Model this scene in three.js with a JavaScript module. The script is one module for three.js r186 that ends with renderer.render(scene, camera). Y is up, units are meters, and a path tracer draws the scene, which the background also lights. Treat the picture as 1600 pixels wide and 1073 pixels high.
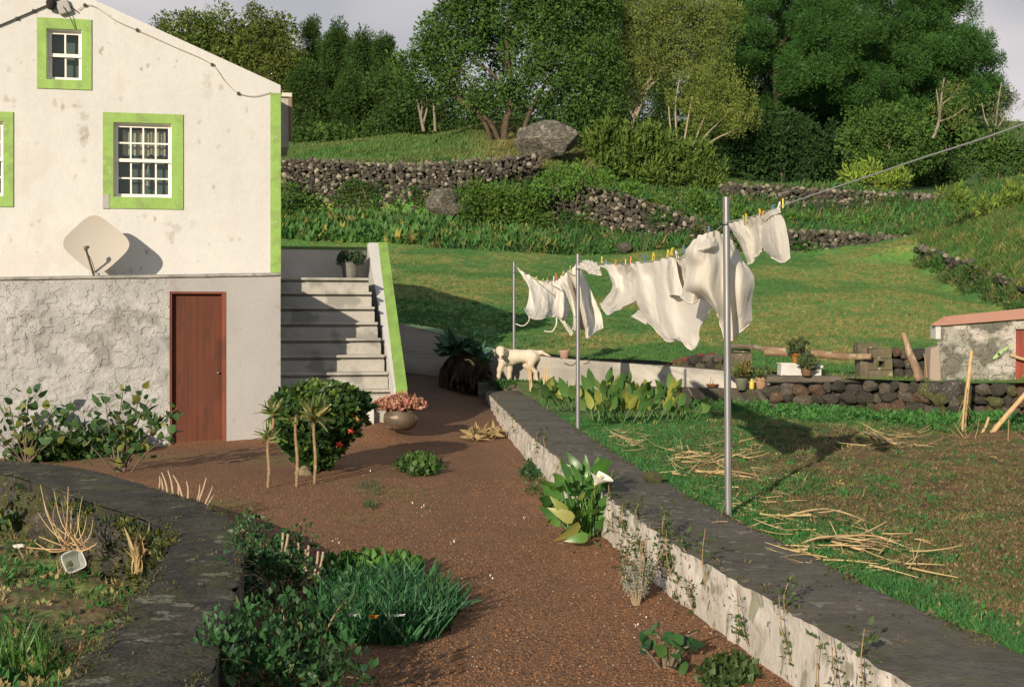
import * as THREE from 'three';
import { mergeGeometries, mergeVertices, toCreasedNormals } from 'three/addons/utils/BufferGeometryUtils.js';
import { RoundedBoxGeometry } from 'three/addons/geometries/RoundedBoxGeometry.js';
import { MarchingCubes } from 'three/addons/objects/MarchingCubes.js';

// ---------- camera, sky, sun, exposure ----------
const scene = new THREE.Scene();
const W0 = 1600, H0 = 1073, FPX = 2000, CX = 800, CY = 500, EYE = 1.7;
const camera = new THREE.PerspectiveCamera(2 * Math.atan(H0 / 2 / FPX) * 180 / Math.PI, W0 / H0, 0.1, 1500);
camera.position.set(0, EYE, 0);
camera.setViewOffset(W0, H0, 0, H0 / 2 - CY, W0, H0);      // lens shift: level camera, verticals stay vertical
const renderer = new THREE.WebGLRenderer({ antialias: true });
renderer.toneMapping = THREE.LinearToneMapping;
renderer.toneMappingExposure = 1.0;
renderer.shadowMap.enabled = true;

const SUN_AZ = 30 * Math.PI / 180, SUN_EL = 22 * Math.PI / 180;          // light travels right and away from the camera
const toSun = new THREE.Vector3(-Math.sin(SUN_AZ) * Math.cos(SUN_EL), Math.sin(SUN_EL), Math.cos(SUN_AZ) * Math.cos(SUN_EL));
const sun = new THREE.DirectionalLight(new THREE.Color().setRGB(1, 0.865, 0.675), 4.95);
sun.name = 'sun';
sun.position.copy(toSun).multiplyScalar(90);
sun.castShadow = true;
sun.shadow.mapSize.set(4096, 4096);
Object.assign(sun.shadow.camera, { left: -45, right: 45, top: 45, bottom: -45, near: 1, far: 220 });
sun.target.position.set(0, 0, -30);
scene.add(sun, sun.target);

// ---------- random numbers and noise ----------
function rng(seed) { let s = seed >>> 0; return () => { s = (s + 0x6d2b79f5) | 0; let t = Math.imul(s ^ (s >>> 15), 1 | s); t = (t + Math.imul(t ^ (t >>> 7), 61 | t)) ^ t; return ((t ^ (t >>> 14)) >>> 0) / 4294967296; }; }
const clamp = (x, a = 0, b = 1) => Math.min(b, Math.max(a, x)), lerp = (a, b, t) => a + (b - a) * t;
const sstep = (a, b, x) => { const t = clamp((x - a) / (b - a)); return t * t * (3 - 2 * t); };
const TAB = new Float32Array(65536); { const R = rng(4711); for (let i = 0; i < 65536; i++) TAB[i] = R(); }
const h2 = (x, y, s = 0) => TAB[((x + s * 37) & 255) | (((y + s * 101) & 255) << 8)];
function vn(x, y, s = 0, p = 0) {                        // value noise, periodic with p cells when p > 0
  const ix = Math.floor(x), iy = Math.floor(y), fx = x - ix, fy = y - iy, u = fx * fx * (3 - 2 * fx), v = fy * fy * (3 - 2 * fy);
  let x0 = ix, x1 = ix + 1, y0 = iy, y1 = iy + 1;
  if (p) { x0 = ((x0 % p) + p) % p; x1 = (x0 + 1) % p; y0 = ((y0 % p) + p) % p; y1 = (y0 + 1) % p; }
  const a = h2(x0, y0, s), b = h2(x1, y0, s), c = h2(x0, y1, s), d = h2(x1, y1, s);
  return (a + (b - a) * u) * (1 - v) + (c + (d - c) * u) * v;
}
function fbm(x, y, o = 4, s = 0, p = 0) { let a = 0, w = 0.5, t = 0; for (let i = 0; i < o; i++) { a += w * vn(x, y, s + i * 17, p); t += w; w *= 0.5; x *= 2; y *= 2; p *= 2; } return a / t; }
function n3(x, y, z, s = 0) { return (vn(x + z * 0.71, y - z * 0.37, s) + vn(y + x * 0.53, z + x * 0.29, s + 5) + vn(z - y * 0.61, x + y * 0.43, s + 9)) / 3; }

// ---------- textures ----------
const toS = (c) => c <= 0.0031308 ? 12.92 * c : 1.055 * Math.pow(c, 1 / 2.4) - 0.055;
function tex(n, size, fn, { srgb = true, wrap = true, h = n } = {}) {        // fn(u, v) -> [r, g, b] linear, or a number; size = metres across
  const d = new Uint8Array(n * h * 4);
  for (let y = 0; y < h; y++) for (let x = 0; x < n; x++) {
    const c = fn(x / n, y / h), i = (y * n + x) * 4;
    for (let k = 0; k < 3; k++) { const v = clamp(Array.isArray(c) ? c[k] : c); d[i + k] = Math.round(255 * (srgb ? toS(v) : v)); }
    d[i + 3] = 255;
  }
  const t = new THREE.DataTexture(d, n, h);
  t.magFilter = THREE.LinearFilter; t.minFilter = THREE.LinearMipmapLinearFilter; t.generateMipmaps = true;
  if (wrap) t.wrapS = t.wrapT = THREE.RepeatWrapping;
  if (srgb) t.colorSpace = THREE.SRGBColorSpace;
  if (Array.isArray(size)) t.repeat.set(1 / size[0], 1 / size[1]); else t.repeat.set(1 / size, 1 / size);
  t.needsUpdate = true;
  return t;
}
const mix3 = (a, b, t) => [lerp(a[0], b[0], t), lerp(a[1], b[1], t), lerp(a[2], b[2], t)];
const mul3 = (a, k) => [a[0] * k, a[1] * k, a[2] * k];
const std = (o) => new THREE.MeshStandardMaterial({ roughness: 0.9, ...o });
const rgb = (r, g, b) => new THREE.Color().setRGB(r, g, b);

// ---------- places: a pixel of the photograph and a distance give a point; G: where that pixel meets a level ----------
const P = (px, py, Z) => new THREE.Vector3((px - CX) / FPX * Z, EYE + (CY - py) / FPX * Z, -Z);
const G = (px, py, level = 0) => P(px, py, FPX * (EYE - level) / (py - CY));

// ---------- naming ----------
const used = new Map();
function numbered(name) { const k = used.get(name) || 0; used.set(name, k + 1); return k ? name + '_' + String(k).padStart(3, '0') : name; }
function tag(o, label, category, group) { o.userData.label = label; o.userData.category = category; if (group) o.userData.group = group; return o; }
function shade(o) { o.traverse((m) => { if (m.isMesh) { m.castShadow = true; m.receiveShadow = true; } }); return o; }
function thing(name, label, category, pos = [0, 0, 0], turn = 0, group) {
  const o = new THREE.Group(); o.name = numbered(name); scene.add(o);
  if (pos.isVector3) o.position.copy(pos); else o.position.set(...pos);
  o.rotation.y = turn;
  return tag(o, label, category, group);
}
function part(parent, name, geo, mat, label) {
  const g = Array.isArray(geo) ? mergeGeometries(geo.map(clean)) : geo;
  const m = new THREE.Mesh(g, mat); m.name = name; m.castShadow = m.receiveShadow = true;
  if (label) m.userData.label = label;
  parent.add(m); return m;
}
function struct(name, geo, mat) { const m = new THREE.Mesh(Array.isArray(geo) ? mergeGeometries(geo.map(clean)) : geo, mat); m.name = numbered(name); m.userData.kind = 'structure'; m.castShadow = m.receiveShadow = true; scene.add(m); return m; }
function clean(g) { g = g.index ? g.toNonIndexed() : g; for (const k of Object.keys(g.attributes)) if (!['position', 'normal', 'uv'].includes(k)) g.deleteAttribute(k); if (!g.attributes.uv) boxUV(g); return g; }
function inst(parent, name, geo, mat, list, stuff = true) {        // list of { m: Matrix4, c: Color }
  const o = new THREE.InstancedMesh(geo, mat, list.length); o.name = parent === scene ? numbered(name) : name;
  list.forEach((e, i) => { o.setMatrixAt(i, e.m); if (e.c) o.setColorAt(i, e.c); });
  o.instanceMatrix.needsUpdate = true; o.castShadow = o.receiveShadow = true; o.frustumCulled = false;
  if (stuff) o.userData.kind = 'stuff';
  parent.add(o); return o;
}
const M4 = (pos, quat, s) => new THREE.Matrix4().compose(pos, quat, typeof s === 'number' ? new THREE.Vector3(s, s, s) : s);
const UPV = new THREE.Vector3(0, 1, 0);
function qDir(dir, roll = 0) { const q = new THREE.Quaternion().setFromUnitVectors(UPV, dir.clone().normalize()); return q.multiply(new THREE.Quaternion().setFromAxisAngle(UPV, roll)); }
const qYaw = (a) => new THREE.Quaternion().setFromAxisAngle(UPV, a);

// ---------- shapes ----------
function boxUV(g, k = 1) {                                     // uv in metres by the axis a face looks along
  const p = g.attributes.position, n = g.attributes.normal, uv = new Float32Array(p.count * 2);
  for (let i = 0; i < p.count; i++) {
    const ax = Math.abs(n.getX(i)), ay = Math.abs(n.getY(i)), az = Math.abs(n.getZ(i));
    let u, v;
    if (ay > ax && ay > az) { u = p.getX(i); v = p.getZ(i); } else if (ax > az) { u = p.getZ(i); v = p.getY(i); } else { u = p.getX(i); v = p.getY(i); }
    uv[i * 2] = u * k; uv[i * 2 + 1] = v * k;
  }
  g.setAttribute('uv', new THREE.BufferAttribute(uv, 2)); return g;
}
function bx(x0, x1, y0, y1, z0, z1, r = 0) {
  const w = x1 - x0, h = y1 - y0, d = z1 - z0;
  let g = r ? new RoundedBoxGeometry(w, h, d, 2, r) : new THREE.BoxGeometry(w, h, d);
  g.translate((x0 + x1) / 2, (y0 + y1) / 2, (z0 + z1) / 2);
  if (g.index) g = g.toNonIndexed();
  return boxUV(g);
}
function tube(pts, r0, r1 = r0, sides = 6, seg) {              // tapered tube through points
  const c = new THREE.CatmullRomCurve3(pts), n = seg || Math.max(2, (pts.length - 1) * 3), fr = c.computeFrenetFrames(n, false);
  const pos = [], idx = [], uv = []; let len = 0, last = null;
  for (let i = 0; i <= n; i++) {
    const t = i / n, q = c.getPoint(t), r = typeof r0 === 'function' ? r0(t) : lerp(r0, r1, t);
    if (last) len += q.distanceTo(last); last = q;
    for (let j = 0; j <= sides; j++) {
      const a = j / sides * Math.PI * 2, v = fr.normals[i].clone().multiplyScalar(Math.cos(a) * r).addScaledVector(fr.binormals[i], Math.sin(a) * r).add(q);
      pos.push(v.x, v.y, v.z); uv.push(j / sides * Math.PI * 2 * r, len);
    }
  }
  for (let i = 0; i < n; i++) for (let j = 0; j < sides; j++) { const a = i * (sides + 1) + j, b = a + sides + 1; idx.push(a, b, a + 1, b, b + 1, a + 1); }
  const e0 = pos.length / 3; let q = c.getPoint(0); pos.push(q.x, q.y, q.z); uv.push(0, 0); q = c.getPoint(1); pos.push(q.x, q.y, q.z); uv.push(0, len);
  for (let j = 0; j < sides; j++) { idx.push(e0, j, j + 1); const b = n * (sides + 1); idx.push(e0 + 1, b + j + 1, b + j); }
  return mk(pos, idx, uv);
}
function mk(pos, idx, uv, normals = true) {
  const g = new THREE.BufferGeometry();
  g.setAttribute('position', new THREE.Float32BufferAttribute(pos, 3));
  if (uv) g.setAttribute('uv', new THREE.Float32BufferAttribute(uv, 2));
  g.setIndex(idx); if (normals) g.computeVertexNormals();
  return g;
}
function grid(nu, nv, fn, uvfn) {                               // fn(u, v) -> Vector3
  const pos = [], uv = [], idx = [];
  for (let j = 0; j <= nv; j++) for (let i = 0; i <= nu; i++) { const q = fn(i / nu, j / nv); pos.push(q.x, q.y, q.z); const t = uvfn ? uvfn(i / nu, j / nv, q) : [q.x, q.z]; uv.push(t[0], t[1]); }
  for (let j = 0; j < nv; j++) for (let i = 0; i < nu; i++) { const a = j * (nu + 1) + i, b = a + nu + 1; idx.push(a, a + 1, b, b, a + 1, b + 1); }
  return mk(pos, idx, uv);
}
function lathe(pts, n = 24) { return new THREE.LatheGeometry(pts.map(([x, y]) => new THREE.Vector2(x, y)), n); }
function rock(seed, detail = 1, rough = 0.35, flat = 1) {         // unit stone
  const g = mergeVertices((() => { const q = new THREE.IcosahedronGeometry(1, detail); q.deleteAttribute('normal'); q.deleteAttribute('uv'); return q; })(), 1e-3), p = g.attributes.position, R = rng(seed);
  const cuts = []; for (let i = 0; i < 7; i++) { const v = new THREE.Vector3(R() - 0.5, R() - 0.5, R() - 0.5).normalize(); cuts.push([v, 0.55 + 0.35 * R()]); }
  const v = new THREE.Vector3();
  for (let i = 0; i < p.count; i++) {
    v.fromBufferAttribute(p, i);
    for (const [c, d] of cuts) { const k = v.dot(c) - d; if (k > 0) v.addScaledVector(c, -k * 0.85); }
    v.multiplyScalar(1 + rough * (n3(v.x * 1.7 + seed, v.y * 1.7, v.z * 1.7, seed) - 0.5) + rough * 0.5 * (n3(v.x * 5 + seed, v.y * 5, v.z * 5, seed + 3) - 0.5));
    v.y *= flat; p.setXYZ(i, v.x, v.y, v.z);
  }
  const out = toCreasedNormals(g, 0.6); return boxUV(out);
}
// a leaf along +y from the origin: length 1, half width w, folded and arched; its face looks to +z
function leafGeo(w = 0.25, fold = 0.15, arch = 0.2, n = 3, shape = (t) => Math.sin(Math.PI * Math.pow(t, 0.75))) {
  const pos = [], idx = [], uv = [];
  for (let i = 0; i <= n; i++) { const t = i / n, hw = Math.max(0.001, w * shape(t)), y = t, z = -arch * t * t; pos.push(-hw, y, z + fold * hw, 0, y, z, hw, y, z + fold * hw); uv.push(0, t, 0.5, t, 1, t); }
  for (let i = 0; i < n; i++) { const a = i * 3, b = a + 3; idx.push(a, a + 1, b, a + 1, b + 1, b, a + 1, a + 2, b + 1, a + 2, b + 2, b + 1); }
  return mk(pos, idx, uv);
}
// many leaves in a ball of radius r about the origin, as one geometry to be repeated
function cluster(seed, n, r, L, w, { up = 0.3, out = 0.6, fold = 0.2, arch = 0.25, seg = 2, flat = 1 } = {}) {
  const R = rng(seed), base = leafGeo(w, fold, arch, seg), list = [];
  for (let i = 0; i < n; i++) {
    const d = new THREE.Vector3(R() * 2 - 1, R() * 2 - 1, R() * 2 - 1); if (d.length() > 1 || d.length() < 0.01) { i--; continue; }
    const pos = d.clone().multiplyScalar(r); pos.y *= flat;
    const dir = d.clone().normalize().multiplyScalar(out).add(new THREE.Vector3((R() - 0.5), (R() - 0.5) + up, (R() - 0.5)));
    list.push(base.clone().applyMatrix4(M4(pos, qDir(dir, R() * 6.28), L * (0.65 + 0.7 * R()))));
  }
  return mergeGeometries(list);
}
function tuft(seed, n, h, w, spread = 0.5, lean = 0.5, seg = 2) {      // grass blades from the origin
  const R = rng(seed), list = [];
  for (let i = 0; i < n; i++) {
    const a = R() * 6.283, g = leafGeo(w / h, 0.3, 0.35 * (0.5 + R()), seg, (t) => 1 - 0.9 * t);
    const dir = new THREE.Vector3(Math.cos(a) * lean * R(), 1, Math.sin(a) * lean * R());
    list.push(g.applyMatrix4(M4(new THREE.Vector3((R() - 0.5) * spread, 0, (R() - 0.5) * spread), qDir(dir, R() * 6.28), h * (0.5 + 0.7 * R()))));
  }
  return mergeGeometries(list);
}
const leafMat = (c, o = {}) => new THREE.MeshPhysicalMaterial({ color: c, roughness: 0.62, side: THREE.DoubleSide, transmission: 0.3, thickness: 0, specularIntensity: 0.6, ...o });

// ---------- sky ----------
{
  const n = 1024, h = 512, d = new Float32Array(n * h * 4);
  for (let y = 0; y < h; y++) for (let x = 0; x < n; x++) {
    const el = ((y + 0.5) / h - 0.5) * Math.PI, az = ((x + 0.5) / n - 0.5) * 2 * Math.PI;
    const s = Math.max(0, Math.sin(el)), up = Math.pow(s, 0.55);
    let c = mix3([0.55, 0.55, 0.585], [0.15, 0.19, 0.25], sstep(0.26, 0.9, up));
    const k = 1 / (s + 0.22), X = Math.cos(az) * Math.cos(el) * k, Z = Math.sin(az) * Math.cos(el) * k;
    const cl = sstep(0.40, 0.68, fbm(X * 1.5 + 3, Z * 1.5 + 7, 5, 91));
    c = mix3(c, [0.76, 0.715, 0.715], cl * 0.9 * (1 - 0.55 * sstep(0.3, 0.9, up)));
    if (el < 0) c = [0.12, 0.13, 0.10];
    const i = (y * n + x) * 4; d[i] = c[0]; d[i + 1] = c[1]; d[i + 2] = c[2]; d[i + 3] = 1;
  }
  const t = new THREE.DataTexture(d, n, h, THREE.RGBAFormat, THREE.FloatType);
  t.mapping = THREE.EquirectangularReflectionMapping; t.magFilter = THREE.LinearFilter; t.needsUpdate = true;
  scene.background = t; scene.environment = t;
}
// ---------- materials of the ground and the buildings ----------
const T = {}, M = {};
T.grass = tex(512, 6, (u, v) => {
  const a = fbm(u * 6, v * 6, 5, 11, 6), b = fbm(u * 40, v * 40, 3, 12, 40), d = sstep(0.5, 0.72, fbm(u * 9, v * 9, 5, 13, 9));
  let c = mix3([0.05, 0.165, 0.038], [0.10, 0.245, 0.06], a * 0.6 + b * 0.5);
  c = mix3(c, [0.30, 0.27, 0.115], d * (0.15 + 0.5 * b)); return c;
});
T.gravel = tex(1024, 2.4, (u, v) => {
  const g = vn(u * 220, v * 220, 21, 220), g2 = vn(u * 130, v * 130, 22, 130), l = fbm(u * 5, v * 5, 4, 23, 5);
  let c = mix3([0.10, 0.047, 0.023], [0.315, 0.155, 0.072], g * 0.6 + g2 * 0.4);
  c = mul3(c, 0.8 + 0.4 * l); if (g > 0.93) c = [0.33, 0.24, 0.19]; if (g2 < 0.10) c = mul3(c, 0.55); return c;
});
T.gravelB = tex(1024, 2.4, (u, v) => 0.6 * vn(u * 220, v * 220, 21, 220) + 0.4 * vn(u * 130, v * 130, 22, 130), { srgb: false });
T.soil = tex(1024, 3.5, (u, v) => {
  const a = fbm(u * 12, v * 12, 6, 31, 12), b = vn(u * 160, v * 160, 32, 160), gr = sstep(0.52, 0.66, fbm(u * 7, v * 7, 5, 33, 7)), dry = sstep(0.58, 0.7, fbm(u * 16, v * 16, 4, 34, 16));
  let c = mix3([0.07, 0.046, 0.026], [0.25, 0.17, 0.092], a * 0.7 + b * 0.35);
  c = mix3(c, [0.27, 0.215, 0.11], dry * 0.6 * b); return mix3(c, [0.07, 0.14, 0.03], gr * (0.35 + 0.5 * b));
});
T.soilB = tex(512, 3.5, (u, v) => fbm(u * 24, v * 24, 5, 35, 24), { srgb: false });
T.concrete = tex(1024, 3, (u, v) => {
  const a = fbm(u * 6, v * 6, 6, 41, 6), b = vn(u * 300, v * 300, 42, 300), st = fbm(u * 3, v * 30, 4, 45, 3), li = sstep(0.66, 0.74, fbm(u * 40, v * 40, 4, 43, 40)) * sstep(0.45, 0.65, fbm(u * 4, v * 4, 3, 143, 4)), dk = sstep(0.45, 0.65, fbm(u * 3, v * 3, 5, 144, 3)), mo = sstep(0.6, 0.72, fbm(u * 9, v * 9, 4, 44, 9));
  let c = mix3([0.05, 0.042, 0.033], [0.20, 0.172, 0.135], clamp((a - 0.25) * 1.5) * 0.75 + b * 0.25); c = mul3(c, (0.8 + 0.4 * st) * (1 - 0.5 * dk));
  c = mix3(c, [0.10, 0.105, 0.045], mo * 0.5); return mix3(c, [0.34, 0.32, 0.26], li * 0.6);
});
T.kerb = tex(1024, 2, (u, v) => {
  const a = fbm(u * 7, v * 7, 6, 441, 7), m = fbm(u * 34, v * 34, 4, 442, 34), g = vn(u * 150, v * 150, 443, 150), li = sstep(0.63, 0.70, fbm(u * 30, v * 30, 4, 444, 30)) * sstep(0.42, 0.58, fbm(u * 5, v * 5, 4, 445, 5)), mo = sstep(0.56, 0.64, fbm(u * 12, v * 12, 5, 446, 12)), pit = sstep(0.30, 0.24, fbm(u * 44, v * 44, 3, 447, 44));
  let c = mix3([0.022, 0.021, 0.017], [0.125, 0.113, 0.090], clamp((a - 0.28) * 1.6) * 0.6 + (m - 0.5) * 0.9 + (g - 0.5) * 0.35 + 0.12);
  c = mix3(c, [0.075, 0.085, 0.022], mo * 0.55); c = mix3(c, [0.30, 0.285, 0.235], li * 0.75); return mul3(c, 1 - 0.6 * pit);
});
T.cope = tex(1024, 2, (u, v) => {
  const a = fbm(u * 6, v * 6, 6, 451, 6), m = fbm(u * 36, v * 36, 4, 452, 36), g = vn(u * 150, v * 150, 453, 150), li = sstep(0.66, 0.72, fbm(u * 34, v * 34, 4, 454, 34)) * sstep(0.45, 0.6, fbm(u * 5, v * 5, 4, 455, 5)), mo = sstep(0.58, 0.68, fbm(u * 12, v * 12, 5, 456, 12));
  let c = mix3([0.055, 0.048, 0.038], [0.16, 0.143, 0.115], clamp(0.5 + (a - 0.5) * 0.9 + (m - 0.5) * 0.7 + (g - 0.5) * 0.3));
  c = mix3(c, [0.10, 0.105, 0.04], mo * 0.35); return mix3(c, [0.32, 0.30, 0.25], li * 0.5);
});
T.kerbB = tex(512, 1, (u, v) => 0.5 * fbm(u * 17, v * 17, 4, 442, 17) + 0.5 * vn(u * 75, v * 75, 443, 75), { srgb: false });
T.concreteB = tex(512, 1.5, (u, v) => 0.6 * fbm(u * 10, v * 10, 5, 46, 10) + 0.4 * vn(u * 200, v * 200, 47, 200), { srgb: false });
T.plaster = tex(512, 2.2, (u, v) => {
  const a = fbm(u * 5, v * 5, 5, 51, 5), b = fbm(u * 60, v * 60, 2, 52, 60), s = sstep(0.66, 0.8, fbm(u * 14, v * 14, 4, 53, 14));
  return mix3(mul3([0.62, 0.61, 0.59], 0.86 + 0.18 * a + 0.06 * (b - 0.5)), [0.42, 0.33, 0.24], s * 0.3);
});
T.plasterB = tex(512, 1.3, (u, v) => 0.5 * fbm(u * 8, v * 8, 4, 54, 8) + 0.5 * fbm(u * 40, v * 40, 3, 55, 40), { srgb: false });
T.rough = tex(1024, 2.6, (u, v) => {
  const a = fbm(u * 6, v * 6, 6, 61, 6), f = fbm(u * 22, v * 22, 4, 62, 22), d = sstep(0.58, 0.72, fbm(u * 9, v * 9, 5, 63, 9));
  return mix3(mul3([0.445, 0.44, 0.43], 0.66 + 0.45 * a + 0.3 * (f - 0.5)), [0.20, 0.19, 0.172], d * 0.6);
});
T.roughB = tex(512, 1.3, (u, v) => { const r = fbm(u * 10, v * 10, 5, 64, 10), f = sstep(0.48, 0.54, fbm(u * 14, v * 14, 4, 65, 14)); return clamp(0.45 * r + 0.35 * f + 0.3 * fbm(u * 50, v * 50, 3, 66, 50)); }, { srgb: false });
T.lichen = tex(512, 0.7, (u, v) => { const a = fbm(u * 8, v * 8, 6, 67, 8), l = sstep(0.5, 0.66, fbm(u * 11, v * 11, 6, 68, 11)), m = sstep(0.56, 0.68, fbm(u * 6, v * 6, 5, 69, 6)); return mix3(mix3(mul3([0.20, 0.18, 0.15], 0.5 + 0.9 * a), [0.46, 0.43, 0.37], l * 0.8), [0.10, 0.12, 0.04], m * 0.6); });
T.wallface = tex(1024, [2.4, 1.2], (u, v) => {                                // old lime wash with holes, moss and drips
  const a = fbm(u * 12, v * 6, 6, 71, 0), st = fbm(u * 56, v * 16, 5, 72, 0), hole = sstep(0.66, 0.72, fbm(u * 90, v * 34, 5, 73)) * sstep(0.4, 0.6, fbm(u * 9, v * 5, 3, 273)), mo = sstep(0.60, 0.72, fbm(u * 26, v * 9, 4, 74)), gone = sstep(0.55, 0.72, fbm(u * 12, v * 6, 5, 75));
  let c = mul3([0.72, 0.665, 0.60], 0.70 + 0.35 * a + 0.22 * (st - 0.5)); c = mix3(c, [0.36, 0.315, 0.25], gone * 0.5);
  c = mix3(c, [0.12, 0.13, 0.045], mo * 0.6); return mix3(c, [0.045, 0.04, 0.03], hole * 0.85);
});
T.dirtywhite = tex(512, 3, (u, v) => {
  const a = fbm(u * 6, v * 6, 6, 76, 6), d = sstep(0.42, 0.66, fbm(u * 5, v * 5, 6, 77, 5)), st = fbm(u * 40, v * 4, 3, 78, 4);
  return mix3(mul3([0.66, 0.61, 0.55], 0.75 + 0.4 * a), [0.20, 0.195, 0.17], d * (0.4 + 0.5 * st));
});
T.step = tex(512, 2, (u, v) => { const a = fbm(u * 5, v * 5, 6, 81, 5), b = vn(u * 120, v * 120, 82, 120), d = sstep(0.5, 0.7, fbm(u * 7, v * 7, 5, 83, 7)); return mix3(mul3([0.44, 0.42, 0.375], 0.7 + 0.45 * a + 0.15 * (b - 0.5)), [0.19, 0.19, 0.165], d * 0.7); });
T.green = tex(512, 1.3, (u, v) => { const a = fbm(u * 6, v * 6, 5, 84, 6), b = vn(u * 70, v * 70, 85, 70), chip = sstep(0.77, 0.785, fbm(u * 24, v * 24, 5, 284, 24)), dirt = sstep(0.5, 0.72, fbm(u * 9, v * 9, 5, 285, 9)); let c = mul3([0.27, 0.445, 0.095], 0.78 + 0.32 * a + 0.12 * (b - 0.5)); c = mix3(c, [0.17, 0.22, 0.07], dirt * 0.45); return mix3(c, [0.45, 0.46, 0.34], chip * 0.6); });
T.wood = tex(512, [0.9, 2.2], (u, v) => { const g = fbm(u * 60, v * 3, 5, 86), s = fbm(u * 4, v * 5, 4, 87), w = sstep(0.55, 0.75, fbm(u * 9, v * 5, 4, 88)); return mix3(mul3([0.185, 0.055, 0.032], 0.55 + 0.5 * g + 0.35 * (s - 0.4)), [0.07, 0.03, 0.022], w * 0.55); });
T.basalt = tex(512, 1.1, (u, v) => {
  const a = fbm(u * 6, v * 6, 6, 89, 6), b = vn(u * 90, v * 90, 90, 90), li = sstep(0.64, 0.72, fbm(u * 12, v * 12, 5, 92, 12)), mo = sstep(0.58, 0.72, fbm(u * 5, v * 5, 4, 93, 5));
  let c = mul3([0.115, 0.102, 0.088], 0.55 + 0.8 * a + 0.3 * (b - 0.5)); c = mix3(c, [0.10, 0.115, 0.04], mo * 0.5); return mix3(c, [0.46, 0.44, 0.39], li * 0.65);
});
T.basaltB = tex(256, 0.6, (u, v) => 0.5 * fbm(u * 10, v * 10, 4, 94, 10) + 0.5 * vn(u * 60, v * 60, 95, 60), { srgb: false });
T.cloth = tex(256, 0.05, (u, v) => 0.5 + 0.25 * Math.sin(u * 6.283 * 8) + 0.25 * Math.sin(v * 6.283 * 8), { srgb: false });
T.bark = tex(256, [0.5, 1], (u, v) => { const a = fbm(u * 14, v * 6, 5, 96), l = sstep(0.6, 0.75, fbm(u * 7, v * 9, 4, 97)); return mix3(mul3([0.16, 0.12, 0.085], 0.5 + 0.9 * a), [0.30, 0.30, 0.24], l * 0.5); });

M.gravel = std({ map: T.gravel, bumpMap: T.gravelB, bumpScale: 0.012, vertexColors: true });
M.soil = std({ map: T.soil, bumpMap: T.soilB, bumpScale: 0.05, vertexColors: true });
M.hill = std({ map: T.grass, bumpMap: T.soilB, bumpScale: 0.05, vertexColors: true });
M.concrete = std({ map: T.concrete, bumpMap: T.concreteB, bumpScale: 0.008 });
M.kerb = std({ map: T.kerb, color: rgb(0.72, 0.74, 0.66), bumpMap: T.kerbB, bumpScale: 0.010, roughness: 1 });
M.cope = std({ map: T.cope, bumpMap: T.kerbB, bumpScale: 0.006, roughness: 1 });
M.plaster = std({ map: T.plaster, bumpMap: T.plasterB, bumpScale: 0.006 });
M.rough = std({ map: T.rough, bumpMap: T.roughB, bumpScale: 0.028 });
M.smooth = std({ map: T.plaster, color: rgb(0.64, 0.63, 0.635), bumpMap: T.plasterB, bumpScale: 0.005 });
M.wallface = std({ map: T.wallface, bumpMap: T.plasterB, bumpScale: 0.009 });
M.dirtywhite = std({ map: T.dirtywhite, bumpMap: T.plasterB, bumpScale: 0.012 });
M.step = std({ map: T.step, bumpMap: T.plasterB, bumpScale: 0.006 });
M.green = std({ map: T.green, roughness: 0.6, bumpMap: T.plasterB, bumpScale: 0.003 });
M.door = std({ map: T.wood, color: rgb(0.74, 0.74, 0.62), roughness: 0.85, bumpMap: T.wood, bumpScale: 0.003 });
M.redwood = std({ map: T.wood, color: rgb(1.35, 1.2, 1.0), roughness: 0.8 });
M.white = std({ color: rgb(0.80, 0.77, 0.71), roughness: 0.5 });
M.basalt = [1, 1.5, 0.7].map((k, i) => std({ map: T.basalt, bumpMap: T.basaltB, bumpScale: 0.02, color: [rgb(1, 1, 1), rgb(1.5, 1.42, 1.3), rgb(0.72, 0.70, 0.66)][i] }));
M.reddish = std({ map: T.basalt, bumpMap: T.basaltB, bumpScale: 0.02, color: rgb(1.6, 1.1, 0.85) });
M.mossy = std({ map: T.basalt, bumpMap: T.basaltB, bumpScale: 0.02, color: rgb(1.25, 1.4, 0.62) });
M.dark = std({ color: rgb(0.02, 0.018, 0.016) });
M.bark = std({ map: T.bark, bumpMap: T.bark, bumpScale: 0.02 });
M.straw = std({ color: rgb(0.50, 0.37, 0.19), roughness: 0.8, side: THREE.DoubleSide });
M.straw2 = std({ color: rgb(0.34, 0.235, 0.115), roughness: 0.9, side: THREE.DoubleSide });
M.steel = std({ map: T.concreteB.clone(), color: rgb(0.62, 0.62, 0.63), roughness: 0.45, metalness: 0.6 });
M.steel.map.repeat.set(1.2, 0.5);

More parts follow.
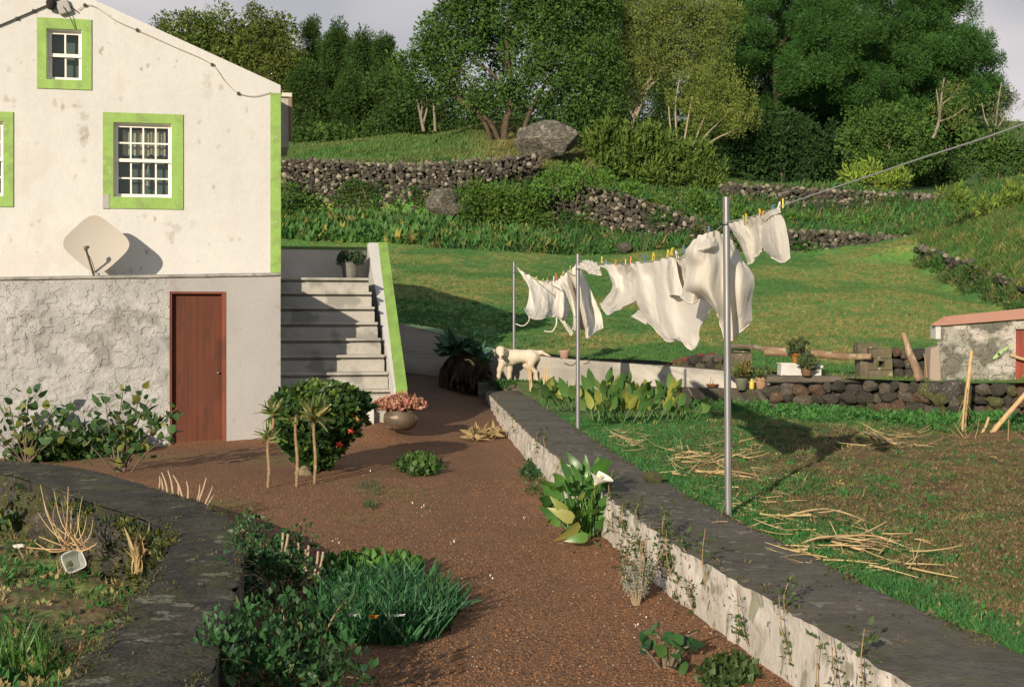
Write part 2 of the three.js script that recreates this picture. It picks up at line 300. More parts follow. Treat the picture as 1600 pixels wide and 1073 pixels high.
// ---------- the lie of the land ----------
const pl = (t) => (x) => { if (x <= t[0][0]) return t[0][1]; for (let i = 1; i < t.length; i++) if (x <= t[i][0]) return lerp(t[i - 1][1], t[i][1], (x - t[i - 1][0]) / (t[i][0] - t[i - 1][0])); return t[t.length - 1][1]; };
const soft = (f, r) => (x) => (f(x - r) + f(x - r / 2) + f(x) + f(x + r / 2) + f(x + r)) / 5;
const zEdge = soft(pl([[-60, 31], [-8, 29], [-2.2, 27.3], [-0.25, 25], [1.2, 23.6], [3.2, 20], [4.6, 18.2], [6.8, 17], [20, 15], [60, 12]]), 0.5);     // foot of the hillside
const wl = soft(pl([[1, 2.0], [3.2, 1.68], [4.64, 1.46], [6.0, 1.25], [7.58, 0.97], [9.9, 0.71], [14.5, 0.24], [24.2, -0.5]]), 0.5);
const wr = soft(pl([[1, 2.65], [3.2, 2.3], [5.1, 2.04], [6.29, 1.77], [7.47, 1.65], [8.75, 1.45], [11.1, 1.16], [15.8, 0.79], [24.6, 0.09]]), 0.5);
const columns = [
  [440, [[27.3, 500], [40, 440], [55, 383], [59.5, 335], [60.4, 250], [75, 241], [92, 228], [110, 222], [260, 190]]],
  [640, [[27.3, 506], [40, 440], [55, 386], [59.5, 338], [60.4, 255], [66, 235], [75, 215], [92, 222], [260, 190]]],
  [780, [[25, 545], [32, 490], [40, 450], [55, 392], [59, 350], [60.4, 275], [64, 240], [70, 197], [90, 200], [260, 185]]],
  [900, [[23.6, 561], [32, 497], [42, 450], [55, 396], [58, 355], [61, 285], [66, 245], [75, 225], [100, 200], [260, 185]]],
  [1120, [[20, 577], [28, 520], [40, 455], [54, 393], [57, 350], [60, 310], [66, 280], [80, 250], [120, 220], [260, 190]]],
  [1300, [[18.2, 592], [26, 530], [40, 450], [53.5, 396], [55.5, 362], [59.5, 346], [60.4, 300], [75, 280], [120, 230], [260, 190]]],
  [1440, [[17.5, 597], [26, 530], [38, 460], [48.2, 420], [49.6, 412], [50.2, 384], [56, 360], [60, 320], [75, 270], [120, 225], [260, 190]]],
  [1480, [[17.4, 598], [26, 530], [38, 465], [44.7, 437], [45.5, 402], [54, 360], [60, 318], [75, 268], [120, 223], [260, 190]]],
  [1520, [[17.3, 599], [26, 530], [36, 477], [40.9, 454], [41.7, 416], [50, 355], [60, 306], [75, 265], [120, 222], [260, 190]]],
  [1560, [[17.2, 600], [26, 526], [34, 485], [37.2, 467], [38, 430], [46, 356], [56, 304], [72, 263], [120, 221], [260, 190]]],
  [1600, [[17, 600], [24, 530], [30, 494], [33.6, 478], [34.4, 443], [40, 384], [46, 345], [55, 300], [70, 262], [120, 220], [260, 190]]],
].map(([x, t]) => [(x - CX) / FPX, pl(t)]);
function hillH(X, Z) {
  const u = X / Z; let i = 0; while (i < columns.length - 2 && u > columns[i + 1][0]) i++;
  const t = sstep(0, 1, clamp((u - columns[i][0]) / (columns[i + 1][0] - columns[i][0])));
  const py = lerp(columns[i][1](Z), columns[i + 1][1](Z), t), away = Z < 62 ? 1 : 2.2;
  return EYE + (CY - py) / FPX * Z + 0.16 * sstep(0, 5, Z - zEdge(X)) * away * (fbm(X * 0.25 + 9, Z * 0.25, 3, 5) - 0.5) * 2 + 0.05 * (fbm(X * 1.3, Z * 1.3, 2, 6) - 0.5);
}
const hill = (px, py0, Z) => { const X = (px - CX) / FPX * Z; return new THREE.Vector3(X, hillH(X, Z), -Z); };
// kerb walk: outer and inner edge of the curved wall on the left, found on its level top
const WT = 0.35;
const kO = [[-320, 712], [-120, 716], [0, 720], [100, 727], [200, 750], [270, 773], [325, 791], [360, 811], [379, 836], [380, 868], [369, 925], [352, 975], [340, 1020], [325, 1073], [290, 1200]].map(([x, y]) => G(x, y, WT));
const kI = [[-320, 722], [-120, 731], [0, 741], [60, 757], [130, 782], [200, 804], [240, 820], [262, 833], [269, 845], [258, 868], [228, 908], [196, 952], [158, 1000], [96, 1073], [-20, 1200]].map(([x, y]) => G(x, y, WT));
const kOc = new THREE.CatmullRomCurve3(kO), kIc = new THREE.CatmullRomCurve3(kI), kMid = kO.map((p, i) => p.clone().add(kI[i]).multiplyScalar(0.5));
function insideKerb(x, z) { let c = false; const poly = [...kMid, new THREE.Vector3(-14, 0, -2)]; for (let i = 0, j = poly.length - 1; i < poly.length; j = i++) if ((poly[i].z > z) !== (poly[j].z > z) && x < (poly[j].x - poly[i].x) * (z - poly[i].z) / (poly[j].z - poly[i].z) + poly[i].x) c = !c; return c; }
function yardH(X, Z) {
  const f = clamp((0.2 - X) / 1.5, 0.3, 1);
  let h = 0.06 * Math.max(0, Z - 17.4) * f + 0.17 * sstep(17.0, 18.3, Z) * sstep(-1.0, -2.0, X) * sstep(21, 19, Z) - 0.12 * sstep(-4.2, -6.2, X) * sstep(12, 15, Z) + 0.03 * (fbm(X * 0.9, Z * 0.9, 3, 7) - 0.5) + 0.05 * sstep(0.5, 0.0, wl(Z) - X);
  return h + 0.012 * (fbm(X * 7, Z * 7, 2, 8) - 0.5);
}
function soilH(X, Z) { return -0.13 + 0.10 * (fbm(X * 1.1, Z * 1.1, 3, 15) - 0.5) + 0.09 * (fbm(X * 5, Z * 5, 3, 16) - 0.5); }
function gardenH(X, Z) {
  const d = X - wr(Z);
  return 0.33 + 0.22 * sstep(1.4, 0.2, X) * sstep(21, 24, Z) + 0.12 * (fbm(X * 0.8 + 4, Z * 0.8, 3, 18) - 0.5) * sstep(0, 0.6, d) + 0.13 * sstep(0.5, 2.5, d) * (fbm(X * 3.5, Z * 3.5, 4, 19) - 0.45);
}

// ---------- ground sheets ----------
struct('ground', (() => { const g = new THREE.PlaneGeometry(2400, 2400); g.rotateX(-Math.PI / 2); g.translate(0, -0.9, 0); return boxUV(g); })(), std({ map: T.grass }));
function sheet(name, mat, nu, nv, fn, tint) {
  const g = grid(nu, nv, fn), p = g.attributes.position, c = new Float32Array(p.count * 3);
  for (let i = 0; i < p.count; i++) { const t = tint(p.getX(i), -p.getZ(i), p.getY(i)); c[i * 3] = t[0]; c[i * 3 + 1] = t[1]; c[i * 3 + 2] = t[2]; }
  g.setAttribute('color', new THREE.BufferAttribute(c, 3)); return struct(name, g, mat);
}
function arcUV(o, nu, nv) { const p = o.geometry.attributes.position, uv = o.geometry.attributes.uv; for (let i = 0; i <= nu; i++) { let s = 0; for (let j = 0; j <= nv; j++) { const k = j * (nu + 1) + i, b = k - nu - 1; if (j) s += Math.hypot(p.getY(k) - p.getY(b), p.getZ(k) - p.getZ(b)); uv.setXY(k, p.getX(k), s); } } }
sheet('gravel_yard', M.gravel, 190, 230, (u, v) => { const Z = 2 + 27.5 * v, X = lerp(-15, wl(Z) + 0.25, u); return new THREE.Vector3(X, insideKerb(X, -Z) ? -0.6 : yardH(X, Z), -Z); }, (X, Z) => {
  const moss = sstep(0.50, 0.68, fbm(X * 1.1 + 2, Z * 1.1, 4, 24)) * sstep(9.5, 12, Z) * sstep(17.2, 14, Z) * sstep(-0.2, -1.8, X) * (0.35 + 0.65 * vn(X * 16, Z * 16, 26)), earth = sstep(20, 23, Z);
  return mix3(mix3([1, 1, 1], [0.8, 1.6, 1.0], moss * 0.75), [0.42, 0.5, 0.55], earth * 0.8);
});
sheet('garden_soil', M.soil, 110, 110, (u, v) => { const Z = 2.5 + 10.5 * v, X = lerp(-9.5, -0.7, u); return new THREE.Vector3(X, soilH(X, Z), -Z); }, (X, Z) => mix3([1, 0.95, 0.85], [0.9, 1.5, 0.8], sstep(0.52, 0.7, fbm(X * 2, Z * 2, 3, 27))));
sheet('vegetable_plot', M.soil, 150, 220, (u, v) => { const Z = 1.5 + 25 * v, X = lerp(wr(Z) - 0.08, 14, u * u * 0.6 + u * 0.4); return new THREE.Vector3(X, gardenH(X, Z), -Z); }, (X, Z) => {
  const d = X - wr(Z), g = clamp(sstep(1.5, 0.2, d) + sstep(11.5, 15.5, Z) * sstep(4.6, 2.2, X) + sstep(15.2, 16.4, Z), 0, 1) * (0.6 + 0.5 * fbm(X * 3, Z * 3, 3, 28));
  return mix3(mix3([0.95, 0.82, 0.72], [0.6, 0.5, 0.45], sstep(0.5, 0.7, fbm(X * 1.2, Z * 1.2, 3, 29))), [0.62, 1.5, 0.6], clamp(g));
});
{
  const Zs = [], Xs = [];
  for (let i = 0; i <= 150; i++) Zs.push(['e', i / 150]); for (let i = 1; i <= 60; i++) Zs.push(['f', i / 60]);
  for (let x = -120; x < -30; x += 4) Xs.push(x); for (let x = -30; x < 36; x += 0.55) Xs.push(x); for (let x = 36; x <= 130; x += 4) Xs.push(x);
  const hs0 = sheet('hillside', M.hill, Xs.length - 1, Zs.length - 1, (u, v) => {
    const X = Xs[Math.round(u * (Xs.length - 1))], r = Zs[Math.round(v * (Zs.length - 1))], e = zEdge(X) + 0.12, Z = r[0] === 'e' ? lerp(e, 66, r[1]) : lerp(66, 260, r[1] * r[1]);
    return new THREE.Vector3(X, hillH(X, Z), -Z);
  }, (X, Z) => {
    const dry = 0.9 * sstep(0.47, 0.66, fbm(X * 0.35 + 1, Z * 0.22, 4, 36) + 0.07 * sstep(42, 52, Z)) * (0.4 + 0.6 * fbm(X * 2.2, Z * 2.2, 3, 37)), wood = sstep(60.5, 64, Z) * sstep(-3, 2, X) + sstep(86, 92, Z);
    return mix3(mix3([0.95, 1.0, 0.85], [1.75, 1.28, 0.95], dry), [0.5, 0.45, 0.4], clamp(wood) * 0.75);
  });
  arcUV(hs0, Xs.length - 1, Zs.length - 1);
}

// ---------- the long garden wall ----------
{
  const t = thing('garden_wall', 'long low lime-washed wall with a broad dark concrete top beside the red gravel yard', 'wall');
  const n = 420, Z0 = 1.2, Z1 = 24.25, face = (v, Z) => { const h = lerp(-0.25, 0.372, v); return new THREE.Vector3(wl(Z) - 0.002 - 0.035 * (1 - v) + 0.020 * (fbm(Z * 4.5, h * 5, 4, 101) - 0.5) - 0.02 * sstep(0.5, 0.7, fbm(Z * 9, h * 9, 3, 102)) - 0.012 * sstep(0.9, 1, v) + (0.014 * (fbm(Z * 9, 3, 4, 183) - 0.5) + 0.010 * sstep(0.5, 0.8, fbm(Z * 5, 8, 4, 184))) * sstep(0.6, 1, v), h + 0.012 * (fbm(Z * 3, 1, 3, 103) - 0.5), -Z); };
  part(t, 'wall_face', [grid(n, 14, (u, v) => face(v, lerp(Z0, Z1, u)), (u, v, q) => [-q.z, q.y]),
    grid(10, 14, (u, v) => { const a = face(v, Z1); return new THREE.Vector3(lerp(a.x, wr(Z1), u), a.y - 0.004, -Z1 - 0.012 * (fbm(u * 5, v * 5, 3, 104) - 0.5) * (u > 0 && u < 1 ? 1 : 0)); }, (u, v, q) => [q.x, q.y])], M.wallface);
  part(t, 'wall_top', [grid(n, 12, (u, v) => { const Z = lerp(Z0, Z1, u), a = face(1, Z); const X = lerp(a.x, wr(Z) + 0.02 * (fbm(Z * 3, 5, 3, 107) - 0.5), v), e = Math.min(v, 1 - v); return new THREE.Vector3(X, a.y + 0.001 + 0.012 * sstep(0, 0.12, e) + 0.012 * (fbm(X * 3, Z * 3, 3, 105) - 0.5) * sstep(0, 0.1, v), -Z); }),
    grid(n, 2, (u, v) => { const Z = lerp(Z0, Z1, u); return new THREE.Vector3(wr(Z) + 0.02 * (fbm(Z * 3, 5, 3, 107) - 0.5), lerp(face(1, Z).y + 0.001, 0.1, v), -Z); }, (u, v, q) => [-q.z, q.y])], M.cope);
}
// ---------- the curved wall of the lower garden ----------
{
  const t = thing('curved_wall', 'curving low wall of mossy stones with a broad dark concrete top in the left foreground', 'wall');
  const N = 260, at = (c, u) => c.getPoint(u), R = rng(301);
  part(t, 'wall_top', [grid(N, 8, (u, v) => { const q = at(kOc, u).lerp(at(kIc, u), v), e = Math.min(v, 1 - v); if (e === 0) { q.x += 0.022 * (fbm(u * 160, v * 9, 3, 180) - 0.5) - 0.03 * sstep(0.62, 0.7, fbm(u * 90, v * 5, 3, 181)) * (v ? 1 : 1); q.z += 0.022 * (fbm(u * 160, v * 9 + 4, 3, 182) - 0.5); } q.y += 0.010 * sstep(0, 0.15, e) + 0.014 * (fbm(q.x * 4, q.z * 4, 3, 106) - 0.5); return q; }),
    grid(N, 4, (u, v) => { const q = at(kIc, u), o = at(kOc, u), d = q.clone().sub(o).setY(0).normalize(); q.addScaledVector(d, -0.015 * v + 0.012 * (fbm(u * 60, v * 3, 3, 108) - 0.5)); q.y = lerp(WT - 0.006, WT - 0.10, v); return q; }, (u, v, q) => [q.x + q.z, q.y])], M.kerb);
  part(t, 'wall_face', [grid(N, 8, (u, v) => { const q = at(kOc, u); const o = at(kIc, u), d = q.clone().sub(o).setY(0).normalize(); q.addScaledVector(d, 0.03 * (fbm(u * 70, v * 4, 4, 109) - 0.5)); q.y = lerp(WT - 0.006, -0.3, v); return q; }, (u, v, q) => [q.x + q.z, q.y]),
    grid(N, 6, (u, v) => { const q = at(kIc, u), o = at(kOc, u), d = q.clone().sub(o).setY(0).normalize(); q.addScaledVector(d, -0.06); q.y = lerp(WT - 0.08, -0.4, v); return q; }, (u, v, q) => [q.x + q.z, q.y])], std({ map: T.basalt, color: rgb(0.8, 0.8, 0.7), bumpMap: T.plasterB, bumpScale: 0.03 }));
  const rocks = [1, 2, 3, 4, 5].map((s) => rock(s + 30, 1, 0.5));
  for (let i = 0; i < 150; i++) {
    const u = lerp(0.12, 0.62, i / 149), row = i % 3, q = at(kIc, u), o = at(kOc, u), d = q.clone().sub(o).setY(0).normalize();
    q.addScaledVector(d, -0.02 + 0.03 * R()); q.y = WT - 0.15 - row * 0.125 - 0.03 * R();
    const m = part(t, 'stone', rocks[i % 5], R() < 0.35 ? M.mossy : M.basalt[i % 3]);
    m.position.copy(q); m.rotation.set(R() * 6, R() * 6, R() * 6); m.scale.set(0.075 + 0.04 * R(), 0.06 + 0.03 * R(), 0.075 + 0.04 * R());
  }
}

// ---------- the house ----------
const HC = new THREE.Vector3(-3.186, 0, -17.6), HT = 12 * Math.PI / 180, hc = Math.cos(HT), hs = Math.sin(HT);
function F(px, py, zl) {                                                          // where that pixel meets the plane zl behind the lower front, in the house's own axes
  const ux = (px - CX) / FPX, uy = (CY - py) / FPX, t = (zl + HC.x * hs + HC.z * hc) / (ux * hs - hc), dx = t * ux - HC.x, dz = -t - HC.z;
  return new THREE.Vector3(dx * hc - dz * hs, EYE + uy * t, zl);
}
const UZ = -2.0;                                                                 // the upper front stands back on a terrace
const house = thing('white_house', 'white gabled house with green window surrounds and a rough grey lower storey', 'house', HC, HT);
const onHouse = (g) => { g.position.copy(HC); g.rotation.y = HT; return g; };
{
  const apex = F(75, -33, UZ), cor = F(438, 133, UZ), xL = 2 * apex.x - cor.x, yB = 2.12, xR = cor.x;
  const rect = (a, b, c, d) => { const p = F((a + c) / 2, b, UZ), q = F((a + c) / 2, d, UZ); return [F(a, (b + d) / 2, UZ).x, q.y, F(c, (b + d) / 2, UZ).x, p.y]; };
  const wins = [
    { o: rect(57.5, 29.5, 142.5, 139), i: rect(72, 45.5, 127.5, 125), n: 2, rows: 2 },
    { o: rect(160.5, 177.5, 285.5, 326), i: rect(176.5, 192, 268, 308.5), n: 4, rows: 4 },
    { o: rect(-105, 173.5, 20, 322), i: rect(-89, 188, 5, 306), n: 4, rows: 4 },
  ];
  const hole = (s, [x0, y0, x1, y1]) => s.holes.push(new THREE.Path([new THREE.Vector2(x0, y0), new THREE.Vector2(x0, y1), new THREE.Vector2(x1, y1), new THREE.Vector2(x1, y0)]));
  const s = new THREE.Shape([new THREE.Vector2(xL, yB), new THREE.Vector2(xR, yB), new THREE.Vector2(xR, cor.y), new THREE.Vector2(apex.x, apex.y), new THREE.Vector2(xL, cor.y)]);
  wins.forEach((w) => hole(s, w.i));
  const wg = new THREE.ExtrudeGeometry(s, { depth: 0.35, bevelEnabled: false }); wg.translate(0, 0, UZ - 0.35); wg.computeVertexNormals();
  // the lime wash of the upper storey with its rust runs, pocks and hairlines
  const marks = [], R = rng(77);
  for (const [x, y, r, k] of [[128, 182, 7, 0.5], [129, 205, 9, 0.75], [130, 222, 7, 0.55], [131, 250, 6, 0.3], [156, 79, 4, 0.9], [122, 165, 6, 0.35], [85, 163, 5, 0.5], [97, 166, 3.4, 0.8], [115, 166, 3.4, 0.7], [230, 103, 3, 0.9], [220, 109, 3, 0.9], [247, 92, 3.2, 0.7], [275, 96, 2.6, 0.9], [322, 125, 9, 0.35], [324, 145, 10, 0.25], [345, 138, 4, 0.6], [372, 146, 3.5, 0.6], [310, 192, 4, 0.55], [356, 206, 3.5, 0.4], [385, 172, 3.4, 0.5], [372, 256, 3, 0.4], [333, 292, 3.4, 0.7], [240, 341, 3.6, 0.9], [225, 338, 3, 0.5], [265, 370, 8, 0.55], [275, 358, 7, 0.4], [262, 350, 7, 0.35], [300, 350, 6, 0.25], [228, 394, 3, 0.8], [218, 421, 3.4, 0.9], [203, 424, 4, 0.5], [60, 345, 4, 0.5], [15, 375, 3, 0.5], [188, 156, 4, 0.4], [12, 110, 5, 0.4], [8, 155, 5, 0.6], [20, 160, 5, 0.5], [55, 225, 4, 0.3], [360, 375, 4, 0.5], [373, 374, 3, 0.4], [160, 425, 9, 0.55], [175, 428, 7, 0.6], [145, 428, 8, 0.4]]) { const p = F(x, y, UZ); marks.push([p.x, p.y, r * 0.0098, k]); }
  for (let i = 0; i < 60; i++) { const p = F(R() * 420, 20 + R() * 400, UZ); marks.push([p.x, p.y, 0.008 + R() * 0.02, 0.2 + 0.4 * R()]); }
  const S = 10.2, tx = tex(1024, 1, (u, v) => {
    const x = xL - 0.3 + u * S, y = 2 + v * S * 0.5, a = fbm(x * 1.1, y * 1.1, 5, 51), b = fbm(x * 14, y * 14, 2, 52), st = fbm(x * 5, y * 0.8, 4, 56), g = sstep(0.58, 0.72, fbm(x * 2.6, y * 2.2, 5, 57));
    let c = mul3([0.61, 0.60, 0.585], 0.90 + 0.12 * a + 0.08 * (st - 0.5) + 0.06 * (b - 0.5)); c = mix3(c, [0.52, 0.43, 0.35], g * 0.18);
    for (const m of marks) { const dx = x - m[0], dy = (y - m[1]) * 0.75; if (Math.abs(dx) > 0.2 || Math.abs(dy) > 0.2) continue; const d = Math.hypot(dx, dy) / m[2] + 0.9 * (fbm(x * 22, y * 22, 3, 58) - 0.5) * 2; c = mix3(c, [0.22, 0.17, 0.12], 0.78 * m[3] * (1 - sstep(0.4, 1.1, d)) * (0.5 + 0.5 * b)); }
    return c;
  }, { wrap: false, h: 512 });
  const wm = std({ map: tx, bumpMap: T.plasterB.clone(), bumpScale: 0.006 }); wm.bumpMap.repeat.set(S / 1.3, S / 2.6);
  const front = clean(wg), uv = front.attributes.uv, wp = front.attributes.position; for (let i = 0; i < uv.count; i++) uv.setXY(i, (wp.getX(i) - xL + 0.3) / S, (wp.getY(i) - 2) / (S * 0.5));
  part(house, 'upper_wall', front, wm);
  const D = 11; // depth of the upper storey behind its front
  part(house, 'side_wall', [bx(xR - 0.35, xR - 0.002, yB, cor.y - 0.06, UZ - D, UZ - 0.352)], M.plaster);
  part(house, 'side_wall', [bx(xL + 0.002, xL + 0.35, yB, cor.y - 0.06, UZ - D, UZ - 0.352)], M.plaster);
  part(house, 'rear_wall', [(() => { const g = new THREE.ExtrudeGeometry(new THREE.Shape([new THREE.Vector2(xL + 0.36, yB), new THREE.Vector2(xR - 0.36, yB), new THREE.Vector2(xR - 0.36, cor.y - 0.1), new THREE.Vector2(apex.x, apex.y - 0.12), new THREE.Vector2(xL + 0.36, cor.y - 0.1)]), { depth: 0.3, bevelEnabled: false }); g.translate(0, 0, UZ - D + 0.02); return boxUV(g); })()], M.plaster);
  part(house, 'floor', bx(xL + 0.36, xR - 0.36, 2.15, 2.3, UZ - D + 0.4, UZ - 0.36), M.door);
  const roofM = std({ map: T.basalt, color: rgb(3.6, 1.7, 1.1), roughness: 0.9 });
  for (const sg of [1, -1]) {
    const e = sg > 0 ? xR : xL, sl = (apex.y - cor.y) / (apex.x - e), g = new THREE.ExtrudeGeometry(new THREE.Shape([new THREE.Vector2(apex.x, apex.y - 0.03), new THREE.Vector2(e, cor.y - 0.03), new THREE.Vector2(e, cor.y - 0.15), new THREE.Vector2(apex.x, apex.y - 0.15)]), { depth: D + 0.1, bevelEnabled: false });
    g.translate(0, 0, UZ - 0.351 - D - 0.1 + 0.0); const roof = part(house, 'roof', boxUV(g), roofM);
    part(house, 'partition', bx(xL + 0.4, xR - 0.4, 2.31, cor.y + (sg > 0 ? 0 : -0.01), UZ - 1.5 - (sg > 0 ? 0 : 0.05), UZ - 1.46 - (sg > 0 ? 0 : 0.05)), M.plaster);
    const rows = 22, tg = bx(-0.11, 0.11, 0, 0.05, -D / 2, D / 2, 0.02);
    for (let r = 0; r < rows; r++) { const k = (r + 0.5) / rows, m = part(roof, 'tile_row', tg, roofM); m.position.set(lerp(apex.x, e, k), lerp(apex.y, cor.y, k) - 0.045, UZ - 0.36 - D / 2); m.rotation.z = Math.atan(sl); }
  }
  // green corner strip, standing a little proud
  { const a = F(422, 285, UZ + 0.02), b = F(437.5, 285, UZ + 0.02), t = F(430, 145, UZ + 0.02); part(house, 'corner_strip', [bx(a.x, b.x + 0.012, yB, t.y, UZ - 0.001, UZ + 0.02, 0.004), bx(b.x, b.x + 0.014, yB, t.y - 0.004, UZ - 0.12, UZ - 0.002)], M.green, 'lime green painted strip down the house corner'); }
  // bay on the side wall, seen past the corner
  { const a = F(440, 190, UZ - 1.4), b = F(454, 190, UZ - 1.4), t = F(447, 150, UZ - 1.4), q = F(447, 230, UZ - 1.4); part(house, 'side_bay', [bx(a.x - 0.8, b.x - 0.03, q.y, t.y - 0.02, UZ - 2.6, UZ - 1.4, 0.01)], M.step); part(house, 'bay_roof', [bx(a.x - 0.8, b.x + 0.02, t.y - 0.019, t.y + 0.05, UZ - 2.65, UZ - 1.35, 0.01)], M.dirtywhite); part(house, 'drainpipe', tube([new THREE.Vector3(b.x, t.y - 0.02, UZ - 1.38), new THREE.Vector3(b.x, q.y + 0.1, UZ - 1.38)], 0.028, 0.028, 8), std({ color: rgb(0.25, 0.17, 0.10) })); }
  // windows
  const glass = new THREE.MeshPhysicalMaterial({ color: rgb(0.80, 0.86, 0.84), roughness: 0.04, transmission: 1, thickness: 0, ior: 1.5, side: THREE.DoubleSide });
  const lace = std({ color: rgb(0.55, 0.47, 0.38), side: THREE.DoubleSide });
  wins.forEach((w, k) => {
    const sh = new THREE.Shape([new THREE.Vector2(w.o[0], w.o[1]), new THREE.Vector2(w.o[2], w.o[1]), new THREE.Vector2(w.o[2], w.o[3]), new THREE.Vector2(w.o[0], w.o[3])]); hole(sh, w.i);
    const g = new THREE.ExtrudeGeometry(sh, { depth: 0.02, bevelEnabled: true, bevelSize: 0.004, bevelThickness: 0.004, bevelSegments: 1 }); g.translate(0, 0, UZ - 0.003);
    const win = new THREE.Group(); win.name = 'window'; house.add(win);
    part(win, 'surround', boxUV(clean(g)), M.green);
    if (k === 1) part(win, 'repair_patch', bx(w.o[0] - 0.006, w.o[0] + 0.085, w.o[1] - 0.006, w.o[1] + 0.2, UZ + 0.001, UZ + 0.027), M.smooth, 'bare grey corner where the green surround is broken off');
    const [x0, y0, x1, y1] = w.i, zf = UZ - 0.09, zb = zf - 0.04, mid = (y0 + y1) / 2 + 0.0, fr = 0.045;
    part(win, 'reveal', [bx(x0 + 0.001, x0 + 0.012, y0 + 0.001, y1 - 0.001, UZ - 0.2, UZ - 0.004), bx(x1 - 0.012, x1 - 0.001, y0 + 0.001, y1 - 0.001, UZ - 0.2, UZ - 0.004), bx(x0 + 0.013, x1 - 0.013, y1 - 0.012, y1 - 0.001, UZ - 0.2, UZ - 0.004)], M.white);
    // upper sash in front, lower sash behind it
    const a0 = x0 + 0.015, a1 = x1 - 0.015;
    const sash = (yb, yt, z, bot) => part(win, 'sash', [bx(a0, a0 + fr, yb, yt, z - 0.035, z), bx(a1 - fr, a1, yb, yt, z - 0.035, z), bx(a0 + fr, a1 - fr, yt - fr, yt, z - 0.035, z - 0.001), bx(a0 + fr, a1 - fr, yb, yb + bot, z - 0.035, z - 0.001)], M.white);
    sash(mid - 0.02, y1 - 0.014, zf, 0.05); sash(y0 + 0.002, mid + 0.03, zb, 0.06);
    const pw = (a1 - a0 - 2 * fr) / w.n, half = w.rows / 2;
    for (const [yb, yt, z] of [[mid + 0.03, y1 - 0.014 - fr, zf], [y0 + 0.062, mid - 0.022, zb]]) {
      const ph = (yt - yb) / half;
      for (let i = 1; i < w.n; i++) part(win, 'glazing_bar', bx(a0 + fr + pw * i - 0.012, a0 + fr + pw * i + 0.012, yb, yt, z - 0.03, z - 0.004), M.white);
      for (let j = 1; j < half; j++) part(win, 'glazing_bar', bx(a0 + fr, a1 - fr, yb + ph * j - 0.012, yb + ph * j + 0.012, z - 0.028, z - 0.006), M.white);
      for (let i = 0; i < w.n; i++) for (let j = 0; j < half; j++) { const m = part(win, 'pane', bx(a0 + fr + pw * i + 0.012, a0 + fr + pw * (i + 1) - 0.012, yb + ph * j + 0.012, yb + ph * (j + 1) - 0.012, z - 0.019, z - 0.016), glass); m.rotation.y = 0; }
    }
    part(win, 'blind', bx(x0 + 0.015, x1 - 0.015, y0 + 0.005, y1 - 0.015, UZ - 0.315, UZ - 0.305), std({ map: T.plaster, color: rgb(0.24, 0.29, 0.27) }));
    if (k) part(win, 'curtain', grid(60, 6, (u, v) => new THREE.Vector3(lerp(x0 + 0.1, x1 - 0.1, u), lerp(y1 - 0.08, mid + 0.12 - 0.03 * Math.abs(Math.sin(u * 14)), v), UZ - 0.24 + 0.025 * Math.sin(u * 40)), (u, v, q) => [q.x, q.y]), lace);
    if (k === 1) part(win, 'tassel', [new THREE.ConeGeometry(0.05, 0.17, 10).translate(lerp(x0, x1, 0.56), y0 + 0.28, UZ - 0.2), tube([new THREE.Vector3(lerp(x0, x1, 0.56), y0 + 0.36, UZ - 0.2), new THREE.Vector3(lerp(x0, x1, 0.58), y0 + 0.5, UZ - 0.2), new THREE.Vector3(lerp(x0, x1, 0.53), y0 + 0.62, UZ - 0.2)], 0.012)], lace);
  });
  // lower storey: rough render to the left of the door, smooth to its right, a dark ledge on top
  const yT = (x) => lerp(F(438, 431, 0).y, F(0, 438, 0).y, x / F(0, 438, 0).x), dl = F(264.5, 580, 0).x, dr = F(353.5, 580, 0).x, dt = F(309, 455.5, 0).y, db = F(309, 699, 0).y, xl = xL;
  const bump = (x, y) => {
    const e = sstep(dl - 0.03, dl - 0.35, x) * sstep(0.05, 0.4, yT(x) - y), f = fbm(x * 3.2, y * 3.2, 5, 111), r = Math.abs(fbm(x * 4.2 + 5, y * 4.2, 4, 112) - 0.5) * 2, c = sstep(0.5, 0.56, fbm(x * 5 + 2, y * 5 + 1, 4, 113));
    return (0.055 * (f - 0.5) + 0.018 * (1 - r) * f + 0.014 * (c - 0.5)) * (0.06 + 0.94 * e) + 0.006 * (fbm(x * 1.2, y * 1.2, 2, 114) - 0.5);
  };
  const panel = (x0, x1, y0, y1, d) => grid(Math.max(2, Math.round((x1 - x0) / d)), Math.max(2, Math.round(2.4 / d)), (u, v) => { const x = lerp(x0, x1, u), y = lerp(y0, typeof y1 === 'function' ? y1(x) : y1, v); return new THREE.Vector3(x, y, bump(x, y)); }, (u, v, q) => [q.x, q.y]);
  part(house, 'lower_wall', [panel(xl, dl, -0.5, yT, 0.016)], M.rough, 'rough flaking grey render of the lower storey');
  part(house, 'lower_wall', [panel(dr, 0, -0.5, yT, 0.05), grid(20, 8, (u, v) => { const x = lerp(dl, dr, u), y = lerp(dt, yT(x), v); return new THREE.Vector3(x, y, bump(x, y)); }, (u, v, q) => [q.x, q.y]), bx(-0.4, -0.001, -0.5, 2.2, UZ, -0.01), bx(dl - 0.001, dl + 0.003, db - 0.3, dt, -0.2, -0.008), bx(dr - 0.003, dr + 0.001, db - 0.3, dt, -0.2, -0.008), bx(dl, dr, dt, dt + 0.01, -0.2, -0.008)], M.smooth);
